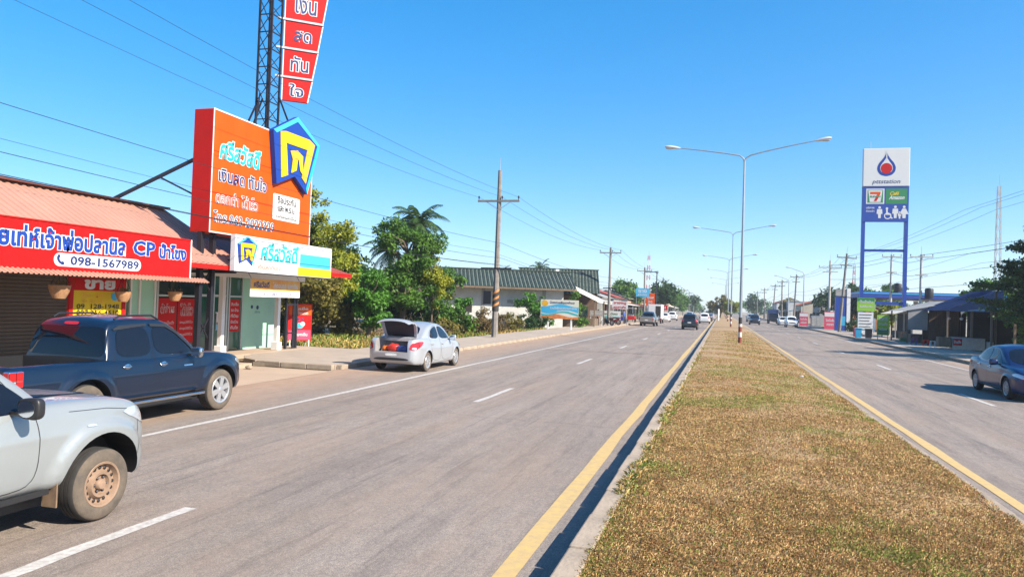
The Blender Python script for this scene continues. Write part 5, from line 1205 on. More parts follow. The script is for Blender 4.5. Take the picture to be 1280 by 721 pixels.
# tiered tree on the right edge: dark layered branches
t = thing('tiered_tree', 'dark tree with layered branches at the right edge above the stalls', 'tree', (16.6, 45.0, .0), 0); cs = []; rs = []; r = np.random.default_rng(77)
lm = MB(); lm.tube([(0, 0, -.1), (.05, 0, 2), (0, .05, 4.5), (.05, 0, 7.4)], [.16, .13, .09, .03], 9)
for lev in range(9):
    z1_ = 2.0 + lev * .62; ln1 = 4.3 * (1 - lev / 10.5)
    for k in range(7):
        z = z1_ + r.normal(0, .16); ln = ln1 * r.uniform(.6, 1.1); a = 2 * math.pi * k / 7 + lev * .7 + r.normal(0, .25); d = Vector((math.cos(a), math.sin(a), r.uniform(.02, .25))); e = Vector((0, 0, z)) + d * ln
        lm.tube([(0, 0, z - .15), Vector((0, 0, z)) + d * ln * .5, e], [.05, .03, .01], 5)
        for q in np.linspace(.25, 1, 6): c = Vector((0, 0, z)) + d * ln * q; cs.append((c.x, c.y, c.z)); rs.append((.6, .6, .2))
lm.build('trunk', M['bark'], t, True, off=(0, 0, 0)); V, F = leaf_cloud(cs, rs, 34000, .16, 78, .1, .2); link('crown', raw_mesh('crown', V, F), L['deep'], t)
tree('roadside_tree', 'leafy green tree with a pale lower crown at the right edge', (17.9, 50.0, 0), 5.2, [(0, 0, 3.2, 1.9, 1.6, 1.3, 12, .5), (-.6, .3, 1.6, 1.6, 1.2, .9, 8, .45)], L['green'], 6500, .17, 79, .13, None)
tree('hedge', 'dark clipped hedge left of the yellow board on the right', (16.2, 101, 0), 1.6, [(0, 0, .8, 1.6, 2.2, .6, 14, .5)], L['deep'], 2500, .2, 80, .04, None, 'hedge', False)

# ------------------------------------------------------------------ utility poles and cables
def pole_parts(t, h, arm_z, arm_w, m, r0=.17, second=None, lower=None, tag_paint=False):
    z0 = (0, 0, 0)
    MB().tube([(0, 0, -.1), (0, 0, h)], [r0, r0 * .62], 8).build('shaft', m, t, True, off=z0)
    a = MB().box(-arm_w / 2, arm_w / 2, -.16, -.06, arm_z - .06, arm_z + .06).build('crossarm', m, t, off=z0)
    for x in (-arm_w / 2 + .06, 0.22, arm_w / 2 - .06): MB().lathe([(.02, 0), (.02, .08), (.055, .10), (.04, .14), (.06, .17), (.035, .24), (.001, .25)], (x, -.11, arm_z + .06), 'z', 8).build('insulator', M['dark_metal'], a, True, off=z0)
    for s in (-1, 1): MB().bar((s * arm_w * .3, -.14, arm_z - .05), (0, -.12, arm_z - .55), .035).build('arm_brace', M['steel'], t, off=z0)
    MB().tube([(0, 0, h), (0, 0, h + .8)], .02, 6).build('spike', M['steel'], t, off=z0)
    if lower: MB().box(-lower[1] / 2, lower[1] / 2, -.17, -.08, lower[0] - .05, lower[0] + .05).build('crossarm', M['dark_metal'], t, off=z0)
    if second: MB().box(-second[1] / 2, second[1] / 2, -.17, -.07, second[0] - .06, second[0] + .06).build('crossarm', m, t, off=z0)
t = thing('utility_pole', 'near utility pole with striped warning paint beside the left pavement', 'utility pole', (-13.05, 42.4, .14), 0, 'utility poles on the left')
pole_parts(t, 10.0, 8.15, 2.6, M['pole_concrete'], .2, None, (4.1, 1.9))
M['warn_black'] = mat('black warning paint', (.03, .028, .026), .8, var=.1); M['warn_orange'] = mat('orange warning paint', (.50, .20, .06), .8, var=.15)
MB().tube([(0, 0, 1.55), (0, 0, 2.75)], [.205, .197], 16).build('warning_band', M['warn_black'], t, True, off=(0, 0, 0))
for k in range(3):
    V = []; F = []
    for i in range(13):
        a = math.pi + math.pi * i / 12; zc = 1.66 + k * .38 + .30 * abs(i / 6 - 1) * 0 + .34 * (i / 12); rr_ = .208
        V += [(rr_ * math.cos(a), rr_ * math.sin(a), zc), (rr_ * math.cos(a), rr_ * math.sin(a), zc + .15)]
    for i in range(12): F.append((2 * i, 2 * i + 2, 2 * i + 3, 2 * i + 1))
    MB().add(V, F).build('warning_stripe', M['warn_orange'], t, True, off=(0, 0, 0))
MB().box(-.75, -.3, -.12, .02, 1.95, 2.75).build('meter_box', M['dark_metal'], t, off=(0, 0, 0))
near_pole = t
src = thing('utility_pole', 'second utility pole on the left, before the red sign shops', 'utility pole', (-12.0, 81.6, .14), 0, 'utility poles on the left')
pole_parts(src, 8.6, 8.0, 2.4, M['pole_concrete'], .18, None, (4.1, 1.4))
PL = [(-13.05, 2.2), (-13.05, 42.4), (-12.0, 81.6), (-12.0, 121), (-12.2, 161), (-12.0, 201), (-11.8, 241), (-11.6, 281), (-11.4, 321)]
lbs = ['utility pole on the left beside the blue sign', 'utility pole on the left beyond the orange sign', 'fifth utility pole along the left pavement', 'sixth utility pole along the left pavement', 'seventh utility pole along the left pavement', 'farthest utility pole along the left pavement']
for (x, y), lb in zip(PL[3:], lbs): c = copy_tree(src); c.location = (x, y, .14); c['label'] = lb; c.rotation_euler = (rng.normal(0, .01), rng.normal(0, .012), rng.normal(0, .08))
c = copy_tree(src); c.location = (-13.05, 2.2, .0); c['label'] = 'utility pole beside the forecourt, outside the picture'
# single offset-arm pole
t = thing('utility_pole', 'dark pole with one sided arm beyond the beige grey pickup', 'utility pole', (-11.8, 140, .14), 0, 'utility poles on the left'); pole_parts(t, 9.0, 8.7, .6, M['dark_metal'], .15); MB().box(-2.4, 0, -.1, 0, 8.7, 8.85).build('side_arm', M['dark_metal'], t, off=(0, 0, 0))

def cable(name, label, pts, sag, group, r=.004):
    mb = MB(); P = []
    for (a, b) in zip(pts[:-1], pts[1:]):
        a, b = Vector(a), Vector(b); n = 14 if a.y < 130 else 6
        for i in range(n + (1 if b == Vector(pts[-1]) else 0)):
            s = i / n; p = a.lerp(b, s); p.z -= sag * 4 * s * (1 - s); P.append(p)
    mb.tube(P, [r + .00009 * max(0, p.y) for p in P], 5); o = mb.build(name, M['wire'], None, True); tag(o, label, 'cable', group); return o
GL = 'overhead cables on the left'
for dx, lb in ((-1.24, 'high power line on the left, strand nearest the shops'), (.22, 'high power line on the left, middle strand'), (1.24, 'high power line on the left, strand nearest the road')):
    cable('power_line', lb, [(x + dx, y - .1, (8.52 if y < 60 else 8.45)) for x, y in PL], .55, GL)
for dx, z, lb in ((.3, 5.75, 'top telephone cable running past the front of the orange billboard'), (-.35, 5.25, 'faint thin telephone cable just below the top telephone cable'), (.35, 4.85, 'middle telephone cable crossing above the salmon roof'), (-.1, 4.5, 'thick telephone cable low over the salmon roof ridge'), (.5, 4.42, 'lowest telephone cable over the salmon roof')):
    cable('telephone_cable', lb, [(x + dx, y - .1, z if y < 60 else z - .4) for x, y in PL], .35, GL, .006 if z > 4.6 and z < 5.2 or z > 5.5 else .003 if z > 5 else .007)

# right side poles
rp = thing('utility_pole', 'dark leaning utility pole beside the blue pillar on the right', 'utility pole', (13.6, 96, .14), 0, 'utility poles on the right')
pole_parts(rp, 9.4, 8.9, 2.2, M['pole_concrete'], .19, (8.0, 1.4), (4.2, 1.8)); rp.rotation_euler = (0, R(4), 0)
rq = thing('utility_pole', 'pale concrete utility pole behind the red banner on the right', 'utility pole', (14.5, 112, .14), 0, 'utility poles on the right')
pole_parts(rq, 9.6, 8.6, 3.0, M['pole_pale'], .2, (8.0, 2.0))
for (x, y, lb, s_) in ((13.2, 150, 'utility pole with one sided arm before the hipped house on the right', rp), (13.0, 176, 'third utility pole along the right kerb', rp), (12.8, 204, 'fourth utility pole along the right kerb', rp), (12.6, 240, 'fifth utility pole along the right kerb', rp), (12.4, 280, 'farthest utility pole along the right kerb', rp)):
    c = copy_tree(s_); c.location = (x, y, .14); c['label'] = lb; c.rotation_euler = (0, R(rng.normal(1, 1.5)), 0)
for (x, y, h, lb) in ((19.9, 100, 9.8, 'pale pole with transformer between the legs of the station sign'), (19.95, 86, 8.8, 'pale pole with transformer right of the station sign')):
    t = thing('utility_pole', lb, 'utility pole', (x, y, 0), 0, 'transformer poles by the station'); pole_parts(t, h, h - .3, 2.2, M['pole_pale'], .18, (h - 2.2, 1.2)); z0 = (0, 0, 0)
    MB().lathe([(.001, h - 4.6), (.38, h - 4.6), (.42, h - 4.5), (.42, h - 3.7), (.36, h - 3.55), (.001, h - 3.5)], (.75, -.2, 0), 'z', 14).build('transformer', M['dark_metal'], t, True, off=z0); MB().box(0, .8, -.2, -.1, h - 4.7, h - 4.6).build('transformer_bracket', M['dark_metal'], t, off=z0)
GR = 'overhead cables on the right'
PR = [(15.9, -14), (15.2, 52), (14.2, 96), (14.5, 112), (13.3, 150), (13.1, 176), (12.9, 204), (12.7, 240), (12.5, 280)]
for dx, z, lb in ((-.8, 9.0, 'power line on the right, strand nearest the road'), (.1, 9.15, 'power line on the right, middle strand'), (.9, 9.0, 'power line on the right, strand nearest the stalls'), (-.4, 6.3, 'upper telephone cable on the right'), (.2, 5.7, 'lower telephone cable on the right')):
    cable('power_line' if z > 8 else 'telephone_cable', lb, [(x + dx, y, z) for x, y in PR], .45, GR)
for k, (z, lb) in enumerate(((9.6, 'cable from the transformer poles to the right edge, top one'), (9.1, 'cable from the transformer poles to the right edge, second one'), (7.6, 'cable from the transformer poles to the right edge, third one'), (6.2, 'cable from the transformer poles to the right edge, lowest one'))):
    cable('service_cable', lb, [(14.6, 112, z - .5), (19.9, 100, z), (19.95, 86, z - .9), (30, 40, z + .2 + k * .1)], .3, GR, .012)
for (x, y, lb) in ((15.9, -14, 'utility pole on the right pavement, outside the picture'),): c = copy_tree(rp); c.location = (x, y, .14); c.rotation_euler = (0, 0, 0); c['label'] = lb

# ------------------------------------------------------------------ median lamp posts
def lamp_post(label, y, band):
    t = thing('street_lamp', label, 'street lamp', (1.12, y, .2), 0, 'double street lamps on the median'); z0 = (0, 0, 0)
    MB().tube([(0, 0, -.1), (0, 0, 5), (-.02, 0, 11.3)], [.105, .085, .055], 14).build('post', M['pole_paint'], t, True, off=z0)
    cols = [('band_red', 0, .42), ('band_white', .42, .72), ('band_red', .72, 1.05), ('band_white', 1.05, 1.22), ('band_black', 1.22, 1.62)]
    for nm, a, b in cols: MB().tube([(0, 0, a), (0, 0, b)], .109, 14).build('painted_band', band[nm], t, True, off=z0)
    MB().lathe([(.2, -.02), (.2, .03), (.11, .03)], (0, 0, 0), 'z', 10).build('base_plate', M['steel'], t, off=z0)
    for s, ex, ez in ((-1, 4.0, 12.1), (1, 4.05, 12.35)):
        arm = MB().tube([(-.02, 0, 11.1), (-.02 + s * .06, 0, 11.35), (s * .32, 0, 11.55), (s * 1.2, 0, 11.55 + (ez - 11.55) * .28), (s * 2.6, 0, 11.55 + (ez - 11.55) * .66), (s * ex, 0, ez)], [.05, .048, .045, .04, .035, .03], 8).build('arm', M['pole_paint'], t, True, off=z0)
        hd = MB(); d = Vector((s * 2.6, 0, (ez - 11.55) * .55)).normalized(); u = Vector((-d.z * s, 0, abs(d.x))); p0 = Vector((s * ex, 0, ez))
        V = []; F = []; st = [(-.12, .03, .03), (0, .06, .06), (.25, .13, .10), (.5, .16, .12), (.75, .15, .10), (.86, .08, .05)]
        for l_, w_, h_ in st:
            for k in range(10):
                a = 2 * math.pi * k / 10; V.append(p0 + d * l_ + Vector((0, 1, 0)) * (w_ * math.cos(a)) + u * (h_ * math.sin(a)))
        for i in range(len(st) - 1):
            for k in range(10): k2 = (k + 1) % 10; F.append((i * 10 + k, i * 10 + k2, i * 10 + 10 + k2, i * 10 + 10 + k))
        F.append(tuple(range(10))); F.append(tuple(range(50, 60))); hd.add(V, F)
        ho = hd.build('lamp_head', M['lamp_shell'], t, True, off=z0)
        c = p0 + d * .52 - u * .07; MB().ball(c, .26, .12, .09, 12, 8).build('lamp_glass', M['lamp_clear'], ho, True, off=z0)
    return t
M['lamp_shell'] = mat('lamp housing', (.62, .64, .66), .4, .3, var=.05)
band = {'band_red': mat('red brown band paint', (.22, .045, .03), .6, var=.15), 'band_white': mat('white band paint', (.6, .58, .55), .6, var=.1), 'band_black': mat('black band paint', (.03, .028, .028), .6, var=.1)}
lp = lamp_post('nearest double street lamp on the grassy median', 47.3, band)
for y, lb in ((94, 'second double street lamp on the median'), (142, 'third double street lamp on the median'), (190, 'fourth double street lamp on the median'), (238, 'fifth double street lamp on the median'), (286, 'farthest double street lamp on the median')):
    c = copy_tree(lp); c.location = (1.12, y, .2); c['label'] = lb
for k, (x, y, lb) in enumerate(((13.0, 160, 'single arm street lamp among the right poles, near one'), (12.9, 130, 'single arm street lamp left of the blue pillar'))):
    t = thing('street_lamp', lb, 'street lamp', (x, y, .14), 0, 'single street lamps on the right'); z0 = (0, 0, 0)
    MB().tube([(0, 0, -.1), (0, 0, 8.4), (-.2, 0, 8.8), (-2.2, 0, 9.5)], [.11, .07, .06, .04], 8).build('post', M['pole_paint'], t, True, off=z0); MB().ball((-2.5, 0, 9.58), .42, .14, .1, 10, 6).build('lamp_head', M['lamp_shell'], t, True, off=z0)
# short white posts at the far end of the median
for k, y in enumerate((150, 176)): o = MB().tube([(0, 0, 0), (0, 0, 2.3)], .12, 8).lathe([(.2, 0), (.2, .1), (.12, .1)], (0, 0, 0), 'z', 8).build('marker_post', M['white'], None, True, off=(0, 0, 0)); o.location = (-.6, y, .18); tag(o, 'white marker post on the far median, %s' % ('nearer one' if k == 0 else 'farther one'), 'post', 'marker posts')
# understorey filling the plot, and woods behind
US = 'bushes at the back of the dry plot'
for i, (x, y, h, lm, lb) in enumerate([(-23.6, 38.0, 3.2, 'deep', 'dark bush behind the straw coloured small tree'), (-21.4, 41.0, 3.0, 'deep', 'dark bush between the slim tree and the mango tree'), (-19.6, 43.6, 2.8, 'deep', 'dark bush low behind the mango tree'), (-17.2, 44.6, 2.4, 'green', 'green bush at the foot of the yellowing creeper'), (-24.5, 46.0, 4.6, 'green', 'tall green bush behind the short palm'), (-24.5, 52.0, 4.2, 'olive', 'olive bush left of the green tiled roof'), (-19.6, 50.0, 1.3, 'green', 'green bush before the left end of the white wall'), (-27.0, 41.0, 5.0, 'deep', 'tall dark bush behind the yellow green tree'), (-22.4, 34.8, 2.6, 'deep', 'dark bush low behind the pink standee'), (-20.6, 37.0, 2.2, 'olive', 'olive bush low right of the standee')]):
    tree('bush', lb, (x, y, 0), h, [(0, 0, h * .5, 1.7, 1.4, h * .42, 16, .55)], L[lm], 4500, .20, 160 + i, .06, US, 'bush', False)
def wood(name, label, pts, n, size, seed, lm):
    cs = []; rs = []; r = np.random.default_rng(seed)
    for (x, y) in pts:
        h = r.uniform(5, 9)
        for k in range(7): cs.append((x + r.normal(0, 3), y + r.normal(0, 3), h * r.uniform(.25, .85))); s_ = r.uniform(1.2, 2.4); rs.append((s_, s_, s_ * .8))
    V, F = leaf_cloud(cs, rs, n, size, seed); V[:, 2] = np.maximum(V[:, 2], 0); o = link(name, raw_mesh(name, V, F), L[lm]); tag(o, label, 'woodland', kind='stuff')
wood('woodland', 'distant line of trees behind the left hand shops', [(-44 - 4 * rng.random() - (i % 3) * 8, 70 + i * 7.5) for i in range(44)], 24000, .75, 201, 'deep')
wood('woodland', 'distant line of trees behind the right hand shops', [(46 + 4 * rng.random() + (i % 3) * 10, 95 + i * 7.5) for i in range(40)], 20000, .75, 202, 'deep')
wood('woodland', 'hazy trees closing the far end of the road', [(-40 + i * 4.2, 400 + 14 * rng.random()) for i in range(24)], 9000, 1.1, 203, 'green')
# ------------------------------------------------------------------ left: green roofed house, banner, far shops
def wall_box(mb, c, rz, x0, x1, y0, y1, z0, z1): pass
t = thing('house', 'white walled house with a green tiled roof behind the utility pole', 'house', (-20.0, 64.5, 0), R(22)); z0 = (0, 0, 0)
MB().box(-5.2, 6.4, 0, 8, 0, 3.75).build('wall', M['white_wall'], t, off=z0)
MB().box(-10.0, -5.25, .8, 8, 0, 2.5).build('annex_wall', M['white_wall'], t, off=z0); MB().prism([(-10.0, .8, 2.5), (-5.25, .8, 2.5), (-5.25, .8, 3.45)], (0, 7.2, 0)).build('annex_gable', M['white_wall'], t, off=z0)
MB().bar((-10.4, .7, 2.55), (-5.1, .7, 3.62), .25, .07).build('annex_roof_edge', M['grey_roof'], t, off=z0); corrugated('annex_roof', M['grey_roof'], t, (-10.4, .5, 2.6), (-10.4, 8, 2.6), (-5.1, .5, 3.68), .25, .03, off=z0)
for x in (-5.15, -1.0, 4.6): MB().box(x - .16, x + .16, -.05, -.003, 0, 3.75).build('pilaster', M['grey_wall'], t, off=z0)
MB().box(-3.35, -2.0, -.03, -.003, 1.25, 2.35).build('dark_board', M['dark_in'], t, off=z0); MB().box(1.2, 3.4, -.03, -.003, 2.2, 2.5).build('vent_slot', M['grey_wall'], t, off=z0)
MB().box(-10.0, -8.6, .72, .797, .3, 1.4).build('low_wall', M['white_wall'], t, off=z0)
def tile_roof(t, a, b, c, name='roof', step=.36):
    """old ribbed cement tiles: green sheet, every second rib weathered pale"""
    a, b, c = Vector(a), Vector(b), Vector(c); o = corrugated(name, M['green_roof'], t, a, b, c, step, .05, .01, off=(0, 0, 0))
    e = b - a; d = c - a; n = e.cross(d).normalized(); n = n if n.z > 0 else -n; N = int(e.length / step)
    rib = MB().bar((0, 0, 0), d, step * .34, .05, up=n).build('tile_rib', M['green_light'], o, off=(0, 0, 0)); 
    for k in range(N):
        q = rib if k == 0 else rib.copy()
        if k: C.objects.link(q)
        q.location = a + e * ((k + .22) / N) + n * .035
    return o
tile_roof(t, (-7.4, 2.6, 5.25), (7.4, 2.6, 5.25), (-7.4, -1.3, 3.62)); tile_roof(t, (-7.4, 2.65, 5.25), (7.4, 2.65, 5.25), (-7.4, 8.4, 3.7), 'rear_roof', .5)
MB().bar((-7.5, 2.62, 5.34), (7.5, 2.62, 5.34), .4, .12).build('ridge_tiles', M['green_roof'], t, off=z0)
MB().prism([(6.35, -.1, 3.75), (6.35, 2.6, 5.1), (6.35, 8.0, 3.75)], (.05, 0, 0)).build('gable_end', M['brown_wall'], t, off=z0)
MB().bar((-7.4, -1.32, 3.55), (7.4, -1.32, 3.55), .05, .16).build('fascia', M['wood'], t, off=z0)
# second, smaller green roof
t = thing('house', 'smaller house with green tiled roof beside the sloping zinc awning', 'house', (-17.5, 80, 0), R(14))
MB().box(-4, 4.4, 0, 7, 0, 3.4).build('wall', M['brown_wall'], t, off=z0); tile_roof(t, (-4.4, 2.4, 6.2), (4.6, 2.4, 6.2), (-4.4, -.8, 3.5)); MB().prism([(4.35, -.1, 3.4), (4.35, 2.4, 6.1), (4.35, 7, 3.4)], (.06, 0, 0)).build('gable_end', M['brown_wall'], t, off=z0)
tile_roof(t, (-4.4, 2.45, 6.2), (4.6, 2.45, 6.2), (-4.4, 7.4, 3.5), 'rear_roof', .5); MB().bar((-4.5, 2.42, 6.28), (4.7, 2.42, 6.28), .3, .1).build('ridge_tiles', M['green_roof'], t, off=z0); MB().box(-.3, .1, -.5, -.36, 4.2, 6.1).build('flue_pipe', M['white'], t, off=z0)
MB().box(.6, 1.6, -.04, -.003, 0, 2.1).build('door', M['wood'], t, off=z0); MB().box(2.2, 3.4, -.04, -.003, 1, 2.1).build('window', M['glass'], t, off=z0)
# sloping zinc awning in front of it
t = thing('market_awning', 'pale zinc awning sloping down to the left pavement', 'awning', (-14.0, 76.0, 0))
corrugated('sheet', M['canvas'], t, (-16.2, 73.0, 4.6), (-16.2, 79.5, 4.6), (-12.0, 73.0, 2.7), .3, .03)
for (x, y) in ((-12.2, 73.2), (-12.2, 79.3), (-16.0, 73.2)): MB().box(x - .06, x + .06, y - .06, y + .06, 0, 2.75 if x > -13 else 4.5).build('post', M['wood'], t)
MB().box(-16.0, -15.9, 73.3, 79.2, 0, 3.2).build('back_wall', M['brown_wall'], t); MB().box(-15.8, -12.6, 75, 78.6, 0, .9).build('counter', M['wood'], t)
o = thing('notice_board', 'grey notice board on posts before the zinc awning', 'sign', (-12.6, 77.0, 0))
MB().box(-13.3, -11.9, 76.95, 77.0, 1.15, 1.75).build('board', M['grey_wall'], o); lettering('ร้านอาหารตามสั่ง', 'lettering', (-12.6, 76.95, 1.45), (0, -1), M['panel_white'], o, 1.1, .2, off=.006, bold=.02)
for x in (-13.2, -12.0): MB().box(x - .04, x + .04, 77.0, 77.06, 0, 1.75).build('post', M['white'], o)
# blue banner on posts
bn = thing('banner', 'blue and orange printed banner on two posts by the left pavement', 'banner', (-13.1, 61, 0))
MB().box(-14.75, -11.5, 60.96, 61.0, 1.02, 2.62).build('board', mat('banner print cream', (.62, .60, .42), .5, col2=(.75, .72, .66), scale=.8), bn); OBN = (-13.1, 60.96, 1.82); ND = (0, -1)
wave = lambda z, a, ph: [(x, z + a * math.sin(2.0 * x + ph)) for x in np.linspace(-1.6, 1.6, 20)]
panel_poly('blue_print', wave(-.22, .16, .4) + wave(.32, .12, 1.5)[::-1], OBN, ND, M['skyblue'], bn, .003); panel_poly('orange_print', [(-1.62, -.8), (1.62, -.8)] + wave(-.52, .12, 2.5)[::-1], OBN, ND, mat('orange banner wave', (.75, .32, .05), .5, col2=(.55, .10, .04), scale=3), bn, .003)
panel_poly('blue_print', wave(-.42, .14, .9) + wave(-.30, .14, .7)[::-1], OBN, ND, M['cyan'], bn, .005); panel_poly('seal', circ(.26, -1.28, .48, 16), OBN, ND, M['gold'], bn, .004)
lettering('โครงการพัฒนาตำบล', 'lettering', OBN, ND, M['navy'], bn, 2.1, .22, .2, .58, off=.008, bold=.02); lettering('ร่วมใจรักษาความสะอาด', 'lettering', OBN, ND, M['panel_white'], bn, 2.3, .2, .3, .12, off=.009, bold=.02); lettering('สองข้างทาง', 'lettering', OBN, ND, M['panel_white'], bn, 1.1, .15, .3, -.1, off=.009, bold=.02)
for x in (-14.1, -12.1): MB().box(x - .06, x + .06, 61.0, 61.1, 0, 2.6).build('post', M['white'], bn)

def shop(label, xf, y0, y1, h, wm, rm, awm, side=-1, awn=2.0, depth=7, roof=1.4, sign=None, group=None, opens=2):
    """a low roadside shop. xf: front wall; side -1 = left of the road, +1 = right"""
    t = thing('shop_building', label, 'building', (xf, (y0 + y1) / 2, 0), 0, group); s = side; xb = xf + s * depth
    MB().box(min(xf, xb), max(xf, xb), y0, y1, 0, h).build('wall', wm, t)
    ym = (y0 + y1) / 2
    if roof > 0:
        xm = xf + s * depth / 2
        corrugated('roof', rm, t, (xm, y0 - .3, h + roof), (xm, y1 + .3, h + roof), (xf - s * .5, y0 - .3, h - .05), .35, .04); corrugated('rear_roof', rm, t, (xm, y0 - .3, h + roof), (xm, y1 + .3, h + roof), (xb + s * .4, y0 - .3, h - .05), .35, .04)
        for y in (y0 + .01, y1 - .07): MB().prism([(xf, y, h), (xm, y, h + roof - .05), (xb, y, h)], (0, .06, 0)).build('gable_end', wm, t)
    else: MB().box(min(xf, xb) - .1, max(xf, xb) + .1, y0 - .1, y1 + .1, h, h + .18).build('parapet', wm, t)
    W = (y1 - y0) / opens
    for k in range(opens):
        a, b = y0 + k * W + .25, y0 + (k + 1) * W - .25; d = MB().box(min(xf - s * .03, xf), max(xf - s * .03, xf), a, b, 0, 2.5).build('opening_shade', M['dark_in'], t)  # flat dark sheet, the shade of an open front put into its colour
        for y in (a, b): MB().box(min(xf - s * .08, xf - s * .032), max(xf - s * .08, xf - s * .032), y - .05, y + .05, 0, 2.55).build('door_frame', M['aluminium'], d)
        MB().box(min(xf - s * .9, xf - s * .35), max(xf - s * .9, xf - s * .35), a + .3, a + 1.4, 0, .8).build('shop_counter', M['wood'], t)
    for y in (y0 + .05, y1 - .1): 
        MB().box(xf + s * depth * .3 - .5, xf + s * depth * .3 + .5, y - (.08 if y < ym else -.06), y + (-.053 if y < ym else .09), 1.2, 2.2).build('side_window', M['glass'], t)
    if awn:
        corrugated('awning', awm, t, (xf - s * .05, y0, 2.95), (xf - s * .05, y1, 2.95), (xf - s * awn, y0, 2.45), .3, .03)
        for y in (y0 + .2, y1 - .2): MB().box(xf - s * (awn - .15) - .05, xf - s * (awn - .15) + .05, y - .05, y + .05, 0, 2.45).build('awning_post', M['steel'], t)
    return t
GLS = 'roadside shops on the left'; GRS = 'roadside shops on the right'
shop('shop with a steep orange tile roof behind the second utility pole', -16.5, 89, 98, 4.2, M['brown_wall'], M['tile_roof'], M['canvas'], -1, 3.4, 7, 2.0, None, GLS)
shop('low white shop with a pale awning beside the red sale sign', -15.5, 99, 107, 3.4, M['white_wall'], M['grey_roof'], M['canvas'], -1, 2.6, 7, 1.2, None, GLS)
shop('grey shop under the blue sign on the left', -15.5, 110, 119, 3.6, M['grey_wall'], M['red_roof'], M['canvas'], -1, 3.0, 7, 1.2, None, GLS)
shop('cream shop beyond the white box truck', -15, 122, 133, 3.6, M['cream_wall'], M['grey_roof'], M['red_roof'], -1, 2.6, 7, 1.3, None, GLS)
shop('far brown shop on the left with a zinc roof', -14.5, 138, 150, 3.8, M['brown_wall'], M['grey_roof'], M['canvas'], -1, 2.2, 7, 1.2, None, GLS)
shop('white two storey shop far along the left pavement', -14.5, 172, 186, 6.0, M['white_wall'], M['grey_roof'], M['canvas'], -1, 2.0, 8, 0, None, GLS)
shop('farthest cream shop on the left', -14, 205, 222, 4.5, M['cream_wall'], M['tile_roof'], M['canvas'], -1, 2.0, 8, 1.5, None, GLS)
# right side, far
shop('grey hipped house behind the pole on the right', 19, 160, 172, 4.6, M['grey_wall'], M['grey_roof'], M['canvas'], 1, 0, 9, 2.6, None, GRS)
shop('cream shop beyond the large dark tree on the right', 17, 176, 190, 4.0, M['cream_wall'], M['tile_roof'], M['canvas'], 1, 2.4, 8, 1.4, None, GRS)
shop('white shop with red signs far along the right kerb', 16, 196, 212, 5.0, M['white_wall'], M['grey_roof'], M['canvas'], 1, 2, 8, 0, None, GRS)
shop('farthest white shop on the right', 15.5, 230, 250, 5.0, M['white_wall'], M['red_roof'], M['canvas'], 1, 2, 8, 1.5, None, GRS)
shop('orange fronted shop behind the red banners', 18.5, 124, 134, 3.0, mat('orange shop wall', (.55, .20, .08), .8), M['grey_roof'], M['canvas'], 1, 2, 6, .9, None, GRS)

def board(label, x, y, z0_, w, h, m, words, wm, face=(0, -1), posts=True, name='street_sign', cat='sign', group=None, extra=None):
    n, r = frame(*face); t = thing(name, label, cat, (x, y, 0), 0, group); o = Vector((x, y, 0))
    MB().prism([o + r * a + Vector((0, 0, b)) for a, b in rect(w, h, 0, z0_ + h / 2)], -n * .06).build('board', m, t)
    if extra: panel_poly('print', extra[0], o, face, extra[1], t, .003)
    for s_, ww, hh, cx, cz in words: lettering(s_, 'lettering', o, face, wm, t, ww, hh, cx, z0_ + cz, off=.012, bold=.025)
    if posts:
        for a in (-w / 2 + .08, w / 2 - .08): MB().bar(o + r * a - n * .09, o + r * a - n * .09 + Vector((0, 0, z0_ + h)), .06).build('post', M['steel'], t)
    return t
board('blue square sign on a post over the left shops', -11.9, 116, 3.9, 2.0, 1.3, M['skyblue'], [('ยาง', 1.3, .45, 0, .85), ('ช่างซ่อม', 1.4, .3, 0, .35)], M['panel_white'])
board('orange upright sign hanging before the dark tree on the left', -11.2, 122, 2.6, 1.4, 2.0, M['orange'], [('กาแฟ', 1.0, .4, 0, 1.3), ('สด', .6, .35, 0, .6)], M['panel_white'])
board('white sale sign with red Thai words at the left shops', -11.9, 90, 1.95, 1.9, .95, M['panel_white'], [('ขายหมู', 1.5, .36, 0, .68), ('ราคาส่ง', 1.5, .3, 0, .24)], M['red'])
board('low white stall banner with green stripes behind the second pole', -12.3, 85.5, .7, 2.2, 1.0, M['panel_white'], [('ผลไม้สด', 1.5, .3, 0, .7)], M['green'], extra=(rect(2.0, .22, 0, .95), M['cyan']))
board('small red sign on the white box truck side of the road', -9.6, 131, 1.9, 1.1, .9, M['red'], [('อู่', .5, .4, 0, .45)], M['panel_white'])
# person-height clutter at the left shops
def cart(label, x, y, m, m2, group):
    t = thing('food_cart', label, 'cart', (x, y, .14), 0, group); z0 = (0, 0, 0)
    MB().box(-.5, .5, -.8, .8, .35, .85).build('counter', m, t, bevel=.02, off=z0); MB().box(-.6, .6, -.95, .95, 1.9, 1.96).build('canopy', m2, t, off=z0)
    for a in (-.46, .46):
        for b in (-.76, .76): MB().box(a - .02, a + .02, b - .02, b + .02, .85, 1.9).build('post', M['steel'], t, off=z0)
    for b in (-.55, .55): MB().lathe([(.24, -.03), (.28, -.03), (.28, .03), (.24, .03), (.24, -.03)], (.54, b, .28), 'x', 16).build('wheel', M['tyre'], t, off=z0); MB().lathe([(.24, -.03), (.28, -.03), (.28, .03), (.24, .03), (.24, -.03)], (-.54, b, .28), 'x', 16).build('wheel', M['tyre'], t, off=z0)
    MB().box(-.3, .3, -.6, -.1, .85, 1.1).build('tray', M['steel'], t, off=z0); MB().box(-.3, .3, .1, .6, .85, 1.25).build('glass_case', M['glass'], t, off=z0); return t
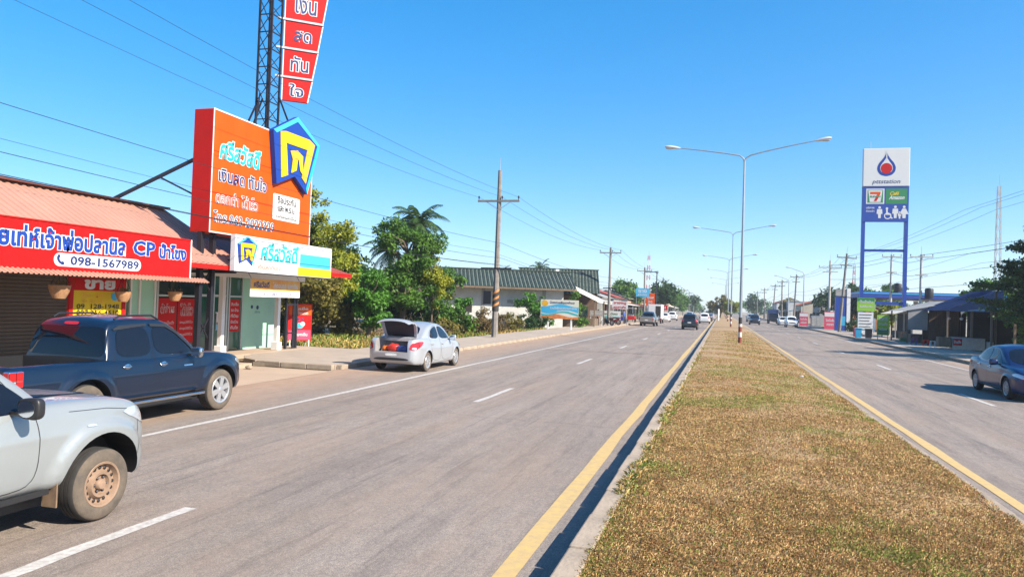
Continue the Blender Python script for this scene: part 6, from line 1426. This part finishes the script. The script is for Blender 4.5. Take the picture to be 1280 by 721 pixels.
cart('food cart with a red canopy at the left shops', -12.4, 87.2, M['red'], M['red'], None); cart('food cart with a blue body before the left shops', -12.2, 94, M['blue_frame'], M['canvas'], None); cart('red food cart near the white box truck', -12.0, 103, M['darkred'], M['canvas'], None)
M['skin'] = mat('skin', (.30, .17, .11), .6, var=.05)
def person(label, loc, rz, shirt, trousers, h=1.66):
    t = thing('person', label, 'person', loc, R(rz)); k = h / 1.7; z0 = (0, 0, 0)
    def skinned(name, verts, edges, rads, m):
        me = bpy.data.meshes.new(name); me.from_pydata([tuple(c * k for c in v) for v in verts], edges, []); o = link(name, me, m, t)
        sk = o.modifiers.new('skin', 'SKIN'); sv = me.skin_vertices[0].data
        for i, r_ in enumerate(rads): sv[i].radius = (r_[0] * k, r_[1] * k)
        sv[0].use_root = True; ss = o.modifiers.new('sub', 'SUBSURF'); ss.levels = 1; ss.render_levels = 1
        dg = bpy.context.evaluated_depsgraph_get(); m2 = bpy.data.meshes.new_from_object(o.evaluated_get(dg)); o.modifiers.clear(); o.data = m2; m2.materials.clear(); m2.materials.append(m); m2.materials.append(trousers); m2.materials.append(M['skin'])
        return o, m2
    V = [(0, 0, .92), (0, 0, 1.15), (0, 0, 1.38), (0, .01, 1.48), (0, .02, 1.60), (.17, 0, 1.40), (.22, .02, 1.14), (.20, .10, .90), (.20, .13, .80), (-.17, 0, 1.40), (-.23, 0, 1.14), (-.24, .06, .90), (-.24, .09, .80),
         (.09, 0, .86), (.10, .03, .48), (.10, -.02, .08), (.10, .12, .03), (-.09, 0, .86), (-.11, .0, .48), (-.12, -.06, .08), (-.12, .08, .03), (0, .02, 1.70)]
    E = [(0, 1), (1, 2), (2, 3), (3, 4), (2, 5), (5, 6), (6, 7), (7, 8), (2, 9), (9, 10), (10, 11), (11, 12), (0, 13), (13, 14), (14, 15), (15, 16), (0, 17), (17, 18), (18, 19), (19, 20), (4, 21)]
    rd = [(.15, .11), (.13, .10), (.16, .11), (.055, .055), (.085, .095), (.06, .06), (.045, .045), (.035, .035), (.04, .03), (.06, .06), (.045, .045), (.035, .035), (.04, .03), (.09, .09), (.065, .065), (.045, .05), (.04, .03), (.09, .09), (.065, .065), (.045, .05), (.04, .03), (.07, .08)]
    o, me = skinned('body', V, E, rd, shirt)
    for p in me.polygons:
        c = p.center / k; p.use_smooth = True
        p.material_index = 2 if c.z > 1.45 or (abs(c.x) > .15 and c.z < 1.12) else (1 if c.z < .93 else 0)
    hr = MB().ball((0, -.005 * k, 1.685 * k), .098 * k, .108 * k, .085 * k, 14, 8).build('hair', M['plastic'], t, True, off=z0); return t
person('person in a blue shirt standing at the left shops', (-11.6, 92.0, .15), 60, mat('blue shirt', (.04, .10, .35), .9), mat('dark trousers', (.02, .02, .04), .9))
person('person in an orange shirt by the zinc awning', (-12.6, 78.2, .15), -40, mat('orange shirt', (.55, .14, .04), .9), mat('grey trousers', (.10, .09, .09), .9))
# parked motorcycles as low clutter
def motorcycle(label, x, y, rz, m):
    t = thing('motorcycle', label, 'motorcycle', (x, y, .145), R(rz), 'motorcycles by the left shops'); z0 = (0, 0, 0)
    for yy_ in (-.62, .62): w_ = MB().lathe([(.21, -.04), (.29, -.035), (.30, 0), (.29, .035), (.21, .04), (.21, -.04)], (0, yy_, .30), 'x', 20).build('wheel', M['tyre'], t, True, off=z0); MB().lathe([(.2, -.01), (.2, .01), (.05, .03), (.05, -.03)], (0, yy_, .30), 'x', 16).build('rim', M['alloy'], w_, off=z0)
    MB().tube([(0, .62, .30), (0, .48, .75), (0, .42, .98)], [.035, .035, .03], 8).build('fork', M['steel'], t, True, off=z0); MB().tube([(-.32, .36, 1.02), (0, .42, .98), (.32, .36, 1.02)], .018, 6).build('handlebar', M['plastic'], t, True, off=z0)
    MB().prism([(-.11, .50, .55), (-.11, .30, .90), (-.11, .05, .55), (-.11, -.6, .62), (-.11, -.78, .82), (-.11, .0, .72 - .2), (-.11, .2, .34), (-.11, .42, .34)], (.22, 0, 0)).build('fairing', m, t, bevel=.03, off=z0)
    MB().ball((0, -.30, .78), .13, .42, .07, 12, 8).build('seat', M['plastic'], t, True, off=z0); MB().box(-.1, .1, -.2, .22, .22, .5).build('engine', M['dark_metal'], t, bevel=.03, off=z0); MB().tube([(.14, .1, .28), (.15, -.75, .36)], .045, 8).build('exhaust', M['steel'], t, True, off=z0); MB().ball((0, .52, .9), .09, .06, .08, 10, 6).build('headlamp', M['lamp_clear'], t, True, off=z0); return t
motorcycle('red motorcycle parked just past the second utility pole', -11.75, 84.0, 70, M['darkred']); motorcycle('black motorcycle parked before the second utility pole', -11.9, 80.2, 60, M['plastic'])

# ------------------------------------------------------------------ right: station sign, canopy, boards, stalls
t = thing('station_sign', 'tall blue framed filling station sign with white logo panel on top', 'sign', (16.3, 85, 0)); FY = 85.0
for x in (14.15, 18.25): MB().box(x - .16, x + .16, FY, FY + .5, 0, 15.8).build('pillar', M['blue_frame'], t)
MB().box(14.31, 18.09, FY + .12, FY + .32, 8.95, 9.2).build('cross_beam', M['blue_frame'], t); MB().box(14.31, 18.09, FY + .1, FY + .4, 3.4, 3.7).build('cross_beam', M['blue_frame'], t)
MB().box(13.98, 18.42, FY - .1, FY + .55, 15.8, 19.8).build('logo_panel', M['panel_white'], t, bevel=.04)
MB().box(14.0, 18.4, FY - .06, FY + .5, 12.1, 15.78).build('service_panel', M['blue_frame'], t)
OS = (16.2, FY - .1, 0); NF = (0, -1)
drop = [(0, 3.05), (.10, 2.55), (.40, 2.05), (.78, 1.60), (.98, 1.10), (.92, .62), (.60, .22), (.0, .05), (-.60, .22), (-.92, .62), (-.98, 1.10), (-.78, 1.60), (-.40, 2.05), (-.10, 2.55)]
sc_ = lambda P, k, cx, cz: [(cx + a * k, cz + b * k) for a, b in P]
panel_poly('emblem', sc_(chaikin(drop, 2), .92, 0, 16.78), OS, NF, M['blue'], t, .004)
inner = [(0, 2.2), (.22, 1.78), (.56, 1.30), (.66, .92), (.52, .52), (.0, .36), (-.52, .52), (-.66, .92), (-.56, 1.30), (-.22, 1.78)]
panel_poly('emblem', sc_(chaikin(inner, 2), .95, 0, 16.80), OS, NF, M['panel_white'], t, .009); panel_poly('emblem', circ(.56, 0, 17.68, 22), OS, NF, M['red'], t, .014)
panel_poly('emblem', sc_([(-.05, 2.95), (.05, 2.95), (.06, 1.9), (-.06, 1.9)], .92, 0, 16.78), OS, NF, M['panel_white'], t, .019)
lettering('pttstation', 'lettering', OS, NF, M['navy'], t, 2.7, .55, 0, 16.22, off=.006, bold=.01, slant=.25)
OS2 = (16.2, FY - .06, 0)
panel_poly('store_panel', rect(1.75, 1.6, -1.0, 14.75), OS2, NF, M['panel_white'], t, .004); panel_poly('store_panel', rect(2.05, 1.6, 1.02, 14.75), OS2, NF, M['green'], t, .004)
panel_poly('store_mark', rect(1.5, 1.36, -1.0, 14.75), OS2, NF, M['green'], t, .009); panel_poly('store_mark', [(-1.68, 15.36), (-.32, 15.36), (-.48, 14.14), (-1.52, 14.14)], OS2, NF, M['panel_white'], t, .014)
panel_poly('store_mark', [(-1.5, 15.22), (-.5, 15.22), (-.5, 15.02), (-.88, 14.24), (-1.14, 14.24), (-.82, 14.96), (-1.5, 14.96)], OS2, NF, M['orange'], t, .019); panel_poly('store_mark', [(-.9, 14.62), (-.68, 14.62), (-.88, 14.24), (-1.14, 14.24)], OS2, NF, M['red'], t, .024)
lettering('ELEVEN', 'lettering', OS2, NF, M['green'], t, 1.0, .2, -1.0, 14.72, off=.03, bold=.04)
lettering('Café', 'lettering', OS2, NF, M['yellow'], t, .9, .38, .85, 15.05, off=.01, bold=.02, slant=.4); lettering('Amazon', 'lettering', OS2, NF, M['panel_white'], t, 1.5, .42, 1.05, 14.62, off=.01, bold=.03, slant=.4)
lettering('บริการ', 'lettering', OS2, NF, M['panel_white'], t, .8, .2, -1.45, 13.55, off=.006, bold=.02); lettering('ห้องน้ำ', 'lettering', OS2, NF, M['panel_white'], t, .8, .2, -1.45, 13.2, off=.006, bold=.02)
def icon(cx, z, k, skirt=False, chair=False):
    panel_poly('pictogram', circ(.13 * k, cx, z + 1.12 * k, 12), OS2, NF, M['panel_white'], t, .006)
    if chair:
        panel_poly('pictogram', sc_([(-.08, 1.0), (.08, 1.0), (.1, .55), (.42, .55), (.5, .1), (.62, .12), (.58, .0), (.4, .0), (.32, .42), (-.08, .42)], k, cx, z), OS2, NF, M['panel_white'], t, .006)
        ring = circ(.36 * k, cx + .08 * k, z + .3 * k, 18); ring2 = circ(.26 * k, cx + .08 * k, z + .3 * k, 18); mb = MB(); n_, r_ = frame(*NF); o_ = Vector(OS2)
        for i in range(18): j = (i + 1) % 18; mb.add([o_ + r_ * p[0] + Vector((0, 0, p[1])) + n_ * .011 for p in (ring[i], ring[j], ring2[j], ring2[i])], [(0, 1, 2, 3)])
        mb.build('pictogram', M['panel_white'], t)
    elif skirt: panel_poly('pictogram', sc_([(-.16, .95), (.16, .95), (.42, .4), (.16, .4), (.14, 0), (-.14, 0), (-.16, .4), (-.42, .4)], k, cx, z), OS2, NF, M['panel_white'], t, .006)
    else: panel_poly('pictogram', sc_([(-.24, .95), (.24, .95), (.28, .45), (.14, .45), (.12, 0), (-.12, 0), (-.14, .45), (-.28, .45)], k, cx, z), OS2, NF, M['panel_white'], t, .006)
icon(-.55, 12.45, 1.0); icon(.15, 12.4, .95, chair=True); icon(.95, 12.45, 1.05); icon(1.36, 12.4, .6); icon(1.78, 12.45, 1.05, True)
MB().tube([(14.7, FY + .2, 19.8), (14.7, FY + .2, 20.6)], .02, 6).build('lightning_rod', M['steel'], t)
# station canopy
t = thing('station_canopy', 'long blue filling station canopy behind the tall sign', 'canopy', (26, 112, 0))
MB().box(17.6, 38, 108, 122, 4.6, 5.45).build('roof_slab', M['blue_frame'], t, bevel=.05); MB().box(17.55, 38.05, 107.95, 122.05, 5.15, 5.30).build('white_band', M['skyblue'], t)
for x in (20, 27, 35):
    for y in (111, 119): MB().box(x - .25, x + .25, y - .25, y + .25, 0, 4.5).build('column', M['white'], t)
t = thing('blue_pillar', 'blue and white station pillar left of the tall sign', 'pillar', (15.0, 104, 0))
MB().box(14.2, 15.5, 103.7, 104.6, 0, 4.6).build('blue_block', M['blue_frame'], t); MB().box(15.52, 15.95, 103.65, 104.65, 0, 5.6).build('white_post', M['white'], t); MB().box(14.2, 15.5, 103.72, 104.58, 4.62, 5.5).build('top_block', M['grey_wall'], t); panel_poly('notice', rect(.7, 1.2, .2, 1.4), (14.9, 103.7, 0), NF, M['skyblue'], t, .004)
# boards and banners
board('red and white banner before the dark tree on the right', 14.2, 108.5, .2, 1.45, 2.35, M['pink'], [('โปรโมชั่น', 1.1, .4, 0, 1.2), ('ลดราคา', .9, .3, 0, .6)], M['panel_white'], group='red banners on the right', extra=(rect(1.4, .55, 0, 2.15), M['panel_white']))
board('red and white banner farther left beside the grey cabinet', 12.7, 127, .2, 1.3, 2.1, M['pink'], [('โปรโมชั่น', 1.0, .36, 0, 1.1), ('ลดราคา', .9, .3, 0, .5)], M['panel_white'], group='red banners on the right', extra=(rect(1.25, .5, 0, 1.95), M['panel_white']))
t = thing('metal_cabinet', 'grey metal cabinet between the two red banners', 'cabinet', (14.2, 124.6, .14)); MB().box(13.5, 15.0, 124.2, 125, .14, 1.9).build('casing', M['steel'], t, bevel=.03); MB().box(13.6, 14.22, 124.17, 124.197, .3, 1.75).build('door', M['pole_pale'], t); MB().box(14.28, 14.9, 124.17, 124.197, .3, 1.75).build('door', M['pole_pale'], t)
board('green and yellow upright banner stand on the right pavement', 13.4, 70.0, .55, .95, 1.75, M['lime'], [('อาหาร', .7, .3, 0, 1.4), ('ตามสั่ง', .7, .26, 0, 1.0), ('อร่อย', .6, .24, 0, .55)], M['panel_white'], extra=(rect(.9, .5, 0, .85), M['green']))
yb = board('yellow and green station notice over a white price board on the right', 12.95, 75.5, 2.6, 1.5, 1.25, M['lime'], [('ปั๊มน้ำมัน', 1.1, .28, 0, .9), ('ยินดีต้อนรับ', 1.1, .22, 0, .45)], M['panel_white'], extra=(rect(1.46, .3, 0, 3.68), M['green']))
MB().box(12.3, 13.6, 75.52, 75.58, .55, 2.5).build('white_board', M['white'], yb)
for k in range(6): MB().box(12.42, 13.48 - .1 * (k % 3), 75.50, 75.517, 2.25 - .28 * k, 2.31 - .28 * k).build('text_line', M['wood'], yb)
# kiosks and stalls in the shade
t = thing('shade_stall', 'blue tarpaulin stall in the shade on the right pavement', 'stall', (17.6, 60, 0))
M['tarp'] = mat('blue tarpaulin', (.008, .028, .095), .9, var=.2, scale=2, spec=.1)
corrugated('tarpaulin_roof', M['tarp'], t, (18.9, 59.0, 4.35), (18.9, 66.0, 4.35), (15.3, 59.0, 2.75), .5, .03)
MB().prism([(15.3, 58.98, 2.72), (18.9, 58.98, 2.72), (18.9, 58.98, 4.32)], (0, .03, 0)).build('tarpaulin_side', M['tarp'], t)
for (x, y, h) in ((15.5, 59.2, 2.7), (15.5, 65.8, 2.7), (18.7, 59.2, 4.2), (17.2, 59.2, 3.3)): MB().box(x - .05, x + .05, y - .05, y + .05, 0, h).build('post', M['wood'], t)
MB().box(18.6, 18.7, 59.3, 65.8, 0, 4.0).build('back_wall', M['dark_in'], t); MB().box(15.5, 18.5, 65.7, 65.8, 0, 2.6).build('side_wall', M['dark_in'], t); MB().box(16.9, 18.6, 59.02, 59.08, 0, 2.7).build('shade_wall', M['dark_in'], t); MB().box(16.6, 18.3, 61, 64, 0, .85).build('counter', M['wood'], t)  # walls near-black to paint in the shade; near one added to block the sun
for (x, y) in ((15.9, 60.4), (16.6, 60.0)): MB().tube([(x, y, 3.0), (x, y, 2.3)], .008, 4).ball((x, y, 2.2), .12, .12, .1, 10, 6).build('hanging_lamp', M['white'], t)
t = thing('shade_stall', 'old zinc roofed stall with grey boards, left of the blue tarpaulin', 'stall', (15.6, 68, 0))
corrugated('zinc_roof', M['grey_roof'], t, (18.2, 65.2, 3.6), (18.2, 71.5, 3.6), (14.1, 65.2, 2.7), .3, .03); MB().prism([(14.3, 65.3, 1.2), (15.7, 65.3, 1.2), (15.7, 65.3, 3.0), (14.3, 65.3, 2.7)], (0, .05, 0)).build('grey_board', M['grey_wall'], t)
for (x, y) in ((14.3, 65.5), (14.3, 71.2), (18, 65.5), (18, 71.2)): MB().box(x - .05, x + .05, y - .05, y + .05, 0, 2.75 if x < 15 else 3.5).build('post', M['wood'], t)
MB().box(17.9, 18.0, 65.4, 71.3, 0, 3.2).build('back_wall', M['dark_in'], t); MB().box(15.8, 17.9, 65.32, 65.4, 0, 2.9).build('side_wall', M['brown_wall'], t); MB().box(14.9, 17.2, 67, 70, 0, .8).build('counter', M['wood'], t)  # back wall near-black, stall shade put into its colour
t = thing('shade_stall', 'low stall with a rippled zinc awning under the tiered tree', 'stall', (18, 52, 0))
corrugated('zinc_roof', M['grey_roof'], t, (20.6, 48.5, 3.4), (20.6, 56.5, 3.4), (16.0, 48.5, 2.75), .3, .03); corrugated('upper_sheet', mat('pale blue sheet', (.12, .25, .36), .5, var=.2), t, (20.6, 48.5, 4.4), (20.6, 56.5, 4.4), (17.4, 48.5, 4.1), .3, .03)
for (x, y) in ((16.2, 48.7), (16.2, 52.5), (16.2, 56.3), (20.4, 48.7), (20.4, 56.3), (17.6, 48.7), (17.6, 56.3)): MB().box(x - .06, x + .06, y - .06, y + .06, 0, 2.75 if x < 17 else 4.2).build('post', M['wood'], t)
MB().box(20.4, 20.5, 48.6, 56.4, 0, 4.3).build('back_wall', M['dark_in'], t); MB().box(16.3, 20.4, 56.42, 56.5, 0, 2.7).build('side_wall', M['dark_in'], t)  # both walls coloured near-black in place of the stall's shade
t = thing('ice_box', 'pale stall counter with a small red sign before the right stalls', 'counter', (15.6, 55.2, .14)); z0_ = .14
MB().box(14.7, 16.6, 54.9, 55.7, .14, .95).build('cabinet', M['steel'], t, bevel=.02); MB().box(13.9, 14.62, 54.95, 55.65, .3, .95).build('side_table', M['wood'], t); MB().box(14.72, 15.25, 54.87, 54.897, .45, .9).build('red_sign', M['red'], t); lettering('น้ำแข็ง', 'lettering', (14.985, 54.87, .68), NF, M['panel_white'], t, .42, .2, off=.004, bold=.03); MB().box(16.7, 17.1, 55, 55.4, .14, .75).build('drum', M['white'], t, bevel=.04)
# low building beyond the zinc stall, white boards
shop('pale roofed building behind the yellow notice board on the right', 17.5, 78, 84.5, 2.9, M['white_wall'], M['grey_roof'], M['canvas'], 1, 1.6, 6, .9, None, GRS)
# wheelie bins and crates near the white price board
for (x, y, m, lb) in ((12.9, 73.6, 'dark_metal', 'dark bin beside the white price board'), (12.2, 74.6, 'skyblue', 'pale blue bin left of the white price board'), (12.6, 78.0, 'darkred', 'red crate stack behind the white price board')):
    t = thing('waste_bin', lb, 'bin', (x, y, .14)); MB().prism([(x - .22, y - .25, .14), (x + .22, y - .25, .14), (x + .28, y - .3, .95), (x - .28, y - .3, .95)], (0, .55, 0)).build('tub', M[m], t, bevel=.02); MB().box(x - .31, x + .31, y - .34, y + .3, .96, 1.02).build('lid', M[m], t, bevel=.02)
# far masts
def mast(label, x, y, h, w, m1, m2):
    t = thing('radio_mast', label, 'mast', (x, y, 0), 0, 'radio masts on the skyline'); n = 12
    for k in range(n):
        a, b = h * k / n, h * (k + 1) / n; f0, f1 = 1 - .6 * k / n, 1 - .6 * (k + 1) / n; mb = MB()
        for (sx, sy) in ((-1, -1), (1, -1), (1, 1), (-1, 1)): mb.bar((x + sx * w * f0, y + sy * w * f0, a), (x + sx * w * f1, y + sy * w * f1, b), w * .16)
        for (p, q) in (((-1, -1), (1, -1)), ((1, -1), (1, 1)), ((1, 1), (-1, 1)), ((-1, 1), (-1, -1))):
            mb.bar((x + p[0] * w * f0, y + p[1] * w * f0, a), (x + q[0] * w * f1, y + q[1] * w * f1, b), w * .1)
        mb.build('lattice_section', m1 if k % 2 else m2, t)
    MB().tube([(x, y, h), (x, y, h * 1.08)], w * .06, 5).build('antenna', M['steel'], t)
mast('thin red and white radio mast on the left skyline', -25.0, 262, 20.5, .8, M['red'], M['white']); mast('tall pale radio mast behind the right trees', 94, 300, 50, 1.1, M['pole_pale'], M['pole_pale']); mast('thin mast left of the station sign', 22.0, 140, 11, .35, M['pole_pale'], M['red'])
# big dark trees put in to shade the stalls, and the small clutter there
ST = 'shade trees over the right stalls'
tree('shade_tree', 'big dark tree behind the tiered tree, nearer one', (21.2, 50.5, 0), 8.5, [(0, 0, 5.6, 2.8, 2.8, 2.2, 22, .8), (-1.0, -.5, 3.4, 2.0, 2.0, 1.0, 9, .7)], L['deep'], 12000, .24, 301, .24, ST)
tree('shade_tree', 'big dark tree over the blue tarpaulin stall', (22.6, 61.0, 0), 8.0, [(0, 0, 5.2, 2.8, 3.0, 2.2, 22, .8)], L['deep'], 9000, .26, 302, .24, ST)
tree('shade_tree', 'green tree behind the old zinc roofed stall', (22.0, 71.0, 0), 5.6, [(0, 0, 3.6, 2.2, 2.4, 1.6, 18, .7)], L['green'], 6000, .26, 303, .2, ST)
def stool(x, y, m, lb):
    t = thing('plastic_stool', lb, 'stool', (x, y, .142), 0, 'stools at the right stalls'); z0 = (0, 0, 0)
    MB().box(-.16, .16, -.16, .16, .42, .45).build('seat', m, t, bevel=.01, off=z0)
    for a in (-1, 1):
        for b in (-1, 1): MB().bar((a * .17, b * .17, 0), (a * .13, b * .13, .42), .035).build('leg', m, t, off=z0)
stool(14.4, 60.3, M['red'], 'red plastic stool before the blue tarpaulin stall'); stool(14.0, 62.0, M['blue_frame'], 'blue plastic stool before the blue tarpaulin stall'); stool(15.1, 66.4, M['pink'], 'pink plastic stool under the zinc roofed stall'); stool(14.2, 57.6, M['white'], 'white plastic stool left of the pale stall counter')
def crate(x, y, z, m, lb):
    t = thing('bottle_crate', lb, 'crate', (x, y, z), 0, 'crates at the right stalls'); z0 = (0, 0, 0)
    MB().box(-.2, .2, -.28, .28, 0, .03).build('base', m, t, off=z0)
    for (a, b, c, d) in ((-.2, -.175, -.28, .28), (.175, .2, -.28, .28), (-.174, .174, -.28, -.255), (-.174, .174, .255, .28)): MB().box(a, b, c, d, .031, .28).build('side', m, t, off=z0)
crate(15.8, 58.2, .142, M['yellow'], 'yellow bottle crate on the pavement by the tarpaulin stall, bottom one'); crate(15.8, 58.2, .43, M['darkred'], 'red bottle crate stacked on the yellow one'); crate(14.6, 68.6, .142, M['green'], 'green bottle crate under the zinc roof')
o = lump('paper_scrap', 'small white scrap of paper lying on the median grass', 'litter', (2.45, 24.6, .235), .055, .04, .02, M['panel_white'], 4)
# ------------------------------------------------------------------ thin haze over the whole place
hz = MB().box(-1000, 1000, -70, 1900, -2, 62).build('haze', None)
hm = bpy.data.materials.new('thin haze'); hm.use_nodes = True; hn = hm.node_tree.nodes; hn.clear()
pv = hn.new('ShaderNodeVolumePrincipled'); pv.inputs['Color'].default_value = (.85, .92, 1.0, 1); pv.inputs['Density'].default_value = .00045; pv.inputs['Anisotropy'].default_value = .2
ho_ = hn.new('ShaderNodeOutputMaterial'); hm.node_tree.links.new(pv.outputs[0], ho_.inputs['Volume'])
hz.data.materials.append(hm); hz['kind'] = 'stuff'; hz['label'] = 'thin pale haze in the air over the road'
